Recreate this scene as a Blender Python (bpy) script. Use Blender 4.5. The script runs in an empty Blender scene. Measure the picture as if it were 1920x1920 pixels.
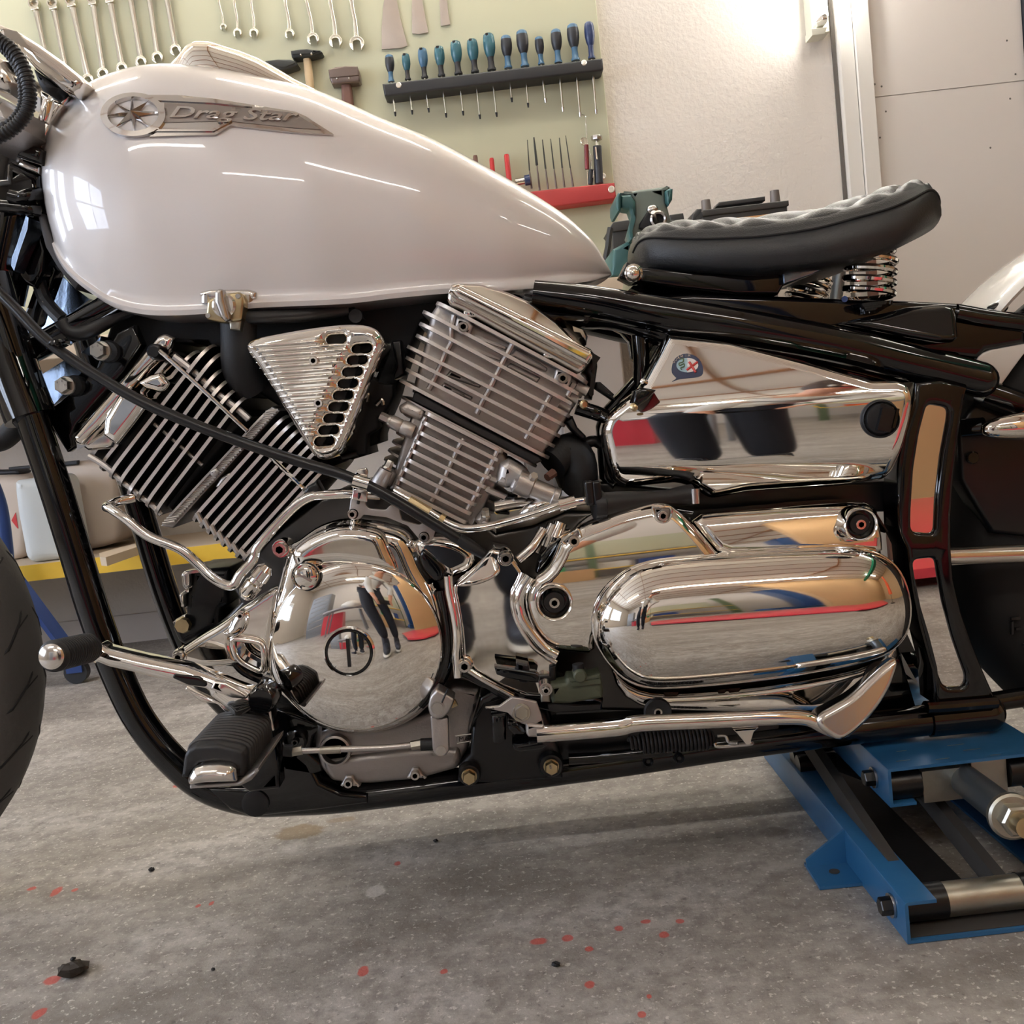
import bpy, math, random
import numpy as np
from mathutils import Vector, Matrix
from mathutils.geometry import delaunay_2d_cdt
from mathutils.bvhtree import BVHTree
random.seed(7)
SC = bpy.context.scene
COL = SC.collection
PI = math.pi
# ---------------------------------------------------------------- camera
F, H = 1925.0, 0.57
PITCH, ROLL = math.radians(5.64), math.radians(6.45)
CAM = Vector((0, 0, H))
_fw = Vector((0, math.cos(PITCH), -math.sin(PITCH)))
_R, _U = Vector((1, 0, 0)), Vector((0, math.sin(PITCH), math.cos(PITCH)))
RGT = _R * math.cos(ROLL) - _U * math.sin(ROLL)
UPV = _U * math.cos(ROLL) + _R * math.sin(ROLL)
cd = bpy.data.cameras.new('camera'); cam = bpy.data.objects.new('camera', cd); COL.objects.link(cam)
cd.sensor_width = 36; cd.lens = F * 36 / 1920; cd.clip_start = .01; cd.clip_end = 60
cam.matrix_world = Matrix(((RGT.x, UPV.x, -_fw.x, 0), (RGT.y, UPV.y, -_fw.y, 0), (RGT.z, UPV.z, -_fw.z, H), (0, 0, 0, 1)))
SC.camera = cam

def ray(px, py):
    return _fw + RGT * ((px - 960) / F) + UPV * ((960 - py) / F)
def P(px, py, Y):
    d = ray(px, py); return CAM + d * (Y / d.y)
def PZ(px, py, z=0.0):
    d = ray(px, py); return CAM + d * ((z - H) / d.z)
def M(n, Y):                      # n photo pixels in metres at depth Y
    return n * Y / F
CR = {'C1': (0, 0, 1/3), 'C2': (640, 0, 1/3), 'C3': (1280, 0, 1/3), 'C4': (0, 560, .29167), 'C5': (440, 520, .23958),
      'C6': (720, 500, .26042), 'C7': (1080, 540, .29167), 'C8': (1400, 500, .27083), 'D1': (0, 960, .27083),
      'D2': (400, 900, .26042), 'D3': (780, 880, .26042), 'D4': (1100, 900, 1/3), 'D5': (320, 1240, .20833),
      'D6': (660, 1180, .26042), 'D7': (1380, 1280, .28125), 'E1': (0, 0, .125), 'E2': (0, 200, .125),
      'E3': (0, 400, .15625), 'E4': (0, 640, .15625), 'E5': (1000, 500, .15625), 'E6': (1740, 480, .09375),
      'E7': (1700, 640, .11458), 'E8': (1700, 860, .28125)}
def c(k, *pts):
    ox, oy, s = CR[k]; return [(ox + x * s, oy + y * s) for x, y in pts]
def c1(k, x, y):
    return c(k, (x, y))[0]

def cr(pts, n=4, closed=True):    # Catmull-Rom through the points
    pts = [Vector(p) for p in pts]; N = len(pts); out = []
    for i in range(N if closed else N - 1):
        if closed: a, b, d, e = pts[i-1], pts[i], pts[(i+1) % N], pts[(i+2) % N]
        else: a, b, d, e = pts[max(i-1, 0)], pts[i], pts[i+1], pts[min(i+2, N-1)]
        for k in range(n):
            t = k / n
            out.append(.5 * ((2*b) + (d-a)*t + (2*a-5*b+4*d-e)*t*t + (3*b-a-3*d+e)*t*t*t))
    if not closed: out.append(pts[-1])
    return out
def ch(pts, n=2, k=.25):          # corner cutting, closed
    pts = [Vector(p) for p in pts]
    for _ in range(n):
        o = []
        for i in range(len(pts)):
            a, b = pts[i], pts[(i+1) % len(pts)]
            o += [a.lerp(b, k), a.lerp(b, 1-k)]
        pts = o
    return pts
def rounded(pts, r, n=5):         # round every corner by distance r
    pts = [Vector(p) for p in pts]; N = len(pts); o = []
    for i in range(N):
        p, a, b = pts[i], pts[i-1], pts[(i+1) % N]
        ra = min(r, (a-p).length * .49); rb = min(r, (b-p).length * .49)
        q, s = p + (a-p).normalized() * ra, p + (b-p).normalized() * rb
        for k in range(n + 1):
            t = k / n; o.append(q * (1-t)**2 + p * 2*t*(1-t) + s * t*t)
    return o
def inset(poly, d):               # move a 2D outline inwards
    N = len(poly); A = sum(poly[i-1].x * poly[i].y - poly[i].x * poly[i-1].y for i in range(N))
    sg = 1 if A > 0 else -1; o = []
    for i in range(N):
        a, p, b = poly[i-1], poly[i], poly[(i+1) % N]
        e1 = (p-a); e2 = (b-p)
        if e1.length < 1e-9 or e2.length < 1e-9: o.append(p.copy()); continue
        e1.normalize(); e2.normalize()
        n1 = Vector((-e1.y, e1.x)) * sg; n2 = Vector((-e2.y, e2.x)) * sg
        n = n1 + n2
        if n.length < .2: o.append(p + n1 * d); continue
        n.normalize(); o.append(p + n * (d / max(n.dot(n1), .45)))
    return o
def xz(pts, Y):                   # outline in pixels -> outline in (x, z) at depth Y
    return [Vector((q.x, q.z)) for q in (P(p[0], p[1], Y) for p in pts)]
def resamp(pts, st):               # even spacing along a closed outline
    o = []
    for i in range(len(pts)):
        a, b = pts[i], pts[(i+1) % len(pts)]; L = (b-a).length
        k = max(1, int(round(L/st)))
        if L < 1e-7: continue
        o += [a.lerp(b, j/k) for j in range(k)]
    q = [o[0]]
    for p in o[1:]:
        if (p-q[-1]).length > st*.45: q.append(p)
    return q
def inside(pt, poly):
    x, y = pt; r = False; j = len(poly) - 1
    for i in range(len(poly)):
        a, b = poly[i], poly[j]
        if (a[1] > y) != (b[1] > y) and x < (b[0]-a[0]) * (y-a[1]) / (b[1]-a[1]) + a[0]: r = not r
        j = i
    return r
def tri(outer, holes=(), extra=()):
    vs, es = [], []
    for lp in [outer, *holes]:
        b = len(vs); vs += [Vector((p[0], p[1])) for p in lp]
        es += [(b+i, b+(i+1) % len(lp)) for i in range(len(lp))]
    vs += [Vector((p[0], p[1])) for p in extra]
    r = delaunay_2d_cdt(vs, es, [], 0, 1e-7)
    fs = []
    for f in r[2]:
        m = sum((r[0][i] for i in f), Vector((0, 0))) / len(f)
        if inside(m, outer) and not any(inside(m, h) for h in holes): fs.append(tuple(f))
    return r[0], fs

class MB:                         # collects faces, then becomes ONE mesh object
    def __init__(s): s.v = []; s.f = []; s.m = []; s.cur = 0; s.nrm = {}
    def add(s, vs, fs):
        b = len(s.v); s.v += [tuple(v) for v in vs]; s.f += [tuple(b+i for i in f) for f in fs]; s.m += [s.cur] * len(fs); return s
    def mi(s, i): s.cur = i; return s
    def box(s, lo, hi, rot=None, bev=0.0):
        x0, y0, z0 = lo; x1, y1, z1 = hi
        if bev > 0:
            poly = rounded([(x0, z0), (x1, z0), (x1, z1), (x0, z1)], bev, 3)
            return s.prism(poly, y0, y1, bev)
        vs = [Vector(p) for p in ((x0,y0,z0),(x1,y0,z0),(x1,y1,z0),(x0,y1,z0),(x0,y0,z1),(x1,y0,z1),(x1,y1,z1),(x0,y1,z1))]
        if rot is not None:
            ce = sum(vs, Vector()) / 8; vs = [ce + rot @ (v-ce) for v in vs]
        return s.add(vs, [(0,3,2,1),(4,5,6,7),(0,1,5,4),(1,2,6,5),(2,3,7,6),(3,0,4,7)])
    def prism(s, poly, Yf, Yb, bev=0.0, holes=(), back=True):   # outline in (x,z), from depth Yf (front) to Yb
        loops = [[Vector(p) for p in poly]] + [[Vector(p) for p in h] for h in holes]
        fr = []
        for k, lp in enumerate(loops):
            rings = []
            if bev > 0:
                sgn = 1 if k == 0 else -1
                for a in (0, 35, 65, 90):
                    a = math.radians(a)
                    rings.append((inset(lp, sgn * bev * (1-math.cos(a))), Yf + bev * (1-math.sin(a))))
            else: rings = [(lp, Yf)]
            rings.insert(0, (lp, Yb)); n = len(lp); b = len(s.v)
            for r, y in rings: s.v += [(p.x, y, p.y) for p in r]
            for i in range(len(rings)-1):
                for j in range(n):
                    q = (b+i*n+j, b+i*n+(j+1) % n, b+(i+1)*n+(j+1) % n, b+(i+1)*n+j)
                    s.f.append(q); s.m.append(s.cur)
            fr.append(rings[-1][0])
        v, f = tri(fr[0], fr[1:]); s.add([(p.x, Yf, p.y) for p in v], f)
        if back:
            v, f = tri(loops[0], loops[1:]); s.add([(p.x, Yb, p.y) for p in v], [t[::-1] for t in f])
        return s
    def pprism(s, pts, Yf, Yb, bev=0.0, holes=(), back=True):
        return s.prism(xz(pts, Yf), Yf, Yb, bev, [xz(h, Yf) for h in holes], back)
    def tube(s, pts, r, n=14, caps=True, closed=False):
        pts = [Vector(p) for p in pts]; N = len(pts)
        rs = r if isinstance(r, (list, tuple)) else [r] * N
        b = len(s.v); T = []
        for i in range(N):
            a, e = (pts[i-1], pts[(i+1) % N]) if closed else (pts[max(i-1, 0)], pts[min(i+1, N-1)])
            T.append((e-a).normalized())
        up = Vector((0, 0, 1)) if abs(T[0].z) < .9 else Vector((0, 1, 0))
        nrm = T[0].cross(up).normalized()
        for i in range(N):
            nrm = (nrm - T[i] * nrm.dot(T[i])).normalized(); bi = T[i].cross(nrm)
            for k in range(n):
                a = 2*PI*k/n; s.v.append(tuple(pts[i] + (nrm*math.cos(a) + bi*math.sin(a)) * rs[i]))
        for i in range(N if closed else N-1):
            i2 = (i+1) % N
            for k in range(n):
                s.f.append((b+i*n+k, b+i*n+(k+1) % n, b+i2*n+(k+1) % n, b+i2*n+k)); s.m.append(s.cur)
        if caps and not closed:
            s.f.append(tuple(b+k for k in range(n))[::-1]); s.f.append(tuple(b+(N-1)*n+k for k in range(n))); s.m += [s.cur]*2
        return s
    def ptube(s, pts, r, n=14, sm=5, caps=True):    # pts: (px, py, depth)
        q = [P(*p) for p in pts]
        if sm: q = cr(q, sm, False)
        return s.tube(q, r, n, caps)
    def lathe(s, o, ax, prof, n=40, a0=0.0):         # prof: (radius, height along ax)
        o = Vector(o); ax = Vector(ax).normalized()
        u = ax.cross(Vector((0, 0, 1)) if abs(ax.z) < .9 else Vector((1, 0, 0))).normalized(); w = ax.cross(u)
        b = len(s.v)
        for r, h in prof:
            for k in range(n):
                a = a0 + 2*PI*k/n; s.v.append(tuple(o + ax*h + (u*math.cos(a) + w*math.sin(a)) * max(r, 1e-6)))
        for i in range(len(prof)-1):
            for k in range(n):
                s.f.append((b+i*n+k, b+i*n+(k+1) % n, b+(i+1)*n+(k+1) % n, b+(i+1)*n+k)); s.m.append(s.cur)
        if prof[-1][0] > 1e-5: s.f.append(tuple(b+(len(prof)-1)*n+k for k in range(n))); s.m.append(s.cur)
        if prof[0][0] > 1e-5: s.f.append(tuple(b+k for k in range(n))[::-1]); s.m.append(s.cur)
        return s
    def ball(s, o, r, sc=(1, 1, 1), n=20, m=12):
        o = Vector(o); b = len(s.v)
        for i in range(m+1):
            t = PI*i/m
            for k in range(n):
                a = 2*PI*k/n; s.v.append((o.x + r*sc[0]*math.sin(t)*math.cos(a), o.y + r*sc[1]*math.sin(t)*math.sin(a), o.z + r*sc[2]*math.cos(t)))
        for i in range(m):
            for k in range(n):
                s.f.append((b+i*n+k, b+(i+1)*n+k, b+(i+1)*n+(k+1) % n, b+i*n+(k+1) % n)); s.m.append(s.cur)
        return s
    def loft(s, rings, caps=True, closed=True):
        n = len(rings[0]); b = len(s.v)
        for r in rings: s.v += [tuple(p) for p in r]
        for i in range(len(rings)-1):
            for k in range(n if closed else n-1):
                s.f.append((b+i*n+k, b+i*n+(k+1) % n, b+(i+1)*n+(k+1) % n, b+(i+1)*n+k)); s.m.append(s.cur)
        if caps:
            s.f.append(tuple(b+k for k in range(n))[::-1]); s.f.append(tuple(b+(len(rings)-1)*n+k for k in range(n))); s.m += [s.cur]*2
        return s
    def hexb(s, o, ax, R, h, wash=1.25):             # hexagon bolt head with washer face
        if wash: s.lathe(o, ax, [(R*wash, 0), (R*wash, h*.18), (R*wash*.95, h*.24)], 24)
        s.lathe(o, ax, [(R, h*.2), (R, h*.86), (R*.88, h)], 6, .4)
        return s
    def sock(s, o, ax, R, h):                        # socket head bolt
        s.lathe(o, ax, [(R, 0), (R, h*.85), (R*.9, h), (R*.58, h)], 22)
        s.lathe(o, ax, [(R*.58, h), (R*.52, h*.5), (0, h*.45)], 6, .3); return s
    def pillow(s, poly, Yf, Yb, r=.01, sp=.005, fn=None, smooth=0, skirt=True, rq=1.0, holes=()):
        # cover over an outline in (x,z): rolled edge of radius r, extra relief fn(x,z) added to the depth
        poly = resamp([Vector(p) for p in poly], max(.0018, min(sp*.6, r*.5 if r > 0 else sp*.6)))
        holes = [resamp([Vector(p) for p in h], max(.0012, min(sp*.6, .003))) for h in holes]
        A = np.array([(p.x, p.y) for p in poly]); B = np.roll(A, -1, 0)
        loops = [poly] + [[Vector(p) for p in h] for h in holes]
        if holes:
            A = np.array([(p.x, p.y) for lp in loops for p in lp]); B = np.array([(lp[(i+1) % len(lp)].x, lp[(i+1) % len(lp)].y) for lp in loops for i in range(len(lp))])
        def dist(Q, full=False):
            AB = B-A; L = (AB**2).sum(1)+1e-12
            t = np.clip(((Q[:, None, :]-A[None])*AB[None]).sum(2)/L, 0, 1)
            Z = (A[None]+t[..., None]*AB[None])-Q[:, None, :]; d2 = (Z**2).sum(2)
            if not full: return np.sqrt(d2.min(1))
            i = d2.argmin(1); z = Z[np.arange(len(Q)), i]; d = np.sqrt(d2.min(1))
            return d, -z/np.maximum(d, 1e-9)[:, None]
        x0, y0 = A.min(0); x1, y1 = A.max(0)
        g = []
        row = 0
        yy = y0
        while yy < y1:
            xx = x0 + (sp/2 if row % 2 else 0)
            while xx < x1: g.append((xx, yy)); xx += sp
            yy += sp*.87; row += 1
        G = np.array(g); D = dist(G); keep = []
        for i, p in enumerate(G):
            if D[i] > max(r*1.03, sp*.5) and inside(p, poly) and not any(inside(p, h) for h in loops[1:]): keep.append(p)
        if r > 0:
            for th in (14, 26, 38, 50, 62, 75, 90):
                dd = r*(1-math.cos(math.radians(th))); R = []
                for lp, sg in [(loops[0], 1)] + [(h, -1) for h in loops[1:]]:
                    R += [(p.x, p.y) for p in inset(lp, sg*dd)]
                R = np.array(R); DR = dist(R)
                keep += [R[i] for i in range(len(R)) if DR[i] > dd*.96 and inside(R[i], poly) and not any(inside(R[i], h) for h in loops[1:])]
        v, f = tri(poly, loops[1:], keep)
        V = np.array([(p.x, p.y) for p in v]); d, gd = dist(V, True)
        t_ = np.clip(d/r, 0, 1) if r > 0 else np.ones(len(V)); q_ = np.sqrt(np.clip(1-(1-t_)**2, 0, 1))
        y = Yf + (r*rq*(1-q_) if r > 0 else 0)
        if fn is not None: y = y + np.array([fn(a, b_) for a, b_ in V])
        if not smooth:
            slope = -rq*(1-t_)/np.maximum(q_, .03) if r > 0 else np.zeros(len(V))
            o = 0; k_ = d < 1e-6
            for lp, sg in [(loops[0], 1)] + [(h, -1) for h in loops[1:]]:
                for i, p in enumerate(inset(lp, sg*1e-4)):
                    gd[o+i] = (p.x-lp[i].x, p.y-lp[i].y); gd[o+i] /= max(np.linalg.norm(gd[o+i]), 1e-9)
                o += len(lp)
            gx, gz = slope*gd[:, 0], slope*gd[:, 1]
            if fn is not None:
                e = 2e-4
                gx = gx + np.array([(fn(a+e, c_)-fn(a-e, c_))/(2*e) for a, c_ in V]); gz = gz + np.array([(fn(a, c_+e)-fn(a, c_-e))/(2*e) for a, c_ in V])
            nn = np.stack([gx, -np.ones(len(V)), gz], 1); nn /= np.linalg.norm(nn, axis=1)[:, None]
        if smooth:
            nb = [set() for _ in V]
            for t in f:
                for i in range(3): nb[t[i]].update((t[i-1], t[i-2]))
            fix = d < 1e-6
            I = np.concatenate([[i]*len(q) for i, q in enumerate(nb)]).astype(int); J = np.concatenate([list(q) for q in nb]).astype(int)
            cnt = np.maximum(np.bincount(I, minlength=len(V)), 1)
            for _ in range(smooth):
                m = np.bincount(I, weights=y[J], minlength=len(V))/cnt
                y = np.where(fix, y, y*.4+m*.6)
        b = len(s.v)
        if not smooth:
            for i in range(len(V)): s.nrm[b+i] = nn[i]
        s.v += [(V[i][0], y[i], V[i][1]) for i in range(len(V))]; s.f += [tuple(b+k for k in t) for t in f]; s.m += [s.cur]*len(f)
        if skirt:
            o = 0
            for lp in loops:
                n = len(lp); bb = len(s.v)
                s.v += [(p.x, max(Yb, y[o+i]+.0005) if o+i < len(y) else Yb, p.y) for i, p in enumerate(lp)]
                if not smooth:
                    for i in range(n): s.nrm[bb+i] = np.array((-gd[o+i][0], 0, -gd[o+i][1]))
                for i in range(n): s.f.append((b+o+i, b+o+(i+1) % n, bb+(i+1) % n, bb+i)); s.m.append(s.cur)
                o += n
        return s
    def dome(s, ol, c0, c1, Ye, h, p=2.3, q=.6, n=30):   # smooth bulge over an outline, rings shrinking to a spine c0-c1
        c0, c1 = Vector(c0), Vector(c1); ax = c1-c0; rings = []
        for i in range(n+1):
            k = math.cos(PI/2*i/n); k = max(k, .002); R = []
            for P_ in ol:
                t = max(0, min(1, (P_-c0).dot(ax)/ax.length_squared)); t = t*t*(3-2*t)*.5 + t*.5; cc = c0+ax*t; z = cc+(P_-cc)*k
                R.append(Vector((z.x, Ye-h*(1-k**p)**q, z.y)))
            rings.append(R)
        return s.loft(rings)
    def obj(s, name, mats, parent=None, ang=35, flat=False):
        me = bpy.data.meshes.new(name); me.from_pydata(s.v, [], s.f)
        if not isinstance(mats, (list, tuple)): mats = [mats]
        for m in mats: me.materials.append(MT[m] if isinstance(m, str) else m)
        me.polygons.foreach_set('material_index', s.m)
        if s.nrm:                       # exact normals of the relief
            fl = []
            for f in s.f:
                p0, p1, p2 = (Vector(s.v[i]) for i in f[:3]); g = (p1-p0).cross(p2-p0); w = sum((Vector(s.nrm[i]) for i in f if i in s.nrm), Vector())
                fl.append(tuple(f[::-1]) if g.dot(w) < 0 else f)
            me.clear_geometry(); me.from_pydata(s.v, [], fl); me.polygons.foreach_set('material_index', s.m)
            me.polygons.foreach_set('use_smooth', [True]*len(me.polygons)); me.update()
            vn = [tuple(s.nrm[i]) if i in s.nrm else tuple(me.vertices[i].normal) for i in range(len(me.vertices))]
            me.normals_split_custom_set_from_vertices(vn)
            o = bpy.data.objects.new(name, me); COL.objects.link(o)
            if parent is not None: par(o, parent)
            return o
        import bmesh
        bm = bmesh.new(); bm.from_mesh(me)
        bmesh.ops.remove_doubles(bm, verts=bm.verts, dist=2e-6)
        bmesh.ops.recalc_face_normals(bm, faces=bm.faces); bm.to_mesh(me); bm.free()
        if not flat:
            me.polygons.foreach_set('use_smooth', [True]*len(me.polygons))
            me.set_sharp_from_angle(angle=math.radians(ang))
        me.update()
        o = bpy.data.objects.new(name, me); COL.objects.link(o)
        if parent is not None: par(o, parent)
        return o
def par(o, p):
    o.parent = p
    o.matrix_parent_inverse = Matrix.Translation(-Vector(p.location)) if p.parent is None else Matrix()
def thing(name, label, cat, loc=(0, 0, 0), group=None):
    o = bpy.data.objects.new(name, None); COL.objects.link(o); o.location = loc; o.empty_display_size = .02
    return tag(o, label, cat, group)
def tag(o, label, cat, group=None, kind=None):
    o['label'] = label; o['category'] = cat
    if group: o['group'] = group
    if kind: o['kind'] = kind
    return o
def struct(o, label=None):
    o['kind'] = 'structure'
    if label: o['label'] = label
    return o
def dup(root, off, label=None):
    r = root.copy(); COL.objects.link(r); r.location = Vector(root.location) + Vector(off)
    if label: r['label'] = label
    for chd in list(root.children):
        k = chd.copy(); COL.objects.link(k); k.parent = r
        for g in list(chd.children):
            d = g.copy(); COL.objects.link(d); d.parent = k
    return r
def text2d(s, size=1.0, shear=0.0, bold=0.0, space=1.0):
    cu = bpy.data.curves.new('lettering', 'FONT'); cu.body = s; cu.size = size; cu.shear = shear; cu.offset = bold; cu.space_character = space
    cu.resolution_u = 3
    o = bpy.data.objects.new('lettering', cu); COL.objects.link(o)
    bpy.context.view_layer.update()
    me = o.evaluated_get(bpy.context.evaluated_depsgraph_get()).to_mesh()
    vs = [(v.co.x, v.co.y) for v in me.vertices]; fs = [tuple(p.vertices) for p in me.polygons]
    bpy.data.objects.remove(o); bpy.data.curves.remove(cu)
    return vs, fs
def solid_text(mb, s, size, fn, depth, **k):        # fn(x, y, h) -> world point
    vs, fs = text2d(s, size, **k); n = len(vs)
    from collections import Counter
    cnt = Counter(); 
    for f in fs:
        for i in range(len(f)): cnt[tuple(sorted((f[i-1], f[i])))] += 1
    W = [fn(x, y, depth) for x, y in vs] + [fn(x, y, 0) for x, y in vs]
    F2 = list(fs)
    for f in fs:
        for i in range(len(f)):
            e = (f[i-1], f[i])
            if cnt[tuple(sorted(e))] == 1: F2.append((e[0], e[1], e[1]+n, e[0]+n))
    mb.add(W, F2)
    return mb

# ---------------------------------------------------------------- materials
MT = {}
def srgb(h):
    return tuple(((v/255)/12.92 if v/255 <= .04045 else ((v/255+.055)/1.055)**2.4) for v in h)
def mat(name, col, rough=.5, metal=0.0, coat=0.0, bump=0.0, bscale=60, var=0.0, vscale=8, emit=None, es=0, trans=0.0, spec=None):
    m = bpy.data.materials.new(name); m.use_nodes = True; nt = m.node_tree; b = nt.nodes['Principled BSDF']
    rgb = srgb(col); b.inputs['Base Color'].default_value = (*rgb, 1)
    b.inputs['Roughness'].default_value = rough; b.inputs['Metallic'].default_value = metal
    b.inputs['Coat Weight'].default_value = coat; b.inputs['Coat Roughness'].default_value = .03
    if spec is not None: b.inputs['Specular IOR Level'].default_value = spec
    if trans: b.inputs['Transmission Weight'].default_value = trans
    if emit: b.inputs['Emission Color'].default_value = (*srgb(emit), 1); b.inputs['Emission Strength'].default_value = es
    if bump or var:
        tc = nt.nodes.new('ShaderNodeTexCoord')
    if bump:
        n = nt.nodes.new('ShaderNodeTexNoise'); n.inputs['Scale'].default_value = bscale; n.inputs['Detail'].default_value = 3
        bp = nt.nodes.new('ShaderNodeBump'); bp.inputs['Strength'].default_value = bump; bp.inputs['Distance'].default_value = .002
        nt.links.new(tc.outputs['Object'], n.inputs['Vector']); nt.links.new(n.outputs['Fac'], bp.inputs['Height']); nt.links.new(bp.outputs['Normal'], b.inputs['Normal'])
    if var:
        n = nt.nodes.new('ShaderNodeTexNoise'); n.inputs['Scale'].default_value = vscale; n.inputs['Detail'].default_value = 5
        mx = nt.nodes.new('ShaderNodeMix'); mx.data_type = 'RGBA'
        mx.inputs[6].default_value = (*[v*(1-var) for v in rgb], 1); mx.inputs[7].default_value = (*[min(1, v*(1+var)) for v in rgb], 1)
        nt.links.new(tc.outputs['Object'], n.inputs['Vector']); nt.links.new(n.outputs['Fac'], mx.inputs[0]); nt.links.new(mx.outputs[2], b.inputs['Base Color'])
    MT[name] = m; return m
mat('chrome', (238, 234, 228), .035, 1)
mat('chrome_dull', (225, 220, 214), .16, 1, bump=.03, bscale=90)
mat('cast_alu', (198, 193, 189), .42, .8, bump=.12, bscale=420, var=.08, vscale=30)
mat('fin_edge', (226, 219, 213), .36, .8, bump=.05, bscale=300)
mat('grey_alu', (186, 181, 177), .42, 1, bump=.1, bscale=500)
mat('case_grey', (156, 151, 148), .4, .85, bump=.15, bscale=420, var=.12, vscale=14)
mat('dark_alu', (52, 50, 50), .5, .6, bump=.1, bscale=400)
mat('black_gloss', (7, 7, 9), .07, 0, coat=.35, spec=.45)
mat('black_satin', (16, 16, 18), .28)
mat('black_matt', (20, 20, 22), .6, bump=.1, bscale=300)
mat('rib_rubber_lit', (58, 56, 55), .5)  # rubber lightened so the peg ribs look lit from above
mat('rubber', (31, 30, 31), .5, bump=.1, bscale=200)
mat('grey_rubber', (74, 72, 74), .6)
mat('white_paint', (230, 224, 220), .28, 0, coat=.8)
mat('white_fender', (222, 219, 212), .2, 0, coat=.8)
mat('badge_grey', (150, 141, 136), .45, .7)
mat('badge_chrome', (212, 207, 203), .1, 1)
mat('leather', (33, 35, 37), .42, bump=.25, bscale=700, spec=.6)
mat('thread', (13, 13, 14), .8)
mat('steel', (196, 192, 188), .25, 1)
mat('zinc_gold', (196, 178, 140), .3, 1)
mat('bolt_silver', (206, 202, 194), .32, 1, bump=.2, bscale=160)
mat('mirror_plate', (236, 233, 230), .015, 1)
mat('blue_sheen_metal', (132, 146, 164), .26, 1, bump=.25, bscale=90)  # blue window sheen of the black gusset plates, put into the colour
mat('olive', (72, 76, 58), .55, bump=.1, bscale=300)
mat('tire', (78, 75, 73), .75, bump=.25, bscale=180, var=.2, vscale=12)
mat('tire_dark', (22, 21, 22), .8)
mat('orange_lens', (226, 88, 34), .15, 0, coat=.5)
mat('jack_blue', (44, 98, 142), .35, 0, coat=.2, bump=.15, bscale=40, var=.16, vscale=9)
mat('dirty_steel', (176, 172, 160), .38, 1, bump=.25, bscale=90, var=.2, vscale=30)
mat('dark_brown', (60, 56, 52), .8, var=.25, vscale=20)
mat('grey_tube', (112, 118, 122), .35, .8)
# ---------------------------------------------------------------- the room
WY = 3.10
def wall_mat(name, col, bump=.6, bscale=60, dist=.004):
    m = mat(name, col, .75, bump=bump, bscale=bscale, var=.05, vscale=1.5)
    for n in m.node_tree.nodes:
        if n.type == 'BUMP': n.inputs['Distance'].default_value = dist
    return m
wall_mat('plaster', (222, 214, 204), .45, 95, .004)
wall_mat('smooth_wall', (214, 206, 198), .08, 20)
wall_mat('skirt', (205, 196, 188), .05, 20)
mat('tan_wall', (200, 162, 116), .6, var=.05, vscale=2)
mat('ceil_panel', (232, 222, 206), .7, var=.04, vscale=2)
mat('batten', (150, 100, 58), .6, var=.15, vscale=5)
mat('green_beam', (26, 120, 84), .4)
mat('trim_white', (226, 221, 212), .5)
mat('dark_door', (34, 36, 44), .4)
mat('post_shade', (98, 92, 86), .7)
mat('white_plastic', (226, 224, 206), .4)

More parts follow.
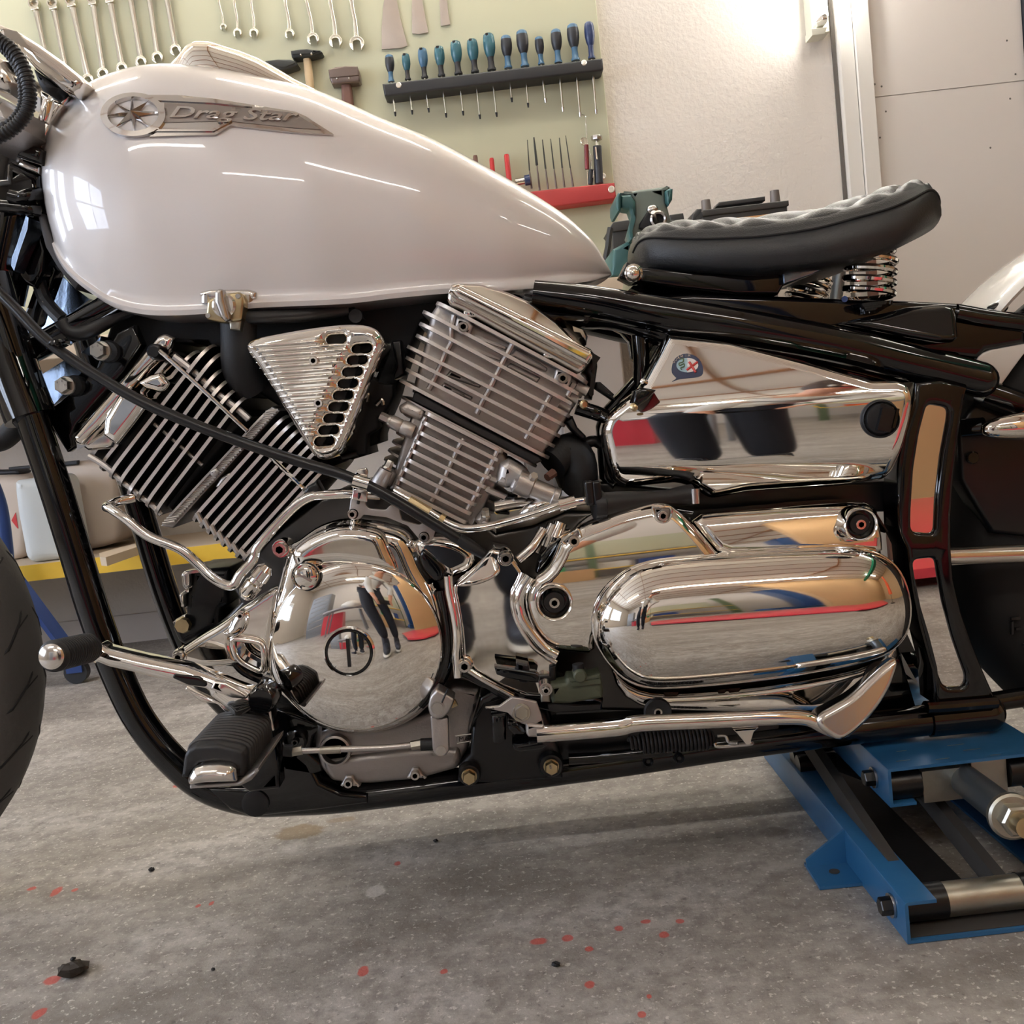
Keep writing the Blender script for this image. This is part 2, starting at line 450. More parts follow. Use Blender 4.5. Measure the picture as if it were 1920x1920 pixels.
def floor_material():
    m = bpy.data.materials.new('concrete'); m.use_nodes = True; nt = m.node_tree; b = nt.nodes['Principled BSDF']; L = nt.links.new
    N = nt.nodes.new
    tc = N('ShaderNodeTexCoord')
    def noise(scale, det=6, rough=.6, vec=None):
        n = N('ShaderNodeTexNoise'); n.inputs['Scale'].default_value = scale; n.inputs['Detail'].default_value = det; n.inputs['Roughness'].default_value = rough
        L(vec or tc.outputs['Object'], n.inputs['Vector']); return n.outputs['Fac']
    def ramp(fac, stops):
        r = N('ShaderNodeValToRGB'); L(fac, r.inputs[0]); e = r.color_ramp.elements
        e[0].position, e[0].color = stops[0][0], (*stops[0][1], 1); e[1].position, e[1].color = stops[-1][0], (*stops[-1][1], 1)
        for p, cc in stops[1:-1]:
            x = e.new(p); x.color = (*cc, 1)
        return r.outputs[0]
    def mix(fac, a, b_, mode='MIX'):
        x = N('ShaderNodeMix'); x.data_type = 'RGBA'; x.blend_type = mode
        if isinstance(fac, float): x.inputs[0].default_value = fac
        else: L(fac, x.inputs[0])
        for s, q in ((6, a), (7, b_)):
            if isinstance(q, tuple): x.inputs[s].default_value = (*q, 1)
            else: L(q, x.inputs[s])
        return x.outputs[2]
    mp = N('ShaderNodeMapping'); mp.inputs['Scale'].default_value = (1, 2.2, 1); L(tc.outputs['Object'], mp.inputs['Vector'])
    col = ramp(noise(3.2, 8, .62, mp.outputs[0]), [(.3, srgb((126, 119, 112))), (.5, srgb((166, 159, 151))), (.72, srgb((192, 186, 179)))])
    col = mix(ramp(noise(38, 6, .7), [(.42, (0, 0, 0)), (.62, (.7, .7, .7))]), col, srgb((122, 114, 107)))
    col = mix(ramp(noise(130, 4, .7), [(.58, (0, 0, 0)), (.64, (.8, .8, .8))]), col, srgb((216, 210, 202)))
    col = mix(ramp(noise(85, 3, .6), [(.64, (0, 0, 0)), (.70, (.6, .6, .6))]), col, srgb((94, 88, 84)))
    sp = N('ShaderNodeSeparateXYZ'); L(tc.outputs['Object'], sp.inputs[0])
    wob = noise(60, 3)
    def spot(px, py, rx, ry, colr, amt=.8):
        nonlocal col
        q = PZ(px, py)
        ax = rx * (q - CAM).length / F; ay = ry * (q - CAM).length / F * 1.9
        v = N('ShaderNodeVectorMath'); v.operation = 'SUBTRACT'; v.inputs[1].default_value = q; L(tc.outputs['Object'], v.inputs[0])
        w = N('ShaderNodeVectorMath'); w.operation = 'MULTIPLY'; w.inputs[1].default_value = (1/ax, 1/ay, 0); L(v.outputs[0], w.inputs[0])
        l = N('ShaderNodeVectorMath'); l.operation = 'LENGTH'; L(w.outputs[0], l.inputs[0])
        a = N('ShaderNodeMath'); a.operation = 'ADD'; L(l.outputs['Value'], a.inputs[0]); L(wob, a.inputs[1])
        r = N('ShaderNodeMapRange'); r.inputs[1].default_value = 1.5; r.inputs[2].default_value = 1.25; r.inputs[4].default_value = amt; L(a.outputs[0], r.inputs[0])
        col = mix(r.outputs[0], col, srgb(colr))
    red = (196, 74, 62)
    for px, py, rx, ry in ((98, 1838, 16, 8), (75, 1900, 11, 9), (105, 1672, 10, 9), (60, 1666, 7, 4), (140, 1669, 6, 4), (681, 1821, 11, 9), (832, 1822, 8, 5),
                           (1010, 1765, 17, 7), (1063, 1759, 12, 6), (1160, 1741, 9, 6), (1211, 1728, 9, 4), (1245, 1752, 10, 6), (1275, 1727, 8, 5),
                           (1104, 1779, 8, 5), (1105, 1845, 10, 7), (1204, 1902, 8, 6), (333, 1473, 10, 6), (372, 1698, 6, 4), (396, 1694, 5, 4), (745, 1619, 6, 5), (1217, 1868, 5, 4)):
        spot(px, py, rx, ry, red)
    spot(705, 1670, 20, 12, (206, 200, 194), .8)
    spot(562, 1560, 48, 20, (124, 104, 74), .75); spot(640, 1537, 30, 7, (130, 108, 80), .5)
    spot(1660, 1480, 40, 16, (92, 74, 58), .5); spot(1450, 1560, 30, 12, (100, 88, 78), .4)
    L(col, b.inputs['Base Color'])
    b.inputs['Roughness'].default_value = .58
    bp = N('ShaderNodeBump'); bp.inputs['Strength'].default_value = .5; bp.inputs['Distance'].default_value = .003
    L(noise(90, 6, .7), bp.inputs['Height']); L(bp.outputs[0], b.inputs['Normal'])
    return m
MT['concrete'] = floor_material()
X0, X1, Y0 = -3.6, 5.2, -4.2; ZC = 2.95
struct(MB().box((X0-.2, Y0-.2, -.2), (X1+.2, WY+.2, 0)).obj('floor', 'concrete'))
# back wall left of the partition, textured plaster
xt = P(1600, 200, WY).x
struct(MB().box((X0, WY, 0), (xt, WY+.15, ZC)).obj('wall_back', 'plaster'))
# smooth partition with one seam, right of the vertical trim
xp0, xp1 = P(1640, 330, WY).x, P(1910, 110, WY).x
zs = P(1780, 172, WY).z
mb = MB(); mb.box((xp0, WY-.03, 0), (xp1, WY+.15, zs-.0015)); mb.box((xp0, WY-.03, zs+.0015), (xp1, WY+.15, ZC)); mb.box((xp0, WY-.026, zs-.003), (xp1, WY+.14, zs+.003))
for px, py in ((1653, 162), (1661, 209), (1640, 158), (1888, 76), (1894, 185), (1904, 139), (1650, 258), (1857, 277), (1750, 384)):
    q = P(px, py, WY-.03); mb.mi(1).lathe(q, (0, -1, 0), [(.003, 0), (.002, .0012)], 8)
struct(mb.obj('wall_partition', ['smooth_wall', 'post_shade']))
struct(MB().box((xp0-.085, WY-.035, 0), (xp0-.045, WY+.1, ZC)).box((xp0-.043, WY-.05, 0), (xp0-.001, WY+.1, ZC)).obj('trim_1', 'trim_white'))
struct(MB().box((xp0-.098, WY-.004, 0), (xp0-.087, WY+.1, ZC)).obj('trim_2', 'post_shade'))
struct(MB().box((xp1+.002, WY-.05, 0), (X1, WY+.15, ZC)).obj('door_1', 'dark_door'))
struct(MB().box((X0, WY-.018, 0), (xp0-.11, WY-.001, .085)).obj('baseboard_back', 'skirt'))
struct(MB().box((X0-.15, Y0, 0), (X0, WY, .9)).box((X0-.15, Y0, 2.3), (X0, WY, ZC)).box((X0-.15, Y0, .9), (X0, -1.9, 2.3)).box((X0-.15, .1, .9), (X0, .5, 2.3)).box((X0-.15, 2.3, .9), (X0, WY, 2.3)).obj('wall_left', 'plaster'))
struct(MB().box((X1, Y0, 0), (X1+.15, WY, ZC)).obj('wall_right', 'tan_wall'))
struct(MB().box((X0, Y0-.15, 0), (X1, Y0, ZC)).obj('wall_front', 'smooth_wall'))
struct(MB().box((X0-.2, Y0-.2, ZC), (X1+.2, WY+.2, ZC+.15)).obj('ceiling', 'ceil_panel'))
mb = MB()
for i in range(13):
    y = Y0 + .35 + i*.56; mb.box((X0, y-.018, ZC-.02), (X1, y+.018, ZC-.0005))
for x in (-2.2, -.4, 1.4, 3.2): mb.box((x-.008, Y0, ZC-.012), (x+.008, WY, ZC-.0004))
struct(mb.obj('trim_3', 'batten'))
# window in the left wall, daylight outside
mat('daylight', (225, 235, 255), .5, emit=(222, 234, 255), es=5.5)
mat('frame_white', (220, 220, 216), .5)
mat('pane', (240, 245, 250), .05, trans=1.0)
w = MB()
for y in (-1.9, -.93, .04): w.box((X0-.1, y, .9), (X0-.04, y+.06, 2.3))
for z in (.9, 1.6, 2.24): w.box((X0-.098, -1.9, z), (X0-.042, .1, z+.06))
wf = struct(w.obj('window_1', 'frame_white'))
MB().box((X0-.14, -1.9, .9), (X0-.13, .1, 2.3)).obj('pane', 'daylight', wf)
w = MB()
for y in (.5, 1.37, 2.24): w.box((X0-.1, y, .9), (X0-.04, y+.06, 2.3))
for z in (.9, 2.24): w.box((X0-.098, .5, z), (X0-.042, 2.3, z+.06))
wf = struct(w.obj('window_2', 'frame_white'))
MB().box((X0-.14, .5, .9), (X0-.13, 2.3, 2.3)).obj('pane', 'daylight', wf)

# lamps
mat('tube_light', (255, 250, 235), .5, emit=(255, 252, 247), es=17)
mat('wall_tube', (255, 250, 235), .5, emit=(255, 252, 247), es=34)
mat('tube_light_soft', (255, 250, 235), .5, emit=(255, 252, 248), es=26)
mat('lamp_body', (222, 216, 200), .5)
def ceiling_lamp(x, y, ln, label):
    tm = 'tube_light' if y > 1 else 'tube_light_soft'
    t = thing('ceiling_lamp', label, 'lamp', (x, y, ZC), 'ceiling lamps')
    MB().box((x-ln/2, y-.06, ZC-.075), (x+ln/2, y+.06, ZC-.03)).box((x-ln/2+.1, y-.01, ZC-.03), (x-ln/2+.13, y+.01, ZC)).box((x+ln/2-.13, y-.01, ZC-.03), (x+ln/2-.1, y+.01, ZC)).obj('housing', 'lamp_body', t)
    for s in (-1, 1):
        MB().tube([(x-ln/2+.02, y+s*.035, ZC-.095), (x+ln/2-.02, y+s*.035, ZC-.095)], .014, 10).obj('fluorescent_tube', tm, t)
    return t
for x, y, w_ in ((-1.6, 1.9, 'above the green tool board, over the left of the workbench'), (.2, 2.1, 'above the workbench behind the motorcycle'), (2.3, 1.9, 'above the smooth partition at the right'),
                 (-1.6, -1.0, 'behind the photographer on the window side'), (.9, -1.3, 'behind and right of the photographer'), (3.2, -1.0, 'near the tan wall'), (-.4, -3.0, 'at the far front wall on the left'), (2.4, -3.1, 'at the far front wall on the right')):
    ceiling_lamp(x, y, 1.25, 'twin tube fluorescent ceiling lamp ' + w_)
# wall lamp at the top right of the photo
q = P(1548, 0, WY)
t = thing('wall_lamp', 'cream fluorescent wall lamp lit beside the white vertical trim', 'lamp', (q.x, WY, q.z))
xl, xr = P(1508, 30, WY).x, P(1541, 30, WY).x; zb = P(1525, 66, WY-.05).z
MB().box((xl, WY-.06, zb), (xl+.05, WY-.001, zb+1.25), bev=.004).obj('housing', 'white_plastic', t)
MB().pprism(c('C3', (725, 160), (815, 150), (800, 190), (728, 200)), WY-.12, WY-.06, .002).pprism(c('C3', (755, 125), (815, 95), (815, 120), (800, 140), (758, 150)), WY-.12, WY-.06, .002).obj('lamp_holder', 'white_plastic', t)
MB().pprism(c('C3', (778, 84), (800, 72), (816, 82), (815, 105), (790, 112)), WY-.122, WY-.075, .003).obj('tube_cap', 'steel', t)
q2 = P(1544, 30, WY-.1)
MB().tube([(q2.x, WY-.1, q2.z), (q2.x, WY-.1, q2.z+1.18)], .013, 12).obj('fluorescent_tube', 'wall_tube', t)
for x, nm in ((-1.75, 'left'), (-.35, 'middle'), (.9, 'right')):
    t = thing('wall_strip_lamp', 'long wall strip lamp mounted above the tool board, %s of three' % nm, 'lamp', (x, WY, 2.35), 'wall strip lamps')
    MB().box((x-.62, WY-.06, 2.32), (x+.62, WY-.001, 2.40), bev=.004).obj('housing', 'white_plastic', t)
    for s in (-1, 1): MB().box((x+s*.6-.012, WY-.12, 2.33), (x+s*.6+.012, WY-.058, 2.38), bev=.003).obj('lamp_holder', 'white_plastic', t)
    MB().tube([(x-.585, WY-.1, 2.355), (x+.585, WY-.1, 2.355)], .013, 12).obj('fluorescent_tube', 'wall_tube', t)
CR.update({'G1': (0, 820, .17708), 'G2': (1120, 340, .19792), 'G3': (480, 80, .13542), 'G4': (860, 240, .16667), 'G5': (320, 1040, .13542),
           'G6': (1000, 780, .17708), 'G7': (620, 740, .11458), 'G8': (1420, 440, .17708)})
mat('board_green', (190, 189, 161), .6, bump=.06, bscale=30, var=.05, vscale=2)
mat('tool_chrome', (226, 222, 208), .2, 1)
mat('blade_steel', (176, 166, 158), .36, 1, bump=.3, bscale=25, var=.1, vscale=20)
mat('rack_black', (40, 41, 44), .5)
mat('red_wood', (178, 58, 58), .5, bump=.3, bscale=40, var=.14, vscale=18)
mat('teal_handle', (58, 104, 116), .25)
mat('blue_handle', (66, 106, 136), .3)
mat('navy_handle', (40, 56, 96), .3)
mat('grip_black', (44, 46, 52), .4)
mat('hammer_dark', (44, 46, 44), .5)
mat('hammer_brown', (112, 98, 92), .35, .6)
mat('ash_wood', (208, 182, 144), .55, var=.12, vscale=20)
mat('dark_wood', (112, 78, 66), .5, var=.15, vscale=20)
mat('red_handle', (196, 48, 48), .35)
mat('maroon', (120, 36, 40), .4)
mat('vise_green', (54, 96, 96), .4, var=.1, vscale=30)
mat('vise_grey', (112, 122, 116), .45, .3, bump=.1, bscale=60, var=.12, vscale=16)
mat('battery_black', (54, 54, 54), .5)
mat('post_grey', (120, 114, 110), .5, .4)
mat('tan_label', (206, 160, 112), .5, var=.1, vscale=30)
mat('bench_wood', (206, 186, 160), .6, var=.12, vscale=6)
mat('yellow_paint', (238, 194, 62), .5, var=.1, vscale=14)
mat('canister_white', (226, 220, 210), .4, var=.03)
mat('canister_cream', (216, 200, 184), .45, var=.03)
mat('canister_clear', (222, 226, 224), .35)
mat('label_red', (204, 56, 56), .5)
mat('label_blue', (42, 84, 176), .45)
mat('stand_blue', (40, 66, 124), .4)
mat('cabinet_white', (206, 196, 188), .5)

TY = WY - .022          # face of the tool board
top = P(1110, -260, WY).z; bot = .86
xr = P(1138, 210, TY).x
board = MB().box((-2.3, TY, bot), (xr, WY-.001, top), bev=.002).obj('tool_board', 'board_green')
tag(board, 'pale green wooden tool board screwed to the wall behind the tank', 'tool board')
# ---- wrenches
def wrench(name, top_, bot_, w, label, group, ring=None, jaw=0.0, twist=0.0, jawdir=0):
    Y = TY - .012
    a, b = P(*top_, Y), P(*bot_, Y); d = (b-a).normalized(); n = Vector((d.z, 0, -d.x)); r = M(w, Y)/2
    mb = MB()
    L = (b-a).length; rings = []
    for i in range(13):
        t = i/12; wv = r*(1 - .12*math.sin(PI*t)); ce = a + d*L*t + n*twist*math.sin(2*PI*t)
        rings.append([ce + n*wv*math.cos(k*PI/6)*1.0 + Vector((0, 1, 0))*.0045*math.sin(k*PI/6) for k in range(12)])
    mb.loft(rings)
    if ring:
        R = M(ring, Y); ce = a - d*R*.8
        mb.lathe(ce + Vector((0, .0075, 0)), (0, -1, 0), [(R*.66, 0), (R, 0), (R, .015), (R*.94, .017), (R*.7, .017), (R*.66, .015), (R*.66, 0)], 24)
        mb.prism([Vector((p.x, p.z)) for p in (a - n*r*1.25 - d*R*.1, a + n*r*1.25 - d*R*.1, a + n*r*1.2 + d*.006, a - n*r*1.2 + d*.006)], Y-.009, Y+.006, .002)
    if jaw:
        J = M(jaw, Y); ang = math.radians(jawdir); dd = Vector((d.x*math.cos(ang)-d.z*math.sin(ang), 0, d.x*math.sin(ang)+d.z*math.cos(ang))); nn = Vector((dd.z, 0, -dd.x))
        ce = b + d*J*.75; pts = []
        for k in range(-8, 9):                  # outer arc, open in the direction dd
            th = PI + k*PI/8*.78; pts.append(ce + dd*J*math.cos(th) + nn*J*math.sin(th))
        pts += [ce + dd*J*.98 - nn*J*.5 * (1), ce - dd*J*.25 - nn*J*.48, ce - dd*J*.42 - nn*J*.2, ce - dd*J*.42 + nn*J*.2, ce - dd*J*.25 + nn*J*.48, ce + dd*J*.98 + nn*J*.5]
        # order the inner points to follow the arc end
        if (pts[16]-pts[17]).length > (pts[16]-pts[22]).length: pts = pts[:17] + pts[17:][::-1]
        mb.prism([Vector((p.x, p.z)) for p in pts], Y-.006, Y+.006, .0018)
    o = mb.obj(name, 'tool_chrome'); tag(o, label, 'wrench', group); return o
ordw = ['first', 'second', 'third', 'fourth', 'fifth', 'sixth', 'seventh', 'eighth']
W1 = [((200, 48), (262, 330)), ((303, 45), (366, 375)), ((406, 30), (492, 425)), ((524, 20), (577, 390)), ((620, 8), (684, 360)), ((733, -20), (791, 325)), ((838, -30), (884, 300)), ((934, -35), (985, 258))]
notes = ['its ring end in full view', 'its lower end behind the chrome clamp', 'reaching lowest to the clamp tip', 'its jaw touching the tank outline', 'with a broad grey shaft', 'its jaw half behind the tank', 'jaw fully visible above the tank', 'jaw beside the chrome dash']
for i, (a, b) in enumerate(W1):
    wrench('combination_wrench', c1('C1', *a), c1('C1', *b), 11.5 if i not in (2, 4) else 12.5, '%s long chrome wrench from the left, %s' % (ordw[i], notes[i]), 'long combination wrenches', ring=10, jaw=10.5, jawdir=15)
W2 = [('C1', (1228, -30), (1256, 140), 5, 6.0), ('C1', (1318, -30), (1336, 168), 6, 8), ('C1', (1412, -40), (1428, 168), 6, 8.5), ('C1', (1602, -40), (1628, 172), 7, 9), ('C1', (1718, -60), (1758, 195), 7.5, 11), ('C1', (1852, -60), (1885, 205), 8.5, 12), ('C2', (52, -60), (84, 215), 9, 13.5)]
n2 = ['smallest, with a thin shaft', 'second smallest', 'third, close beside the second', 'fourth, after a gap in the row', 'above the light handled hammer', 'second largest', 'largest, left of the wide scraper']
for i, (k, a, b, w, j) in enumerate(W2):
    wrench('wrench', c1(k, *a), c1(k, *b), w, 'twisted chrome wrench hanging jaw down, %s' % n2[i], 'twisted open ended wrenches', jaw=j, twist=.0018)
# ---- hammers
def hammer(name, head, face, handle, hm, hw, label, edge):
    t = thing(name, label, 'hammer', P(*head[0], TY-.02), 'hammers on the tool board')
    MB().pprism(head, TY-.044, TY-.004, .006).pprism(face, TY-.047, TY-.04, .003).obj('hammer_head', hm, t)
    MB().pprism(handle, TY-.034, TY-.01, .008).obj('handle', hw, t)
    for e in edge:
        q = P(*e, TY-.045); MB().lathe(q, (0, -1, 0), [(.004, 0), (.002, .004)], 8).obj('wedge', 'steel', t)
hammer('hammer', c('G3', (475, 108), (600, 85), (700, 80), (800, 92), (890, 100), (915, 128), (900, 150), (750, 190), (520, 210), (490, 190)), c('G3', (480, 110), (700, 84), (885, 105), (880, 122), (760, 160), (620, 160), (500, 168)),
       c('G3', (642, 175), (740, 170), (775, 450), (795, 640), (690, 640), (665, 420)), 'hammer_dark', 'ash_wood', 'black headed hammer with pale ash handle, above the tank', c('G3', (620, 168), (768, 153)))
hammer('hammer', c('G3', (120, 245), (300, 225), (470, 228), (550, 250), (580, 300), (560, 325), (430, 370), (300, 390), (130, 330)), c('G3', (130, 250), (300, 230), (540, 255), (545, 285), (400, 345), (140, 310)),
       c('G3', (265, 370), (350, 370), (380, 640), (290, 640)), 'hammer_dark', 'ash_wood', 'dark hammer head half hidden behind the chrome dash on the tank', ())
hammer('mallet', c('G3', (995, 365), (1100, 330), (1240, 315), (1400, 318), (1430, 400), (1440, 520), (1420, 545), (1050, 575), (1015, 490)), c('G3', (1000, 370), (1240, 322), (1405, 328), (1425, 455), (1015, 490)),
       c('G3', (1170, 500), (1300, 490), (1340, 800), (1350, 900), (1185, 900), (1178, 700)), 'hammer_brown', 'dark_wood', 'heavy square brown sledge with dark wooden handle, left of the screwdrivers', c('G3', (1120, 500), (1288, 495)))
# ---- scrapers
for i, (pts, lab) in enumerate(((((248, -60), (300, -60), (330, 100), (372, 258), (330, 272), (228, 277), (226, 160), (235, 40)), 'widest steel scraper blade, leftmost of three on the board'),
                 (((398, -60), (445, -60), (465, 60), (490, 182), (440, 192), (398, 188), (396, 80)), 'medium steel scraper blade, middle of three above the screwdrivers'),
                 (((548, -60), (588, -60), (600, 60), (613, 138), (585, 143), (560, 146), (555, 60)), 'narrow steel scraper blade, rightmost of three above the screwdrivers'))):
    tag(MB().pprism(c('C2', *pts), TY-.006, TY-.0035, .0006).obj('scraper', 'blade_steel'), lab, 'scraper', 'scrapers')
# ---- screwdriver rack
t = thing('screwdriver_rack', 'long black bar rack holding the row of screwdrivers', 'tool rack', P(920, 145, TY))
MB().pprism(c('C2', (230, 470), (850, 397), (1470, 325), (1475, 385), (1460, 398), (850, 470), (260, 541), (242, 535)), TY-.07, TY, .006).obj('bar', 'rack_black', t)
for p in ((322, 478), (1366, 353)):
    q = P(*c1('C2', *p), TY-.07); MB().lathe(q, (0, -1, 0), [(.008, 0), (.006, .002), (0, .002)], 14).obj('screw', 'bolt_silver', t)
SD = [((268, 305), (281, 458), 50, 'grip_black', 'blue_handle', (290, 518), (302, 630), 0), ((360, 300), (375, 447), 46, 'teal_handle', 'rack_black', (385, 510), (397, 620), 0),
      ((454, 268), (469, 436), 53, 'blue_handle', 'rack_black', (475, 498), (490, 608), 0), ((547, 258), (564, 426), 56, 'teal_handle', 'rack_black', (570, 485), (588, 637), 0),
      ((640, 228), (659, 415), 62, 'teal_handle', 'rack_black', (668, 475), (684, 625), 0), ((733, 217), (752, 404), 62, 'teal_handle', 'rack_black', (758, 462), (778, 645), 0),
      ((825, 185), (846, 392), 66, 'teal_handle', 'rack_black', (852, 452), (872, 633), 0), ((924, 197), (939, 381), 62, 'grip_black', 'blue_handle', (948, 442), (958, 550), 0),
      ((1012, 167), (1033, 371), 66, 'grip_black', 'blue_handle', (1038, 432), (1050, 580), 0), ((1109, 204), (1125, 360), 50, 'grip_black', 'blue_handle', (1130, 420), (1147, 555), 1),
      ((1204, 162), (1221, 350), 60, 'grip_black', 'blue_handle', (1227, 410), (1245, 605), 1), ((1297, 132), (1318, 338), 66, 'grip_black', 'blue_handle', (1322, 400), (1342, 635), 1),
      ((1390, 121), (1408, 327), 56, 'navy_handle', 'navy_handle', (1412, 392), (1432, 618), 1)]
sl = ['small black handled screwdriver with blue neck, leftmost in the black rack', 'smallest teal handled screwdriver, second from the left in the rack', 'blue handled screwdriver with black neck, third from the left', 'short plain teal screwdriver, fourth from the left in the rack', 'teal screwdriver, fifth from the left, before the middle of the rack',
      'teal screwdriver with hole in its top, sixth from the left', 'tallest teal screwdriver, next to the black gripped ones', 'black gripped blue screwdriver next to the tallest teal one', 'large black gripped screwdriver with pale blue cap, ninth from left', 'shortest black gripped screwdriver, fourth from the right', 'black gripped screwdriver with blue cap, third from the right', 'tallest black gripped screwdriver, second from the right', 'dark navy screwdriver at the right end of the rack']
for i, (a, b, w, hm, nm, s0, s1, lt) in enumerate(SD):
    Y = TY-.036; A, B, S0, S1 = (P(*c1('C2', *p), Y) for p in (a, b, s0, s1)); ax = (B-A).normalized(); L = (B-A).length; R = M(w/3/2, Y)
    t = thing('screwdriver', sl[i], 'screwdriver', A, 'screwdrivers in the black rack')
    k = .66
    mb = MB().lathe(A, ax, [(0, 0), (R*.55, .002), (R*.82, L*.06), (R*.93, L*.14)], 18).obj('end_cap', nm if hm == 'grip_black' else hm, t)
    MB().lathe(A, ax, [(R*.93, L*.14), (R, L*.28), (R*.97, L*.42), (R*.8, L*.56), (R*.56, L*k)], 18).obj('handle', hm, t)
    MB().lathe(A, ax, [(R*.56, L*k), (R*.5, L*.75), (R*.56, L*.93), (R*.72, L*.97), (R*.72, L*1.02)], 18).obj('neck', nm, t)
    r = .0032 if i < 9 else .0042
    MB().tube([A+ax*L*1.0, S0.lerp(S1, .02), S1], [r, r, r*.8], 8).obj('shaft', 'tool_chrome', t)
    d2 = (S1-S0).normalized(); MB().tube([S1, S1+d2*.012], [r*1.15, r*.7], 8).obj('tip', 'steel' if lt else 'black_matt', t)
    if hm == 'teal_handle' or i == 2:
        q = A + Vector((-R*.25, -R*.75, -L*.08)); MB().box(q-Vector((.004, .002, .003)), q+Vector((.004, .004, .003))).obj('hanging_hole', 'black_matt', t)
# bent wire under the second screwdriver from the right
pts = [P(*c1('C2', *p), TY-.01) for p in ((1340, 632), (1352, 645), (1370, 650), (1376, 662), (1374, 690), (1378, 720), (1380, 800))]
tag(MB().tube(cr(pts, 4, False), .0012, 6).obj('wire_hook', 'tool_chrome'), 'thin bent wire hook hanging below the screwdriver row', 'hook')
# ---- red rack with files
t = thing('red_rack', 'red painted wooden tool rack with the needle files', 'tool rack', P(1080, 365, TY))
MB().pprism(c('G4', (-260, 850), (870, 705), (1755, 612), (1772, 760), (1750, 800), (1135, 878), (-260, 1020)), TY-.06, TY, .005).obj('bar', 'red_wood', t)
q = P(*c1('G4', 1719, 689), TY-.06); MB().lathe(q, (0, -1, 0), [(.010, 0), (.008, .002), (.004, .002), (.0035, .001), (0, .001)], 16).obj('screw', 'bolt_silver', t)
fl = ['leftmost needle file, its tip tapering', 'flat wide tipped needle file, second of six', 'third needle file from the left', 'fourth needle file from the left', 'fifth needle file from the left', 'rightmost needle file with a sharp tip']
for i, (a, m_, b, w) in enumerate((((772, 132), (797, 480), (822, 680), 1.6), ((846, 105), (880, 420), (912, 700), 3.2), ((942, 130), (978, 460), (1006, 690), 2.2), ((1034, 122), (1072, 460), (1100, 680), 1.8), ((1132, 110), (1165, 450), (1190, 668), 2.0), ((1203, 85), (1255, 450), (1288, 660), 1.6))):
    Y = TY-.03; A, Mm, B = (P(*c1('G4', *p), Y) for p in (a, m_, b)); t = thing('needle_file', fl[i] + ', standing in the red rack', 'file', B, 'needle files in the red rack')
    MB().tube([A, A.lerp(Mm, .3), Mm], [M(w*.35, Y), M(w*.55, Y), M(w*.75, Y)], 6).obj('blade', 'hammer_dark', t)
    MB().tube([Mm, Mm.lerp(B, .3), B], [M(1.0, Y), M(1.5, Y), M(1.9, Y)], 8).obj('handle', 'hammer_brown', t)
for i, (a, b, w, m_, lab) in enumerate((((370, 335), (400, 700), 52, 'red_handle', 'shorter red tool handle poking up behind the tank'), ((537, 293), (580, 700), 58, 'red_handle', 'taller red tool handle beside the needle files'), ((185, 305), (215, 640), 52, 'dark_wood', 'brown tool handle just showing over the tank edge'))):
    Y = TY-.03; A, B = P(*c1('G4', *a), Y), P(*c1('G4', *b), Y); R = M(w*.1667/2, Y)
    tag(MB().lathe(A, B-A, [(0, 0), (R*.8, .001), (R, .006), (R, (B-A).length)], 12).obj('hand_tool', m_), lab, 'hand tool', 'handles in the red rack')
t = thing('clamp_tool', 'small blue ended metal tool left of the needle files', 'tool', P(1000, 338, TY))
a, b = P(*c1('G4', 640, 610), TY-.05), P(*c1('G4', 740, 592), TY-.05); MB().tube([a, b], .010, 12).obj('barrel', 'steel', t)
b2 = P(*c1('G4', 800, 582), TY-.05); MB().tube([b, b.lerp(b2, .1), b2], [.012, .015, .015], 12).obj('end_piece', 'navy_handle', t)
t = thing('inspection_mirror', 'small round inspection mirror on a maroon handle', 'mirror', P(1095, 300, TY))
Y = TY-.03; q = P(*c1('G4', 1412, 155), Y); R = M(7.5, Y)
MB().lathe(q, (.2, -1, .1), [(R, 0), (R, .003), (R*.9, .004), (R*.88, .003), (0, .003)], 22).obj('mirror_disc', 'tool_chrome', t)
A, B = P(*c1('G4', 1436, 190), Y), P(*c1('G4', 1445, 465), Y); MB().tube([A, B], .0065, 10).obj('handle', 'maroon', t)
MB().tube([B, P(*c1('G4', 1452, 640), Y)], .0018, 6).obj('rod', 'tool_chrome', t)
t = thing('pocket_tool', 'short black pen tool clipped between mirror and magnet', 'tool', P(1107, 325, TY))
A, B = P(*c1('G4', 1492, 470), Y), P(*c1('G4', 1480, 635), Y); MB().tube([A, B], .0075, 10).obj('body', 'rack_black', t)
MB().tube(cr([A+Vector((.002, 0, .0)), A+Vector((0, 0, .012)), P(*c1('G4', 1500, 320), Y), P(*c1('G4', 1480, 300), Y), P(*c1('G4', 1465, 240), Y)], 4, False), .0015, 6).obj('wire_loop', 'steel', t)
MB().tube([A+Vector((.006, -.008, -.004)), A.lerp(B, .6)+Vector((.006, -.008, 0))], .002, 6).obj('clip', 'steel', t)
t = thing('magnet_pickup', 'telescopic pickup magnet with grey head at the board edge', 'tool', P(1122, 300, TY))
A, Bq, Cq, D = (P(*c1('G4', *p), Y) for p in ((1550, 90), (1553, 135), (1558, 205), (1580, 625)))
MB().lathe(A, Bq-A, [(.016, 0), (.017, .004), (.016, (Bq-A).length), (.005, (Bq-A).length+.004)], 8).obj('magnet_head', 'steel', t)
MB().tube([Bq, Cq], [.004, .007], 8).obj('joint', 'tool_chrome', t)
MB().tube([Cq, D], [.0125, .0125], 14).obj('barrel', 'grip_black', t)
MB().tube([Cq+Vector((-.006, -.013, -.005)), Cq.lerp(D, .38)+Vector((-.004, -.013, 0))], .003, 6).obj('clip', 'tool_chrome', t)
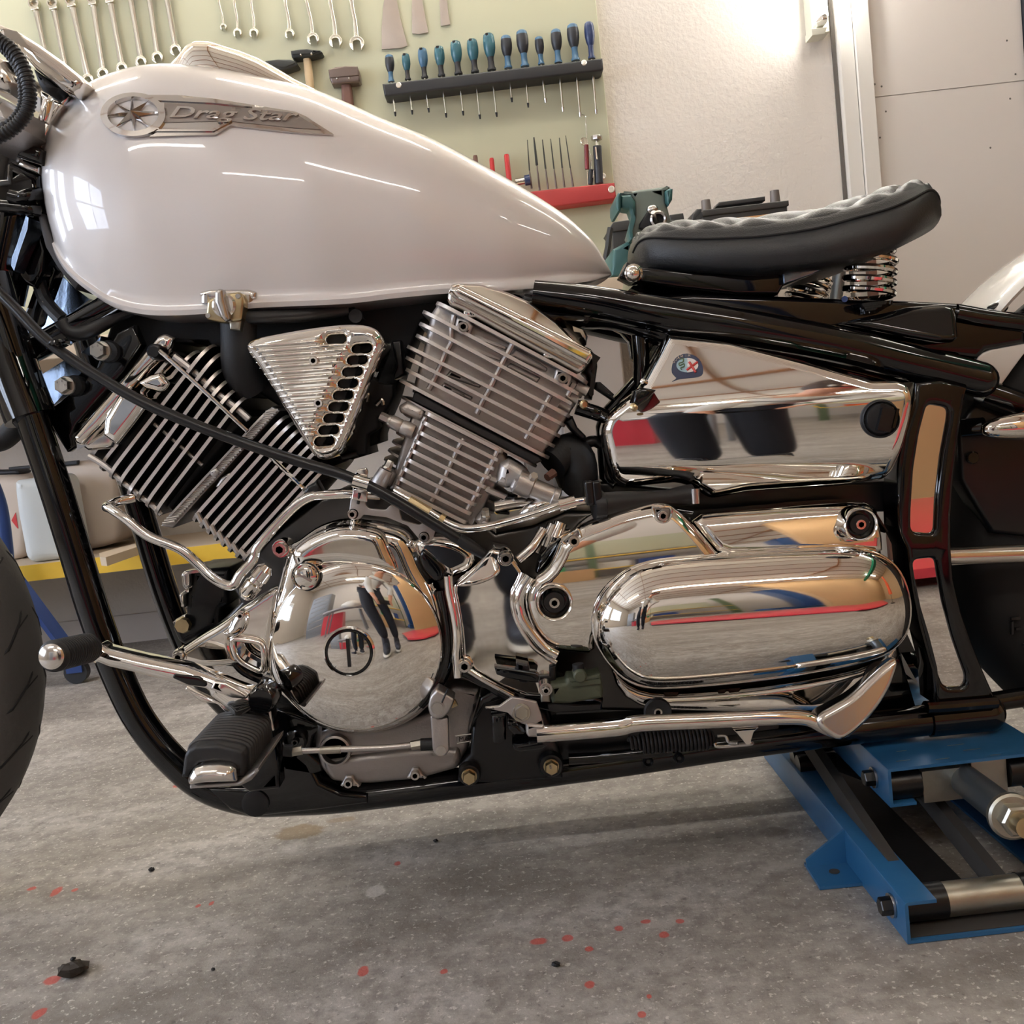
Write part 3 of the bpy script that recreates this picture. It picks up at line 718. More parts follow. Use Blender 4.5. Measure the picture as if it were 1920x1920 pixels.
for p, lab in (((1625, 543), 'lone screw in the board right of the magnet'),):
    q = P(*c1('G4', *p), TY); tag(MB().lathe(q, (0, -1, 0), [(.009, 0), (.007, .002), (.003, .002), (0, .001)], 14).obj('screw_head', 'bolt_silver'), lab, 'screw')
q = P(*c1('C2', 1395, 427), TY); tag(MB().lathe(q, (0, -1, 0), [(.009, 0), (.007, .002), (.003, .002), (0, .001)], 14).obj('screw_head', 'bolt_silver'), 'lone screw in the board under the navy screwdriver', 'screw')

# ---- workbench
BZ = .86; BY = 2.52
t = thing('workbench', 'long workbench along the back wall with a yellow edged lower shelf', 'workbench', (-.6, 2.8, 0))
MB().box((-2.6, BY, BZ-.045), (P(1478, 480, BY).x, WY-.024, BZ), bev=.004).obj('worktop', 'bench_wood', t)
sz = P(300, 1031, 2.66).z; sx1 = .05
MB().box((-2.6, 2.66, sz-.042), (sx1, WY-.024, sz), bev=.002).obj('shelf_board', 'bench_wood', t)
MB().box((-2.6, 2.655, sz-.043), (sx1, 2.66, sz-.001)).obj('shelf_edge', 'yellow_paint', t)
for x in (-2.5, sx1+.031, P(1440, 480, BY).x):
    for y in (2.6, WY-.08): MB().box((x-.03, y-.03, 0), (x+.03, y+.03, BZ-.0455)).obj('leg', 'post_grey', t)
t = thing('under_bench_cupboard', 'off white cupboard under the workbench behind the rear cylinder', 'cupboard', (.3, 2.7, 0))
xa, xb = P(1040, 700, 2.7).x, P(1170, 700, 2.7).x
MB().box((xa, 2.7, .02), (xb, WY-.024, BZ-.05), bev=.003).obj('body', 'cabinet_white', t)
MB().box((xa+.006, 2.682, .06), (xb-.004, 2.699, BZ-.06), bev=.004).obj('door_panel', 'cabinet_white', t)
# ---- canisters and tub on the lower shelf
def canister(name, pts, Yf, Yb, m, label, capm, cap, handle=None):
    q = P(*pts[0], Yf); t = thing(name, label, 'canister', (q.x, (Yf+Yb)/2, sz), 'canisters on the lower shelf')
    pl = [Vector((p.x, max(p.y, sz+.0005))) for p in xz(pts, Yf)]
    MB().prism(rounded(pl, .03, 5), Yf, Yb, .022).obj('body', m, t)
    if cap: MB().pprism(rounded(cap, 5, 3), Yf+.06, Yf+.13, .006).obj('cap', capm, t)
    return t
t = canister('canister', c('G1', (-420, 420), (100, 405), (300, 420), (330, 480), (270, 1355), (-420, 1420)), 2.83, 2.96, 'canister_cream', 'milky canister with red diamond label left of the black frame tube', 'rack_black', c('G1', (-300, 360), (180, 345), (215, 365), (200, 392), (-300, 425)))
MB().pprism(c('G1', (120, 880), (165, 795), (192, 965), (185, 965)), 2.828, 2.8295).obj('hazard_label', 'label_red', t)
canister('canister', c('G1', (132, 490), (150, 455), (300, 445), (420, 415), (620, 400), (780, 1300), (270, 1360), (225, 1100), (160, 760)), 2.68, 2.8, 'canister_clear', 'translucent white canister directly behind the black down tube', 'rack_black', None)
t = canister('canister', c('G1', (600, 280), (800, 255), (1150, 260), (1215, 330), (1270, 1100), (1050, 1175), (640, 1220)), 2.84, 3.02, 'canister_cream', 'cream canister between the down tube and front cylinder fins', 'rack_black', None)
MB().pprism(rounded(c('G1', (85, 318), (820, 243), (822, 290), (90, 352)), 1.5), 2.835, 2.85, .003).obj('handle', 'rack_black', t)
t = thing('tub', 'small white tub with blue band on the shelf end', 'tub', P(268, 1025, 2.8))
q = P(*c1('G1', 1545, 1185), 2.8); R = M(15, 2.8); q.z = sz
MB().lathe(q, (0, 0, 1), [(R, 0.0005), (R*1.04, .075)], 24).obj('band', 'label_blue', t)
MB().lathe(q, (0, 0, 1), [(R*1.0, .075), (R*1.06, .1), (R*1.06, .12), (R*.98, .125)], 24).obj('body', 'canister_clear', t)
MB().lathe(q, (0, 0, 1), [(R*1.2, .125), (R*1.5, .135), (R*1.5, .175), (R*1.35, .19), (0, .19)], 24).obj('lid', 'canister_white', t)
pl = [PZ(*c1('G1', *p), sz+.022) for p in ((1050, 1225), (1440, 1120), (1475, 1120), (1480, 1150), (1120, 1270), (1060, 1265))]
mb = MB(); n = len(pl); mb.loft([[p for p in pl], [Vector((p.x, p.y, sz+.0008)) for p in pl]]); tag(mb.obj('wood_lath', 'bench_wood'), 'short pale wooden lath lying beside the blue banded tub', 'lath')
# ---- blue stand behind the front wheel
t = thing('blue_stand', 'blue metal stand with round post behind the front tyre', 'stand', P(60, 1190, 2.3))
Y = 2.6
MB().ptube([(-18, 900, Y), (0, 950, Y), (10, 1020, Y), (14, 1075, Y), (16, 1110, Y)], .018, 14).obj('post', 'stand_blue', t)
a, b = P(24, 1078, Y), P(141, 1236, Y)
MB().tube([a, b], .021, 4).obj('brace', 'stand_blue', t)
MB().lathe((b.x, Y-.012, .0305), (0, 1, 0), [(.03, 0), (.03, .024)], 20).obj('caster', 'rack_black', t)
MB().box((b.x-.02, Y-.018, .03), (b.x+.02, Y+.018, b.z+.01)).obj('caster_fork', 'stand_blue', t)
MB().tube([b, Vector((b.x-.5, Y, b.z))], .018, 4).obj('base_bar', 'stand_blue', t)
MB().ball(P(17, 1044, Y-.03), .009).obj('bolt', 'bolt_silver', t)
# ---- vise
t = thing('bench_vise', 'green and grey steel bench vise on the workbench', 'vise', (P(1210, 470, 2.6).x, 2.7, BZ))
Y = 2.5
MB().pprism(c('G2', (215, 105), (420, 75), (690, 42), (690, 60), (640, 90), (650, 180), (690, 330), (730, 440), (620, 540), (330, 560), (300, 500), (350, 330), (345, 190), (310, 130), (240, 125)), Y+.03, Y+.12, .008).obj('moving_jaw', 'vise_grey', t)
MB().pprism(c('G2', (225, 130), (320, 125), (362, 190), (365, 290), (335, 430), (345, 560), (310, 560), (297, 480), (330, 350), (300, 270), (250, 262), (222, 250)), Y+.01, Y+.06, .008).obj('jaw_neck', 'vise_green', t)
MB().pprism(c('G2', (178, 150), (200, 105), (225, 105), (222, 280), (195, 285), (180, 240)), Y, Y+.14, .005).obj('jaw_plate', 'vise_green', t)
MB().pprism(c('G2', (650, 85), (690, 62), (718, 66), (712, 170), (680, 225), (655, 190)), Y+.01, Y+.14, .006).obj('jaw_plate', 'vise_green', t)
MB().pprism(c('G2', (150, 640), (300, 560), (340, 560), (330, 700), (300, 900), (130, 900), (140, 760)), Y+.05, Y+.25, .01).obj('base', 'vise_green', t)
q = P(*c1('G2', 562, 378), Y+.03); R = M(15.5, Y)
MB().lathe(q, (0, -1, 0), [(R*.95, 0), (R, .03), (R*.8, .034), (R*.62, .03), (R*.58, -.02), (0, -.02)], 28).obj('screw_collar', 'steel', t)
MB().tube([q+Vector((.004, .01, -.02)), q+Vector((-.012, -.035, .016))], .006, 10).obj('handle_rod', 'steel', t)
q = P(*c1('G2', 522, 268), Y+.01); MB().ball(q, M(10, Y), (1.1, .7, .85)).obj('handle_ball', 'steel', t)
MB().pprism(c('G2', (400, 400), (470, 290), (600, 280), (660, 350), (650, 400), (620, 440), (440, 460), (395, 440)), Y+.02, Y+.05, .006).obj('screw_flange', 'black_matt', t)
# ---- dark cases and battery on the bench
def batt(pts_body, pts_lid, Yf, Yb, name, label, cat):
    q = P(*pts_body[0], Yf); t = thing(name, label, cat, (q.x, (Yf+Yb)/2, BZ), None)
    pl = [Vector((p.x, max(p.y, BZ+.0005))) for p in xz(pts_body, Yf)]
    MB().prism(pl, Yf, Yb, .004).obj('case', 'battery_black', t)
    MB().pprism(pts_lid, Yf-.006, Yb+.006, .003).obj('lid', 'battery_black', t); return t
t = batt(c('G2', (1000, 330), (1800, 225), (1830, 700), (1000, 800)), c('G2', (985, 290), (1005, 270), (1815, 178), (1818, 225), (1790, 240), (1000, 330)), 2.78, 2.96, 'car_battery', 'black car battery with tan label on the workbench, behind the seat', 'battery')
MB().pprism(c('G2', (1115, 370), (1680, 303), (1685, 420), (1115, 480)), 2.776, 2.7775).obj('paper_label', 'tan_label', t)
MB().pprism(c('G2', (1130, 235), (1155, 195), (1590, 140), (1592, 182), (1150, 240)), 2.83, 2.9, .003).obj('carry_handle', 'battery_black', t)
for p in ((1032, 250), (1683, 160)):
    q = P(*c1('G2', *p), 2.82); MB().lathe(q-Vector((0, 0, .02)), (0, 0, 1), [(.014, 0), (.012, .04), (0, .04)], 16).obj('terminal', 'post_grey', t)
MB().pprism(c('G2', (885, 400), (900, 320), (945, 260), (1000, 255), (1000, 800), (885, 800)), 2.85, 2.98, .004).obj('end_wall', 'battery_black', t)
t = batt(c('G2', (600, 390), (860, 370), (870, 800), (600, 800)), c('G2', (590, 370), (855, 360), (862, 400), (590, 430)), 2.82, 2.98, 'black_box', 'low black box between the vise and the battery', 'box')
MB().pprism(c('G2', (690, 315), (815, 298), (825, 360), (690, 372)), 2.86, 2.95, .003).obj('filler_cap', 'battery_black', t)
t = batt(c('G2', (140, 470), (300, 440), (340, 800), (150, 800)), c('G2', (118, 440), (150, 385), (280, 365), (340, 365), (340, 450), (150, 480)), 2.82, 2.98, 'black_box', 'black lidded box left of the vise behind the tank tail', 'box')
MB().tube(cr([P(*c1('G2', *p), 2.78) for p in ((125, 440), (110, 520), (100, 620), (82, 720), (100, 745))], 4, False), .008, 8).obj('strap', 'battery_black', t)
t = thing('steel_post', 'grey steel post standing behind the seat springs', 'post', P(1583, 520, 2.95))
a, b = P(*c1('G8', 880, 300), 2.95), P(*c1('G8', 835, 660), 2.95); d = a-b; f0 = b - d*((b.z)/(d.z)); 
MB().tube([f0+d*.002, a+d*.0], .018, 18).obj('pole', 'grey_tube', t)
MB().lathe((f0.x, f0.y, 0.0005), (0, 0, 1), [(.09, 0), (.09, .012), (.02, .02), (0, .02)], 28).obj('foot', 'grey_tube', t)
a, b = P(*c1('G8', 1195, 200), 3.03), P(*c1('G8', 1195, 640), 3.03)
tag(MB().box((a.x-.012, 3.02, 0.0005), (a.x+.012, 3.044, a.z+.05)).obj('wooden_batten', 'dark_wood'), 'thin brown upright batten leaning behind the seat springs', 'batten')
# ---------------------------------------------------------------- the motorcycle
YC = 1.32
BIKE = thing('motorcycle', 'white and chrome cruiser motorcycle raised on the blue lift, with black frame', 'motorcycle', (0, YC, 0))
NY = Vector((0, -1, 0))
def mir(pts): return [Vector((p.x, 2*YC-p.y, p.z)) for p in pts]
def ftube(pts, r, n=18, sm=6, both=False, mb=None):
    q = [P(*p) for p in pts]; q = cr(q, sm, False) if sm else q
    mb = mb or MB(); mb.tube(q, r, n)
    if both: mb.tube(mir(q), r, n)
    return mb
def tilted(pts, Y, name):            # thin bright plate turned towards the window side
    pl = xz(pts, Y); x0 = sum(p.x for p in pl)/len(pl); z0 = sum(p.y for p in pl)/len(pl)
    return MB().pillow(pl, Y, Y+.03, .0008, .006, lambda x, z: -.5*(x-x0)+.08*(z-z0)).obj(name, 'blue_sheen_metal', BIKE)
# ---- frame
YF = 1.20
dl = [(-10, 560, YF), (24, 668, YF), (62, 790, YF), (102, 910, YF), (138, 1025, YF), (180, 1160, YF), (220, 1265, YF), (262, 1350, YF), (318, 1420, YF), (385, 1475, YF), (470, 1501, YF), (560, 1500, YF), (660, 1493, YF), (900, 1463, YF), (1160, 1428, YF), (1400, 1392, YF), (1640, 1362, YF), (1850, 1337, YF)]
fr = ftube(dl, .0185, 20, 6).obj('frame_rail', 'black_gloss', BIKE)
q = cr([P(*p) for p in dl], 6, False); MB().tube(mir(q), .0185, 20).obj('frame_rail', 'black_gloss', BIKE)
for s in (0, 1):
    e = P(1850, 1337, YF); e = mir([e])[0] if s else e
    mb = MB().ball(e, .022, (1, 1, 1)); e2 = P(1740, 1348, YF); e2 = mir([e2])[0] if s else e2; mb.tube([e2, e], .022, 18); mb.obj('rail_end', 'black_gloss', BIKE)
# thick lug at the top of the down tube
ftube([(-30, 520, 1.21), (0, 620, 1.21), (30, 710, 1.205), (58, 785, 1.2)], .029, 20, 5).obj('neck_lug', 'black_gloss', BIKE)
MB().pprism(c('E4', (0, 640), (60, 600), (240, 820), (330, 930), (250, 1030), (190, 1060), (40, 900), (0, 830)), 1.185, 1.24, .006).obj('steering_stop', 'black_gloss', BIKE)
ftube([(-40, 830, 1.26), (0, 825, 1.26), (20, 812, 1.26), (34, 795, 1.26)], .014, 12).obj('cable_guide', 'black_matt', BIKE)
MB().pprism(c('E4', (270, 1050), (330, 1020), (420, 1400), (395, 1430), (340, 1360)), 1.22, 1.26, .004).obj('frame_tab', 'black_gloss', BIKE)
# head stock and neck
hs = [P(52, 285, 1.3), P(26, 390, 1.3), P(-12, 560, 1.3)]
MB().tube(cr(hs, 6, False), .036, 26).obj('head_stock', 'black_gloss', BIKE)
MB().pprism(c('E3', (430, 0), (460, 120), (560, 450), (520, 700), (420, 900), (300, 850), (150, 720), (200, 500), (330, 100), (350, 0)), 1.285, 1.33, .006).obj('neck_gusset', 'black_gloss', BIKE)
tilted(c('E3', (335, 30), (378, 60), (360, 200), (230, 480), (150, 690), (100, 620), (110, 520), (190, 370)), 1.25, 'neck_highlight')  # bright plate shaped as the highlight on the black neck tube
tilted(c('E3', (560, 560), (700, 690), (940, 900), (1180, 1060), (520, 1440), (380, 1420), (400, 1000)), 1.345, 'gusset_plate')
MB().pprism(c('E3', (400, 900), (590, 530), (680, 680), (560, 1010), (500, 1120), (440, 1320), (250, 1480), (180, 1450), (330, 1100)), 1.31, 1.334, .003).obj('neck_gusset', 'black_gloss', BIKE)
ftube([c1('E3', 460, 800)+(1.30,), c1('E3', 530, 1020)+(1.30,), c1('E3', 640, 1170)+(1.29,), c1('E3', 760, 1290)+(1.28,)], .0085, 10).obj('wiring_loom', 'black_matt', BIKE)
ftube([c1('E3', 160, 1740)+(1.25,), c1('E3', 500, 1580)+(1.25,), c1('E3', 1000, 1300)+(1.25,), c1('E3', 1500, 1010)+(1.25,)], .0155, 18).obj('backbone_tube', 'black_gloss', BIKE)
ftube([c1('E3', 180, 1660)+(1.27,), c1('E3', 700, 1350)+(1.27,), c1('E3', 1180, 1080)+(1.27,)], .006, 12).obj('wiring_loom', 'black_gloss', BIKE)
ftube([c1('E3', 740, 1300)+(1.24,), c1('E3', 850, 1420)+(1.24,), c1('E3', 1050, 1420)+(1.24,), c1('E3', 1400, 1230)+(1.25,), c1('E3', 1700, 1100)+(1.26,)], .009, 12).obj('breather_hose', 'rubber', BIKE)
tilted(c('E4', (405, 400), (840, 195), (1070, 335), (950, 480), (700, 700), (550, 820)), 1.245, 'mount_plate')
tilted(c('E4', (930, 130), (1130, 20), (1230, -60), (1200, 130), (1100, 180)), 1.232, 'mount_plate')
MB().pprism(c('E4', (550, 830), (720, 720), (1010, 470), (1075, 370), (1180, 300), (1400, -100), (1600, -200), (1700, 40), (1470, 380), (1180, 700), (920, 1000), (860, 1130), (880, 1260), (800, 1330), (640, 1080), (570, 960)), 1.232, 1.25, .003).obj('engine_bracket', 'black_gloss', BIKE)
for x, y, R in ((800, 532, 88), (1222, 115, 92)):
    px = c1('E4', x, y); r = M(R*.15625, 1.2)
    b = MB(); q = P(*px, 1.212); b.lathe(q+Vector((.001, .03, 0)), NY, [(r*1.5, 0), (r*1.5, .012), (r*1.3, .016)], 24); b.obj('bolt_boss', 'black_matt', BIKE)
    b = MB().hexb(q, NY, r*1.08, .016, 1.2); o = b.obj('hex_bolt', 'bolt_silver', BIKE)
    m2 = MB()
    for k, chx in enumerate('8.8 D'):
        a = PI*.75 - k*.62
        if chx != ' ': solid_text(m2, chx, r*.42, lambda tx, ty, h, a=a: q + Vector((math.cos(a)*r*.58+tx-r*.1, -.0162-h, math.sin(a)*r*.58+ty-r*.1)), .0004)
    m2.obj('stamped_marks', 'case_grey', o)
# seat rails (upper), with rounded ends
sr = [(1000, 552, 1.215), (1110, 566, 1.21), (1230, 588, 1.205), (1400, 615, 1.2), (1560, 644, 1.2), (1700, 678, 1.2), (1838, 712, 1.2)]
for s in (0, 1):
    q = cr([P(*p) for p in sr], 6, False); n = len(q); q = mir(q) if s else q
    rad = [.0165 + .0045*min(1, i/(n*.35)) for i in range(n)]
    MB().tube(q, rad, 22).ball(q[-1], .0208).obj('seat_rail', 'black_gloss', BIKE)
q = cr([P(*p) for p in ((1010, 590, 1.24), (1130, 590, 1.23), (1200, 605, 1.22), (1300, 640, 1.22))], 5, False)
MB().tube(q, .017, 16).obj('cross_gusset', 'black_gloss', BIKE)
MB().pprism(c('C6', (930, 190), (1000, 200), (1300, 250), (1900, 330), (1920, 480), (1700, 400), (1560, 330), (1300, 280), (1000, 230)), 1.215, 1.25, .006).obj('rail_gusset', 'black_gloss', BIKE)
ftube([(1196, 590, 1.225), (1200, 640, 1.225), (1203, 690, 1.225), (1200, 760, 1.23)], .010, 14).obj('side_strut', 'black_gloss', BIKE)
MB().pprism(c('E5', (1200, 560), (1560, 780), (1590, 800), (1350, 1130), (1240, 1330), (1230, 1000), (1215, 700)), 1.235, 1.26, .004).obj('side_bracket', 'black_gloss', BIKE)
MB().pprism(c('E5', (760, 560), (1000, 570), (1180, 640), (1225, 760), (1235, 1150), (1180, 1100), (1150, 900), (1060, 800), (900, 720), (780, 640)), 1.31, 1.33, .004).obj('inner_fender', 'black_gloss', BIKE)
MB().pprism(c('E5', (110, 390), (200, 390), (260, 440), (480, 490), (560, 530), (690, 480), (780, 570), (770, 620), (330, 620), (160, 480)), 1.29, 1.30, .002).obj('wire_cover', 'dark_brown', BIKE)
MB().pprism(c('E5', (370, 630), (700, 630), (880, 730), (640, 760), (480, 740), (400, 690)), 1.30, 1.31, .002, [c('E5', (540, 690), (575, 685), (575, 712), (540, 716)), c('E5', (615, 672), (638, 670), (638, 705), (615, 705)), c('E5', (680, 675), (722, 673), (722, 695), (680, 697))]).obj('perforated_strap', 'olive', BIKE)
# rear upright with two bowed slots and polished plates inside
out = c('C8', (1165, 800), (1150, 960), (1085, 1150), (1050, 1400), (1042, 1650), (1050, 1850)) + c('E8', (-5, 600), (10, 760), (60, 1000), (120, 1200), (170, 1400), (190, 1640), (600, 1600), (520, 1420), (440, 1220), (370, 1020), (320, 800), (305, 600), (305, 400)) + c('C8', (1440, 1500), (1480, 1150), (1520, 900), (1540, 830), (1350, 780))
s1 = rounded(c('C8', (1258, 950), (1398, 975), (1398, 1040), (1350, 1300), (1315, 1600), (1304, 1850), (1146, 1838), (1146, 1700), (1165, 1400), (1205, 1150)), 12, 4)
s2 = rounded(c('E8', (48, 678), (195, 662), (212, 780), (245, 960), (310, 1200), (402, 1460), (385, 1525), (255, 1525), (190, 1360), (120, 1100), (75, 880)), 11, 4)
mb = MB(); mb.pprism(out, 1.178, 1.222, .006, [s1, s2]); mb.obj('rear_upright', 'black_gloss', BIKE)
mb = MB(); mb.pprism(out, 1.178, 1.222, .006, [s1, s2]); mb.v = [(x, 2*YC-y, z) for x, y, z in mb.v]; mb.obj('rear_upright', 'black_gloss', BIKE)
for s in (s1, s2):
    lp = xz(s, 1.178)
    pl = inset(lp, -.004); MB().prism(pl, 1.1845, 1.188).obj('polished_plate', 'mirror_plate', BIKE)
for a, b in (((135, 1660), (600, 1625)), ):
    MB().ptube([c1('E8', *a)+(1.175,), c1('E8', 300, 1650)+(1.175,), c1('E8', *b)+(1.175,)], .007, 10).obj('weld_bead', 'black_gloss', BIKE)
# seat tray and rear lug
MB().pprism([(1150, 560), (1300, 548), (1400, 553), (1500, 556), (1590, 560), (1700, 563), (1795, 568), (1850, 580), (1925, 593), (1925, 645), (1850, 658), (1835, 676), (1700, 660), (1550, 640), (1400, 605), (1250, 590)], 1.235, 1.40, .008).obj('rear_tray', 'black_gloss', BIKE)
zl_ = P(*c1('C8', 1200, 520), 1.2).z
MB().pillow(xz(rounded(c('C8', (640, 390), (760, 360), (1000, 310), (1150, 270), (1400, 250), (1450, 265), (1466, 330), (1440, 500), (1400, 530), (1310, 530), (1100, 490), (880, 440)), 5, 3), 1.2), 1.185, 1.25, .010, .006, lambda x, z: .55*max(0, z-zl_)).obj('tray_lug', 'black_gloss', BIKE)
ftube([(1790, 588, 1.24), (1860, 600, 1.24), (1960, 612, 1.24)], .012, 14).obj('rear_strut', 'black_gloss', BIKE)
for x, y, rr in ((1870, 578, 20), (1925, 590, 14)):
    q = P(x, y, 1.26); MB().ball(q, M(rr, 1.26), (1, .6, .55)).obj('rear_lug_bolt', 'black_satin', BIKE)
# lower left foot peg plate
MB().pprism([(385, 1478), (470, 1480), (520, 1420), (540, 1395), (582, 1430), (600, 1468), (640, 1486), (690, 1490), (690, 1508), (600, 1520), (470, 1534), (430, 1520)], 1.178, 1.222, .006).obj('peg_plate', 'black_gloss', BIKE)
q = P(*c1('D5', 765, 1275), 1.178); MB().lathe(q, NY, [(.016, 0), (.016, .003), (.013, .004), (0, .004)], 22).obj('peg_plate_plug', 'black_satin', BIKE)
# ---- fuel tank
ptop = [(72, 330), (75, 297), (86, 253), (100, 218), (118, 192), (140, 170), (173, 146), (200, 133), (250, 119), (300, 113), (350, 115), (417, 123), (500, 140), (583, 160), (640, 182), (720, 217), (807, 252), (887, 293), (973, 340), (1050, 388), (1090, 421), (1117, 449), (1137, 481), (1150, 508)]
pbot = [(72, 336), (75, 370), (83, 410), (100, 465), (123, 506), (150, 534), (180, 556), (217, 579), (267, 592), (317, 595), (400, 591), (480, 581), (640, 574), (740, 563), (840, 554), (973, 547), (1083, 534), (1130, 523), (1150, 512)]
wpx = [(72, .004), (76, .03), (86, .058), (110, .088), (150, .113), (217, .133), (300, .145), (450, .15), (600, .145), (800, .124), (950, .098), (1060, .068), (1120, .043), (1143, .022), (1150, .01)]
def ip(x, L): return float(np.interp(x, [a for a, _ in L], [b for _, b in L]))
YT = 1.285
TT = [P(x, y, YT) for x, y in ptop]; TB = [P(x, y, YC-.86*ip(x, wpx)) for x, y in pbot]; TW = [(P(x, 330 if x < 700 else 480, YT).x, w) for x, w in wpx]
x0, x1 = TT[0].x, TT[-1].x
from bisect import bisect
def smi(pts):                       # smooth curve through points sorted by x
    q = cr(pts, 8, False); return [p.x for p in q], [p.z for p in q]
tx, tz = smi(TT); bx, bz = smi(TB)
bx[0] = x0
ZT = lambda x: float(np.interp(x, tx, tz)); ZB = lambda x: float(np.interp(x, np.maximum.accumulate(bx), bz)); WT = lambda x: float(np.interp(x, [a for a, _ in TW], [b for _, b in TW]))
NS, rings, NA = 90, [], 15
for i in range(NS+1):
    t = i/NS; x = x0 + (x1-x0)*(1-math.cos(PI*t))/2
    if i == 0: x += .0006
    if i == NS: x -= .0006
    zt, zb, w = ZT(x), ZB(x), WT(x); zb = min(zb, zt-.003); hgt = zt-zb
    w_ = np.mean([WT(x+d) for d in (-.012, -.006, 0, .006, .012)]) if 6 < i < NS-3 else w
    zm = zb + hgt*.40; half = []
    fl = min(1, hgt/.1); L = .012*fl
    half += [(w_*.80, zb), (w_*.86+.006*fl, zb+.0015*fl), (w_*.87+.0065*fl, zb+.007*fl), (w_*.865+.002*fl, zb+L)]
    for k in range(1, 9):
        s = 1-k/9; half.append((w_*(1-.135*s**1.8), zm - (zm-zb-L)*s))
    for k in range(NA+1):
        a = PI/2*k/NA; half.append((w_*max(math.cos(a), 0)**.92, zm + (zt-zm)*math.sin(a)**.92))
    ring = [Vector((x, YC-y, z)) for y, z in half] + [Vector((x, YC+y, z)) for y, z in half[::-1][1:]]
    rings.append(ring)
tk = MB().loft(rings)
TANK = tk.obj('fuel_tank', 'white_paint', BIKE, 60)
bvh = BVHTree.FromPolygons([v.co for v in TANK.data.vertices], [tuple(p.vertices) for p in TANK.data.polygons])
def hit(px, py, tree=None, off=0.0):
    d = ray(px, py).normalized(); loc, n, i, ds = (tree or bvh).ray_cast(CAM, d)
    if loc is None:
        loc = CAM + d*1.25; n = NY
    if n.dot(d) > 0: n = -n
    return loc + n*off
def decal(mb, outer, holes=(), h=.002, tree=None, base=-.001, step=6, sm=False):
    def dens(l):
        o = []
        for i in range(len(l)):
            a, b = Vector(l[i]), Vector(l[(i+1) % len(l)]); k = max(1, int((b-a).length/step))
            o += [a.lerp(b, j/k) for j in range(k)]
        return o
    o, hs = dens(outer), [dens(x) for x in holes]
    xs = [p.x for p in o]; ys = [p.y for p in o]; ex = []
    yy = min(ys)
    while yy < max(ys):
        xx = min(xs)
        while xx < max(xs):
            if inside((xx, yy), o) and not any(inside((xx, yy), z) for z in hs): ex.append((xx, yy))
            xx += step*1.3
        yy += step*1.3
    v, f = tri(o, hs, ex); mb.add([hit(p.x, p.y, tree, h) for p in v], f)
    for lp in [o, *hs]:
        n = len(lp); b = len(mb.v)
        mb.v += [tuple(hit(p.x, p.y, tree, h)) for p in lp] + [tuple(hit(p.x, p.y, tree, base)) for p in lp]
        for i in range(n): mb.f.append((b+i, b+(i+1) % n, b+n+(i+1) % n, b+n+i)); mb.m.append(mb.cur)
    return mb
# badge: ring, eight pointed star, wing with the lettering
el = lambda cx, cy, rx, ry, n=44: [(cx+rx*math.cos(2*PI*k/n), cy+ry*math.sin(2*PI*k/n)) for k in range(n)]
wing = decal(MB(), c('C1', (800, 545), (1000, 546), (1200, 566), (1450, 606), (1660, 640), (1722, 668), (1875, 766), (1640, 752), (1300, 714), (1215, 765), (1000, 770), (845, 776), (885, 745), (920, 700), (934, 655), (915, 605), (872, 570)), (), .003).obj('tank_badge', 'badge_chrome', TANK, 30)
decal(MB(), c('C1', (930, 592), (1200, 602), (1440, 627), (1660, 650), (1805, 742), (1620, 727), (1290, 692), (930, 700)), (), .0036, base=.002).obj('badge_panel', 'badge_grey', TANK)
for pts in (((860, 570), (1200, 588), (1420, 612), (1420, 617), (1200, 594), (860, 578)), ((860, 738), (1195, 738), (1275, 703), (1290, 706), (1205, 750), (860, 750))):
    decal(MB(), c('C1', *pts), (), .0044, base=.002, step=4).obj('badge_rib', 'badge_chrome', TANK)
mb = MB(); s = 43/3
def tmap(x, y, h):
    u, v = x, y; ox, oy = c1('C1', 952, 674); return hit(ox+u*.998+v*0, oy+u*.035-v, None, .0034+h)
vs, fs = text2d('Drag Star', 29, shear=.35, bold=.35); wmax = max(x for x, _ in vs)
k_ = (1682-952)/3/wmax
solid_text(mb, 'Drag Star', 29, lambda x, y, h: tmap(x*k_, y*.98, h), .0022, shear=.35, bold=.35)
mb.obj('badge_lettering', 'badge_chrome', TANK)
cx, cy = c1('C1', 760, 660)
decal(MB(), el(cx, cy, 60, 39.5), [el(cx, cy-1, 47, 31)], .0055, step=4).obj('badge_ring', 'badge_chrome', TANK)
ce = c1('C1', 750, 648); tips = [(745, 545), (838, 580), (932, 640), (850, 728), (762, 755), (655, 728), (585, 662), (655, 590)]
mb = MB(); C0 = hit(*ce, None, .008); rim = []
for k in range(8):
    t = c1('C1', *tips[k]); t2 = c1('C1', *tips[(k+1) % 8]); mid = ((t[0]+t2[0])/2, (t[1]+t2[1])/2)
    inn = (ce[0]+(mid[0]-ce[0])*.26, ce[1]+(mid[1]-ce[1])*.26); rim += [hit(*t, None, .003), hit(*inn, None, .0015)]
b = len(mb.v); mb.v += [tuple(C0)] + [tuple(p) for p in rim]
for k in range(16): mb.f.append((b, b+1+k, b+1+(k+1) % 16)); mb.m.append(0)
mb.obj('badge_star', 'badge_chrome', TANK, 10)
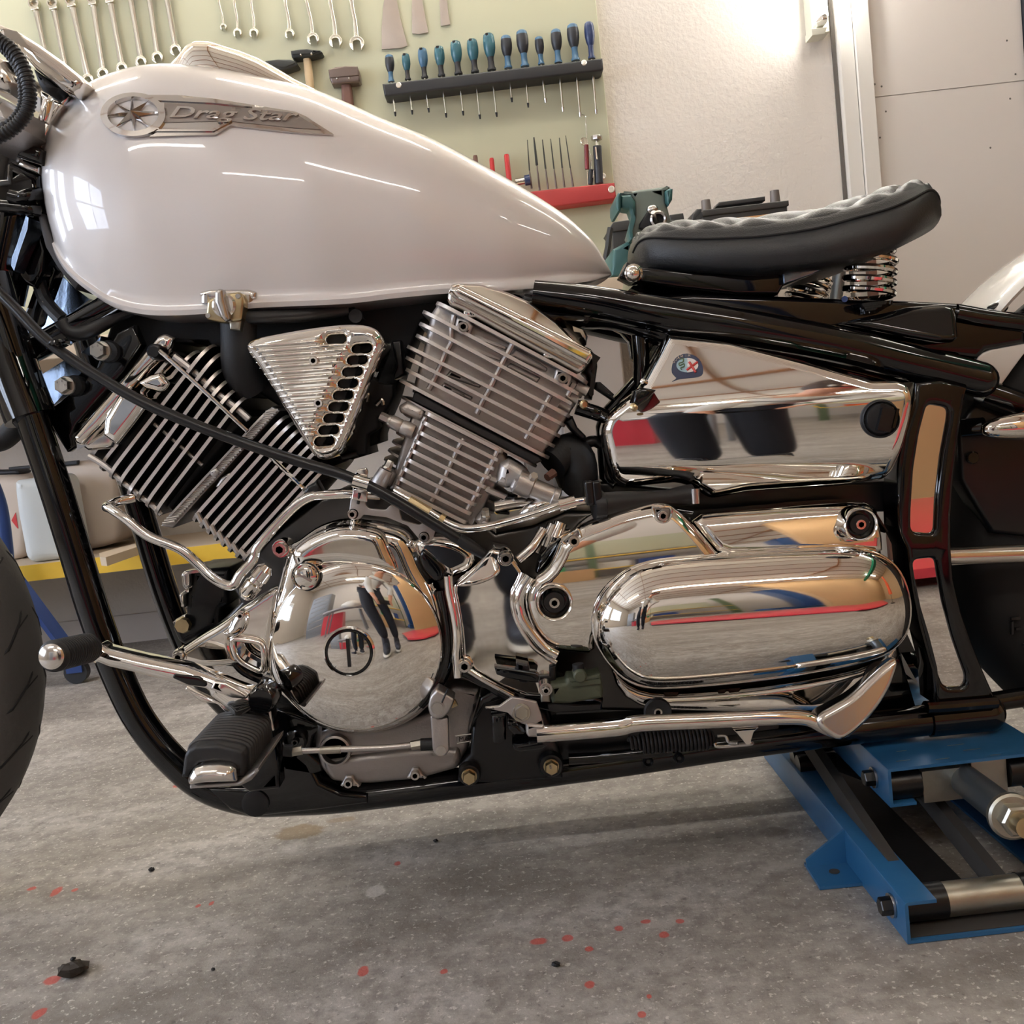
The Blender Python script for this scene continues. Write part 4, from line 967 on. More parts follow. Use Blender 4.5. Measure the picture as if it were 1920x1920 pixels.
# chrome dash on top of the tank
rings = []
for x, y, w in ((306, 113, .016), (318, 106, .03), (335, 94, .042), (350, 77, .05), (367, 70, .054), (393, 72, .056), (417, 80, .056), (450, 90, .055), (483, 103, .052), (520, 124, .047), (550, 142, .042), (600, 166, .033), (640, 184, .022)):
    p = P(x, y, YC-.02); zb = ZT(p.x)-.03
    rings.append([Vector((p.x, YC + w*math.cos(PI*k/16), zb + (p.z-zb)*math.sin(PI*k/16)**.8)) for k in range(17)])
MB().loft(rings).obj('dash_console', 'chrome', TANK, 60)
st = c('E3', (445, 0), (475, 150), (540, 400), (680, 640), (900, 915), (965, 832), (800, 640), (660, 400), (565, 170), (515, 0))
MB().pprism(st, 1.25, 1.39, .003).obj('rubber_strip', 'grey_rubber', TANK)
# petcock
PC = MB().pprism(rounded(c('C1', (1120, 1640), (1180, 1625), (1400, 1625), (1445, 1640), (1440, 1680), (1380, 1692), (1180, 1690), (1120, 1665)), 4), 1.185, 1.22, .004).obj('petcock', 'chrome_dull', BIKE)
MB().pprism(rounded(c('C1', (1165, 1690), (1230, 1655), (1350, 1640), (1372, 1690), (1360, 1800), (1250, 1815), (1155, 1795)), 6), 1.165, 1.2, .003).obj('petcock_body', 'zinc_gold', PC)
MB().lathe(P(*c1('C1', 1262, 1718), 1.165), NY, [(M(22, 1.16), 0), (M(22, 1.16), .002), (M(18, 1.16), .004), (0, .004)], 28).obj('petcock_dial', 'chrome_dull', PC)
MB().pprism(rounded(c('C1', (1205, 1640), (1225, 1622), (1250, 1625), (1262, 1700), (1290, 1800), (1262, 1808), (1235, 1780), (1205, 1700)), 3), 1.148, 1.163, .004).obj('lever', 'steel', PC)
for x, y in ((1340, 1667), (1172, 1775)):
    MB().lathe(P(*c1('C1', x, y), 1.165), NY, [(M(5, 1.16), 0), (M(4.6, 1.16), .002), (0, .002)], 14).obj('screw', 'steel', PC)
for x in (1165, 1400):
    MB().tube([P(*c1('C1', x, 1660), 1.19), P(*c1('C1', x, 1705), 1.19)], .006, 10).obj('petcock_bolt', 'steel', PC)
MB().pprism(c('C1', (1285, 1800), (1360, 1800), (1350, 1860), (1290, 1855)), 1.17, 1.2, .003).obj('petcock_outlet', 'dirty_steel', PC)
ftube([c1('C1', 1375, 1785)+(1.19,), c1('C1', 1480, 1785)+(1.19,), c1('C1', 1700, 1775)+(1.2,), c1('C1', 1950, 1740)+(1.22,)], M(12.5, 1.19), 14).obj('fuel_hose', 'rubber', BIKE)
# ---- seat: lofted along its length
sp_top = [(1183, 470), (1190, 450), (1205, 437), (1240, 424), (1290, 419), (1345, 417), (1400, 413), (1487, 404), (1553, 391), (1613, 372), (1660, 357), (1700, 349), (1722, 358), (1738, 376), (1747, 396)]
sp_seam = [(1183, 474), (1190, 456), (1205, 448), (1240, 449), (1290, 451), (1345, 450), (1400, 447), (1487, 434), (1553, 416), (1613, 399), (1660, 380), (1700, 362), (1722, 366), (1738, 382), (1747, 399)]
sp_bot = [(1180, 485), (1182, 500), (1200, 506), (1240, 508), (1290, 512), (1345, 514), (1400, 515), (1487, 506), (1553, 496), (1613, 478), (1660, 457), (1700, 438), (1722, 424), (1738, 412), (1747, 402)]
sw = [.03, .05, .068, .085, .1, .112, .122, .134, .138, .136, .126, .105, .085, .06, .03]
def crs(L, n=5): return cr([Vector((a[0], a[1], w)) for a, w in zip(L, sw)], n, False)
T_, S_, B_ = crs(sp_top), crs(sp_seam), crs(sp_bot)
rings, quilt, seam = [], [], []
N = len(T_)
for i in range(N):
    w = T_[i].z; pt = P(T_[i].x, T_[i].y, YC-w*.35); ps = P(S_[i].x, S_[i].y, YC-w*.92); pb = P(B_[i].x, B_[i].y, YC-w*.95)
    xm = pt.x
    half = [(w*.55, pb.z-.001), (w*.9, pb.z+.0005), (w*.985, pb.z+(ps.z-pb.z)*.18), (w*1.0, pb.z+(ps.z-pb.z)*.5), (w*.98, pb.z+(ps.z-pb.z)*.82), (w*.935, ps.z-.0004), (w*.922, ps.z+.0012)]
    for k in range(1, 10):
        a = PI/2*k/9; half.append((w*.9*math.cos(a)**.8, ps.z + (pt.z-ps.z)*1.02*math.sin(a)**.8))
    rings.append([Vector((xm, YC-y, z)) for y, z in half] + [Vector((xm, YC+y, z)) for y, z in half[::-1][1:]])
    seam.append(Vector((xm, YC-w*.938, ps.z)))
SEAT = MB().loft(rings).obj('seat', 'leather', BIKE, 50)
MB().tube(seam, .0016, 6).obj('seat_piping', 'thread', SEAT)
# diamond quilting on the seat top: padded pillows as their own layer
qm = MB(); nU, nV = 120, 44
def top_pt(u, v):                  # u along, v across -1..1
    f = u*(N-1); i = min(int(f), N-2); t = f-i
    def pt_(i):
        w = T_[i].z*.9; pt = rings[i][15].z; zs_ = rings[i][6].z
        a = math.acos(max(-1, min(1, abs(v)**1.25))); return Vector((rings[i][0].x, YC+w*v, zs_+(pt-zs_)*math.sin(a)**.8))
    return pt_(i).lerp(pt_(i+1), t)
for i in range(nU+1):
    for j in range(nV+1):
        u = .045+.9*i/nU; v = -1+2*j/nV; p = top_pt(u, v)
        d1, d2 = abs(math.sin(PI*(u*9.5+v*1.6))), abs(math.sin(PI*(u*9.5-v*1.6)))
        h = .0085*(min(d1, d2)**.55)*min(1, (1-abs(v))*6, (u-.045)*20, (.945-u)*25)
        qm.v.append((p.x, p.y, p.z+h-.0034 - (.003 if abs(v) > .985 else 0)))
for i in range(nU):
    for j in range(nV):
        a = i*(nV+1)+j; qm.f.append((a, a+1, a+nV+2, a+nV+1)); qm.m.append(0)
qm.obj('quilted_top', 'leather', SEAT, 60)
MB().pprism([(1200, 500), (1300, 510), (1400, 514), (1500, 503), (1600, 480), (1660, 456), (1700, 440), (1690, 446), (1640, 468), (1560, 500), (1470, 535), (1460, 552), (1380, 552), (1280, 541), (1215, 532), (1195, 528)], 1.235, 1.40, .004).obj('seat_pan', 'black_gloss', SEAT)
MB().pprism(c('G8', (270, 380), (600, 330), (1000, 180), (1010, 205), (860, 290), (560, 430), (280, 525)), 1.225, 1.234, .002).obj('seat_bracket', 'blue_sheen_metal', SEAT)
MB().ball(P(1187, 513, 1.2), M(14, 1.2), (1, .8, 1)).lathe(P(1187, 513, 1.215), NY, [(.010, 0), (.0105, .006), (.008, .008)], 18).obj('acorn_nut', 'chrome', BIKE)
MB().pprism(c('G2', (215, 900), (280, 760), (400, 820), (410, 950), (330, 960)), 1.225, 1.26, .003).obj('seat_hinge', 'black_gloss', BIKE)
# seat springs
def helix(p0, p1, R0, R1, turns, r, name, n=26):
    ax = (p1-p0); L = ax.length; ax.normalize(); u = ax.cross(Vector((0, 1, 0))).normalized(); w = ax.cross(u); pts = []
    K = int(turns*n)
    for i in range(K+1):
        t = i/K; a = -2*PI*turns*t; R = R0+(R1-R0)*t
        if t > .8: R = R1 + (R0*.78-R1)*(t-.8)/.2 if R1 > R0*.9 else R
        pts.append(p0+ax*L*t+(u*math.cos(a)+w*math.sin(a))*R)
    return MB().tube(pts, r, 8).obj(name, 'chrome', BIKE)
Ys = 1.235
helix(P(1628, 562, Ys), P(1634, 462, Ys), M(44, Ys), M(44, Ys), 5.0, M(6, Ys), 'seat_spring')
Y2 = 2*YC-Ys
helix(P(1508, 572, Y2), P(1524, 510, Y2), M(36, Y2), M(36, Y2), 4.6, M(4.6, Y2), 'seat_spring')
for i in range(4):
    q = P(1628, 570+i*4, Ys); MB().lathe(q, (0, 0, -1), [(M(44-i*8, Ys), 0), (M(42-i*8, Ys), .004)], 24).obj('spring_seat', 'black_gloss', BIKE)
MB().lathe(P(1625, 481, Ys), NY, [(.006, 0), (.005, .004), (0, .004)], 12).obj('spring_bolt', 'zinc_gold', BIKE)
# ---- front end at the left edge
MB().pprism(c('E1', (-100, 300), (0, 345), (200, 420), (550, 640), (900, 890), (1190, 1130), (1262, 1215), (1200, 1330), (1085, 1410), (860, 1300), (470, 990), (300, 790), (170, 620), (-100, 560)), 1.2, 1.44, .012).obj('handlebar_clamp', 'chrome', BIKE)
MB().pprism(c('E1', (470, 1000), (860, 1300), (800, 1370), (700, 1390), (600, 1330), (540, 1230)), 1.21, 1.4, .008).obj('clamp_bush', 'black_matt', BIKE)
MB().pprism(c('E1', (560, 1310), (700, 1395), (870, 1310), (1080, 1420), (880, 1760), (760, 1700), (560, 1580)), 1.24, 1.4, .01).obj('top_yoke', 'chrome', BIKE)
a, b = P(*c1('E1', 735, 1500), 1.2), P(*c1('E1', 660, 1830), 1.2); d = (b-a); R = M(10.5, 1.2)
MB().lathe(a, d, [(R*.55, .004), (R*.8, 0), (R, .002), (R, d.length*.9), (R*.9, d.length)], 26).obj('fork_cap', 'chrome', BIKE)
MB().pprism(c('E1', (800, 1500), (945, 1570), (880, 1640), (740, 1850), (700, 1800)), 1.22, 1.26, .003).obj('yoke_bolt', 'chrome', BIKE)
MB().pprism(c('E2', (530, 150), (760, 255), (630, 640), (330, 480)), 1.235, 1.4, .005).obj('lower_yoke', 'chrome_dull', BIKE)
MB().pprism(c('E2', (120, 600), (330, 490), (640, 640), (600, 860), (420, 800), (120, 700)), 1.22, 1.4, .008).obj('steering_bearing', 'black_gloss', BIKE)
MB().pprism(c('E2', (300, 770), (580, 900), (575, 1010), (400, 940), (250, 870)), 1.24, 1.4, .004).obj('yoke_plate', 'chrome_dull', BIKE)
MB().pprism(c('E2', (60, 850), (120, 800), (400, 930), (590, 1010), (600, 1540), (640, 1580), (560, 1600), (-200, 1450), (-200, 1080), (60, 1060)), 1.25, 1.4, .01).obj('steering_head', 'black_gloss', BIKE)
ftube([c1('E2', -100, 1480)+(1.24,), c1('E2', 150, 1500)+(1.24,), c1('E2', 400, 1530)+(1.24,), c1('E2', 580, 1560)+(1.25,)], .0075, 12).obj('brake_line', 'black_gloss', BIKE)
ftube([c1('E2', 150, 1340)+(1.235,), c1('E2', 300, 1370)+(1.235,), c1('E2', 420, 1330)+(1.235,), c1('E2', 590, 1310)+(1.25,)], .008, 12).obj('wiring_loom', 'black_gloss', BIKE)
MB().pprism(c('E1', (-200, 1350), (0, 1440), (280, 1600), (280, 1900), (120, 2060), (-200, 2200)), 1.17, 1.3, .02).obj('headlight_bracket', 'case_grey', BIKE)
MB().pprism(c('E1', (-200, 760), (0, 840), (60, 870), (260, 1240), (100, 1380), (-200, 1300)), 1.22, 1.36, .015).obj('handlebar_riser', 'chrome_dull', BIKE)
pts = cr([P(*c1('E1', x, y), 1.1) for x, y in ((-160, 480), (-20, 600), (150, 720), (290, 900), (390, 1120), (440, 1340), (440, 1540), (380, 1720), (260, 1870), (100, 1990), (-100, 2080))], 14, False)
rr = M(13, 1.1); MB().tube(pts, [rr*(1 if (i//2) % 2 else .84) for i in range(len(pts))], 14).obj('corrugated_hose', 'rubber', BIKE)
pts = cr([P(*c1('E1', x, y), 1.115) for x, y in ((-160, 640), (60, 760), (200, 930), (300, 1120), (330, 1330), (330, 1530), (260, 1700), (140, 1830), (-100, 1960))], 14, False)
MB().tube(pts, [rr*.6*(1 if (i//2) % 2 else .82) for i in range(len(pts))], 12).obj('corrugated_hose', 'rubber', BIKE)
# front wheel
q = P(73, 1290, YC); WR = .335; wc = Vector((P(75, 1248, YC).x - WR*.997, YC, WR+.001))
prof = [(.60, -.052), (.72, -.058), (.84, -.062), (.91, -.058), (.955, -.046), (.985, -.026), (1.0, 0), (.985, .026), (.955, .046), (.91, .058), (.84, .062), (.72, .058), (.60, .052)]
mb = MB().lathe(wc, (0, 1, 0), [(r*WR, h) for r, h in prof] + [(.60*WR, -.052)], 120).mi(1)
for k in range(26):                # tread grooves as dark sipes lying in the tread
    for j, (h0, h1, da) in enumerate(((-.05, -.012, .16), (-.034, -.002, .05), (.012, .05, -.16))):
        a0 = 2*PI*k/26 + j*.08; line = []
        for m in range(9):
            t = m/8; h = h0+(h1-h0)*t; r = WR*float(np.interp(h, [p[1] for p in prof], [p[0] for p in prof]))-.0014; a = a0+da*t
            line.append(wc+Vector((math.cos(a)*r, h, math.sin(a)*r)))
        mb.tube(line, [.0006]+[.0026 if j != 1 else .002]*7+[.0006], 6)
FW = mb.obj('front_wheel', ['tire', 'tire_dark'], BIKE, 60)
MB().lathe(wc, (0, 1, 0), [(.56*WR, -.04), (.61*WR, -.05), (.61*WR, .05), (.56*WR, .04), (.56*WR, -.04)], 60).lathe(wc, (0, 1, 0), [(.03, -.06), (.03, .06)], 24).obj('rim', 'chrome', FW)
mb = MB()
for k in range(18):
    a = 2*PI*k/18; u = Vector((math.cos(a), 0, math.sin(a))); mb.tube([wc+u*.028+Vector((0, (-1)**k*.045, 0)), wc+u*.57*WR], .0022, 6)
mb.obj('spokes', 'chrome', FW)
for s in (-1, 1):                  # fork legs from the yokes to the axle
    MB().tube([Vector((wc.x+.28, YC+s*.095, 1.0)), Vector((wc.x, YC+s*.095, wc.z))], .021, 20).obj('fork_leg', 'chrome', BIKE)
MB().tube([wc+Vector((0, -.11, 0)), wc+Vector((0, .11, 0))], .009, 12).obj('front_axle', 'steel', BIKE)
# ---- rear wheel, fender, indicator
RR = .345; rc = Vector((P(1764, 1100, YC).x+RR*.985, YC, RR+.004))
prof2 = [(.5, -.07), (.7, -.082), (.85, -.085), (.93, -.078), (.975, -.055), (1, 0), (.975, .055), (.93, .078), (.85, .085), (.7, .082), (.5, .07)]
RW = MB().lathe(rc, (0, 1, 0), [(r*RR, h) for r, h in prof2]+[(.5*RR, -.07)], 120).obj('rear_wheel', 'tire_dark', BIKE, 60)
MB().lathe(rc, (0, 1, 0), [(.46*RR, -.05), (.52*RR, -.066), (.52*RR, .066), (.46*RR, .05), (.46*RR, -.05)], 60).obj('rim', 'chrome', RW)
mb = MB()
for x, y, w, h in ((700, 1060, 60, 12), (700, 1090, 14, 80), (730, 1130, 40, 12), (780, 1235, 30, 12)):
    mb.pprism([c1('E8', *p) for p in ((x, y), (x+w, y-6), (x+w, y+h), (x, y+h+4))], 1.233, 1.237)
mb.obj('sidewall_blocks', 'black_matt', RW)
mb = MB(); rings = []                # white fender over the rear wheel
for i in range(40):
    a = math.radians(142 - i*2.6); R = .39; w = .078
    cen = Vector((rc.x-.01, YC, rc.z+.002)); u = Vector((math.cos(a), 0, math.sin(a)))
    rings.append([cen+u*(R - .01*abs(math.cos(PI*k/12))**3.0)+Vector((0, -w*math.cos(PI*k/12), 0)) for k in range(13)] + [cen+u*(R-.004 - .01*abs(math.cos(PI*k/12))**3.0)+Vector((0, -(w-.003)*math.cos(PI*k/12), 0)) for k in range(12, -1, -1)])
FEND = mb.loft(rings).obj('rear_fender', 'white_fender', BIKE, 60)
MB().pprism(c('E7', (1140, 340), (1180, 250), (1260, 190), (1380, 140), (1920, 40), (2100, 10), (2100, 60), (1920, 215), (1730, 470), (1530, 750), (1450, 740), (1450, 560), (1330, 430)), 1.236, 1.25, .002).obj('fender_skirt', 'white_fender', BIKE)
ftube([(1840, 735, 1.22), (1880, 748, 1.22), (1960, 778, 1.22)], .0165, 16).obj('rear_strut', 'black_gloss', BIKE)
MB().pprism([(1830, 750), (1960, 800), (1960, 1010), (1860, 1000), (1800, 900), (1795, 800)], 1.228, 1.26, .006).obj('swing_arm_plate', 'black_satin', BIKE)
MB().lathe(P(1822, 858, 1.226), NY, [(M(12, 1.22), 0), (M(12, 1.22), .004), (M(10, 1.22), .005), (0, .005)], 22).obj('plate_bolt', 'black_gloss', BIKE)
MB().ptube([(1775, 1043, 1.2), (1840, 1041, 1.2), (1960, 1037, 1.2)], M(18, 1.2), 20, 3).obj('axle_tube', 'chrome_dull', BIKE)
MB().ptube([(1850, 1318, 1.215), (1900, 1310, 1.215), (1970, 1300, 1.215)], .012, 14, 3).obj('swing_arm', 'black_gloss', BIKE)
MB().ptube([(1805, 803, 1.215), (1845, 800, 1.2)], .011, 12, 0).obj('indicator_stem', 'black_gloss', BIKE)
a, b = P(1841, 806, 1.185), P(1935, 798, 1.185); ax = b-a; L = ax.length
IND = MB().lathe(a, ax, [(0, 0), (M(9, 1.185), L*.02), (M(16, 1.185), L*.14), (M(21, 1.185), L*.32), (M(25, 1.185), L*.6), (M(27.5, 1.185), L*.88)], 32).obj('indicator', 'chrome', BIKE, 50)
MB().lathe(a+ax*.86, ax, [(M(28.5, 1.185), 0), (M(28.5, 1.185), L*.1), (M(24, 1.185), L*.25), (M(12, 1.185), L*.34), (0, L*.36)], 32).obj('indicator_lens', 'orange_lens', IND)
# ---------------------------------------------------------------- the engine
def fin(mb, p1, p2, Yf, Yb, t, rad=.02, front=True):
    # thin cooling fin seen edge on: front edge runs p1-p2, depth Yf..Yb, corners rounded
    a, b = P(*p1, Yf), P(*p2, Yf); u = (b-a); L = u.length; u.normalize(); n = Vector((-u.z, 0, u.x))*(t/2)
    pl = rounded([Vector((0, Yf)), Vector((L, Yf)), Vector((L, Yb)), Vector((0, Yb))], rad, 6)
    top = [a+u*p.x+Vector((0, p.y-Yf, 0))+n for p in pl]; bo = [a+u*p.x+Vector((0, p.y-Yf, 0))-n for p in pl]
    k = len(pl); bs = len(mb.v); mb.v += [tuple(p) for p in top+bo]
    m0 = mb.cur
    for i in range(k):
        j = (i+1) % k; dy = abs(pl[j].y-pl[i].y); edge = pl[i].y < Yf+rad*1.2 and pl[j].y < Yf+rad*1.2
        mb.f.append((bs+i, bs+j, bs+k+j, bs+k+i)); mb.m.append(1 if (edge and front) else m0)
    mb.f.append(tuple(bs+i for i in range(k))); mb.f.append(tuple(bs+k+i for i in range(k))[::-1]); mb.m += [m0, m0]
    return a, b
def rib(mb, pts, Y, w, back=.03):   # short casting ribs crossing the fin gaps
    for a, b in zip(pts[:-1], pts[1:]):
        A, B = P(*a, Y), P(*b, Y); mb.tube([A, B], w, 8, False)
mat('fin_black', (22, 21, 21), .5, .2)
# black mass between tank and engine (air box, coil brackets, carburettors)
MB().pprism([(215, 585), (480, 575), (640, 568), (845, 550), (850, 590), (790, 600), (770, 650), (752, 700), (742, 735), (737, 752), (720, 790), (712, 815), (712, 830), (690, 838), (693, 852), (660, 862), (600, 858), (520, 760), (430, 700), (390, 640), (330, 640), (260, 700), (200, 740), (150, 830), (140, 800), (180, 690)], 1.275, 1.37, .004).obj('intake_box', 'black_matt', BIKE)
ftube([(447, 590, 1.2), (448, 640, 1.2), (450, 690, 1.205), (470, 730, 1.22)], M(33, 1.2), 20).obj('intake_hose', 'black_matt', BIKE)
MB().pprism(c('C5', (1230, 500), (1300, 490), (1330, 760), (1250, 800), (1240, 760), (1265, 700)), 1.23, 1.26, .003).obj('carburettor_bracket', 'black_satin', BIKE)
MB().pprism(c('C5', (870, 250), (930, 225), (1000, 320), (960, 345), (900, 330)), 1.22, 1.25, .003).obj('coil_bracket', 'black_satin', BIKE)
MB().lathe(P(*c1('C5', 950, 305), 1.22), NY, [(.009, 0), (.008, .004), (0, .004)], 12).obj('coil_bolt', 'dark_alu', BIKE)
mb = MB(); mb.pprism(c('C5', (1040, 800), (1240, 840), (1245, 930), (1180, 1050), (1120, 1100), (1135, 1170), (1100, 1200), (1040, 1240), (1030, 1390), (930, 1400), (850, 1440), (830, 1400), (940, 1150), (1000, 960)), 1.23, 1.26, .004)
mb.obj('carburettor', 'black_matt', BIKE)
ftube([c1('C5', 840, 1410)+(1.22,), c1('C5', 960, 1380)+(1.22,)], M(7, 1.22), 12, 0).obj('carburettor_screw', 'black_satin', BIKE)
ftube([c1('C5', 1105, 1000)+(1.226,), c1('C5', 1150, 960)+(1.226,), c1('C5', 1165, 1000)+(1.226,)], .003, 8).obj('throttle_spring', 'steel', BIKE)
# ---- front cylinder
L = [(550, 1045), (610, 1112), (672, 1165), (732, 1218), (790, 1280), (850, 1312), (907, 1352), (968, 1402)]
R = [(1130, 380), (1240, 330), (1345, 290), (1397, 345), (1402, 450), (1442, 520), (1490, 580), (1557, 630)]
Yf, Yb = 1.185, 1.44
mb = MB()
for i, (a, b) in enumerate(zip(L, R)): fin(mb, c1('C4', *a), c1('C4', *b), Yf+(.02 if i < 2 else 0), Yb, M(6.5, Yf), .028)
hd = mb.obj('cylinder_head', ['fin_black', 'fin_edge'], BIKE, 40)
MB().pprism(c('C4', (640, 1080), (1080, 480), (1190, 420), (1320, 500), (1600, 760), (1100, 1370), (800, 1230)), 1.215, 1.41, .01).obj('head_core', 'black_matt', hd)
mb = MB(); rib(mb, c('C4', (570, 1010), (625, 1040), (690, 1085), (745, 1135), (800, 1185), (865, 1235), (920, 1280), (985, 1330), (1040, 1385)), 1.2, M(6, 1.2))
rib(mb, c('C4', (1120, 370), (1200, 430), (1270, 490), (1330, 550), (1400, 610), (1470, 665), (1540, 720), (1600, 775)), 1.2, M(7, 1.2))
mb.obj('cast_posts', 'cast_alu', hd)
mb = MB(); rib(mb, c('C4', (985, 800), (1060, 860), (1120, 915), (1180, 965), (1235, 1015), (1300, 1070)), 1.2, M(3.5, 1.2)); mb.obj('cast_posts', 'cast_alu', hd)
mb = MB()
a1, b1 = c1('C4', 1030, 1460), c1('C4', 1745, 690); fin(mb, a1, b1, Yf, Yb, M(4, Yf), .03)
for i in range(46):                 # toothed joint band between head and barrel
    t = .02+.95*i/46; A = P(a1[0]+(b1[0]-a1[0])*t, a1[1]+(b1[1]-a1[1])*t, Yf+.004); d = (P(*c1('C4', 1090, 1470), Yf+.004)-P(*a1, Yf+.004)); mb.cur = 1
    mb.tube([A, A+d*1.0+Vector((.004, 0, .004))], .0016, 5)
gk = mb.obj('joint_band', ['case_grey', 'grey_alu'], BIKE)
MB().pprism(c('C4', (1030, 1462), (1745, 695), (1800, 720), (1110, 1475)), 1.192, 1.42, .002).obj('band_core', 'case_grey', gk)
L2 = [(1212, 1445), (1257, 1487), (1303, 1527), (1348, 1567), (1395, 1607), (1440, 1643), (1488, 1682), (1535, 1700)]
mb = MB()
for i, a in enumerate(L2):
    b = (a[0]+(610 if i < 6 else 560), a[1]-(690 if i < 6 else 620)); fin(mb, c1('C4', *a), c1('C4', *b), Yf+.003, Yb-.01, M(6.5, Yf), .028)
br = mb.obj('cylinder_barrel', ['fin_black', 'fin_edge'], BIKE, 40)
MB().pprism(c('C4', (1260, 1400), (1700, 900), (1850, 980), (2040, 1180), (1590, 1690), (1530, 1680)), 1.215, 1.40, .01).obj('barrel_core', 'black_matt', br)
mb = MB()
for i, (a, b) in enumerate(zip(L2[:-1], L2[1:])):
    A = c1('C4', a[0]+55, a[1]-70); B = c1('C4', b[0]+40, b[1]-50); q = (P(*A, 1.19)+P(*B, 1.19))/2; mb.tube([P(*A, 1.19), P(*B, 1.19)], M(5.5, 1.19), 8)
mb.obj('cast_posts', 'grey_alu', br)
mb = MB().pprism(rounded(c('C4', (1340, 1110), (1385, 1085), (1412, 1110), (1380, 1150), (1355, 1145)), 3), 1.183, 1.21, .003); mb.pprism(rounded(c('C4', (1380, 1210), (1420, 1150), (1480, 1115), (1480, 1140), (1410, 1225)), 3), 1.19, 1.21, .003)
mb.obj('joint_lug', 'grey_alu', br)
# rocker cover of the front cylinder
RC = MB().pillow(xz(rounded(c('C4', (462, 885), (820, 470), (1010, 240), (1055, 222), (1120, 250), (1098, 320), (960, 455), (640, 830), (520, 945), (480, 930)), 5), 1.185), 1.183, 1.40, .008, .0035).obj('rocker_cover', 'chrome', BIKE, 60)
MB().pprism(c('C4', (470, 905), (500, 935), (640, 860), (1110, 330), (1140, 360), (840, 720), (720, 960), (560, 980), (520, 950)), 1.2, 1.40, .006).obj('rocker_base', 'chrome_dull', RC)
MB().pillow(xz(rounded(c('C4', (760, 605), (830, 585), (975, 645), (860, 800), (745, 945), (700, 915), (652, 880), (665, 770)), 5), 1.172), 1.17, 1.3, .010, .003).obj('rocker_cap', 'chrome', RC, 60)
MB().pillow(xz(rounded(c('C4', (880, 540), (960, 490), (1030, 470), (1092, 545), (1060, 590), (1020, 605), (930, 580)), 4), 1.178), 1.176, 1.3, .008, .003).obj('rocker_cap', 'chrome', RC, 60)
ftube([c1('C4', 1030, 345)+(1.165,), c1('C4', 1055, 360)+(1.162,), c1('C4', 1320, 600)+(1.16,), c1('C4', 1592, 852)+(1.158,)], M(4.2, 1.16), 10, 3).obj('vent_pipe', 'chrome', BIKE)
ftube([c1('C4', 1690, 965)+(1.16,), c1('C4', 1920, 1190)+(1.16,), c1('C4', 1990, 1255)+(1.165,)], M(4.2, 1.16), 10, 2).obj('vent_pipe', 'chrome', BIKE)
MB().lathe(P(*c1('C4', 1032, 348), 1.185), NY, [(.0095, 0), (.009, .02), (.006, .024), (0, .024)], 16).obj('vent_elbow', 'black_satin', BIKE)
MB().pprism(c('C5', (560, 1640), (640, 1590), (690, 1680), (600, 1720), (540, 1690)), 1.15, 1.17, .004).obj('pipe_clip', 'black_satin', BIKE)
# ---- rear cylinder
Yr, Yrb = 1.175, 1.43
HL = [((365, 243), (1480, 838)), ((265, 308), (1440, 935)), ((240, 394), (1385, 1003)), ((215, 480), (1350, 1085)), ((150, 562), (1315, 1150)), ((140, 642), (1280, 1228)), ((140, 730), (1240, 1302)), ((95, 808), (1198, 1386))]
mb = MB()
for i, (a, b) in enumerate(HL): fin(mb, c1('C6', *a), c1('C6', *b), Yr+(.004 if i in (1,) else 0), Yrb, M(6.4, Yr), .03)
h2 = mb.obj('cylinder_head', ['cast_alu', 'fin_edge'], BIKE, 40)
MB().pprism(c('C6', (390, 260), (1400, 800), (1440, 900), (1140, 1380), (560, 1090), (200, 900), (290, 560), (340, 330)), 1.198, 1.40, .008).obj('head_core', 'cast_alu', h2)
mb = MB()
for pts in (((505, 350), (485, 440), (485, 545), (440, 630), (408, 715), (368, 800), (322, 885)), ((925, 560), (875, 650), (832, 735), (790, 820), (752, 900), (712, 965), (668, 1060)), ((1195, 930), (1150, 1010), (1110, 1080), (1062, 1160), (1020, 1240)), ((1370, 840), (1320, 930))):
    rib(mb, c('C6', *pts), 1.19, M(5.5, 1.19))
mb.obj('cast_posts', 'cast_alu', h2)
mb = MB()
for pts in (((650, 490), (890, 580), (880, 600), (640, 500)), ((640, 580), (850, 660), (840, 680), (600, 580)), ((480, 740), (700, 850), (690, 875), (440, 790)), ((430, 830), (640, 940), (630, 960), (400, 880)), ((950, 590), (1180, 730), (1170, 760), (900, 640)), ((910, 690), (1130, 800), (1100, 840), (880, 720))):
    mb.pprism(rounded(c('C6', *pts), 3), 1.193, 1.21, .003)
mb.obj('cast_pads', 'cast_alu', h2)
for x, y in ((572, 435), (1285, 805)):
    q = P(*c1('C6', x, y), 1.185); b = MB(); e = [(x-68, y+8), (x-45, y-70), (x+40, y-55), (x+72, y-10), (x+45, y+60), (x-20, y+55)]
    b.pprism(rounded(c('C6', *e), 3), 1.18, 1.21, .003); b.obj('bolt_pad', 'cast_alu', h2)
    MB().sock(P(*c1('C6', x, y), 1.18), NY, M(9.5, 1.18), .007).obj('socket_bolt', 'steel', h2)
for x, y in ((1430, 880), (1360, 940), (1310, 1000)):
    A, B = P(*c1('C6', x-45, y-20), 1.2), P(*c1('C6', x+35, y+20), 1.2); MB().tube([A, B], M(10, 1.2), 14).obj('stud_boss', 'cast_alu', h2)
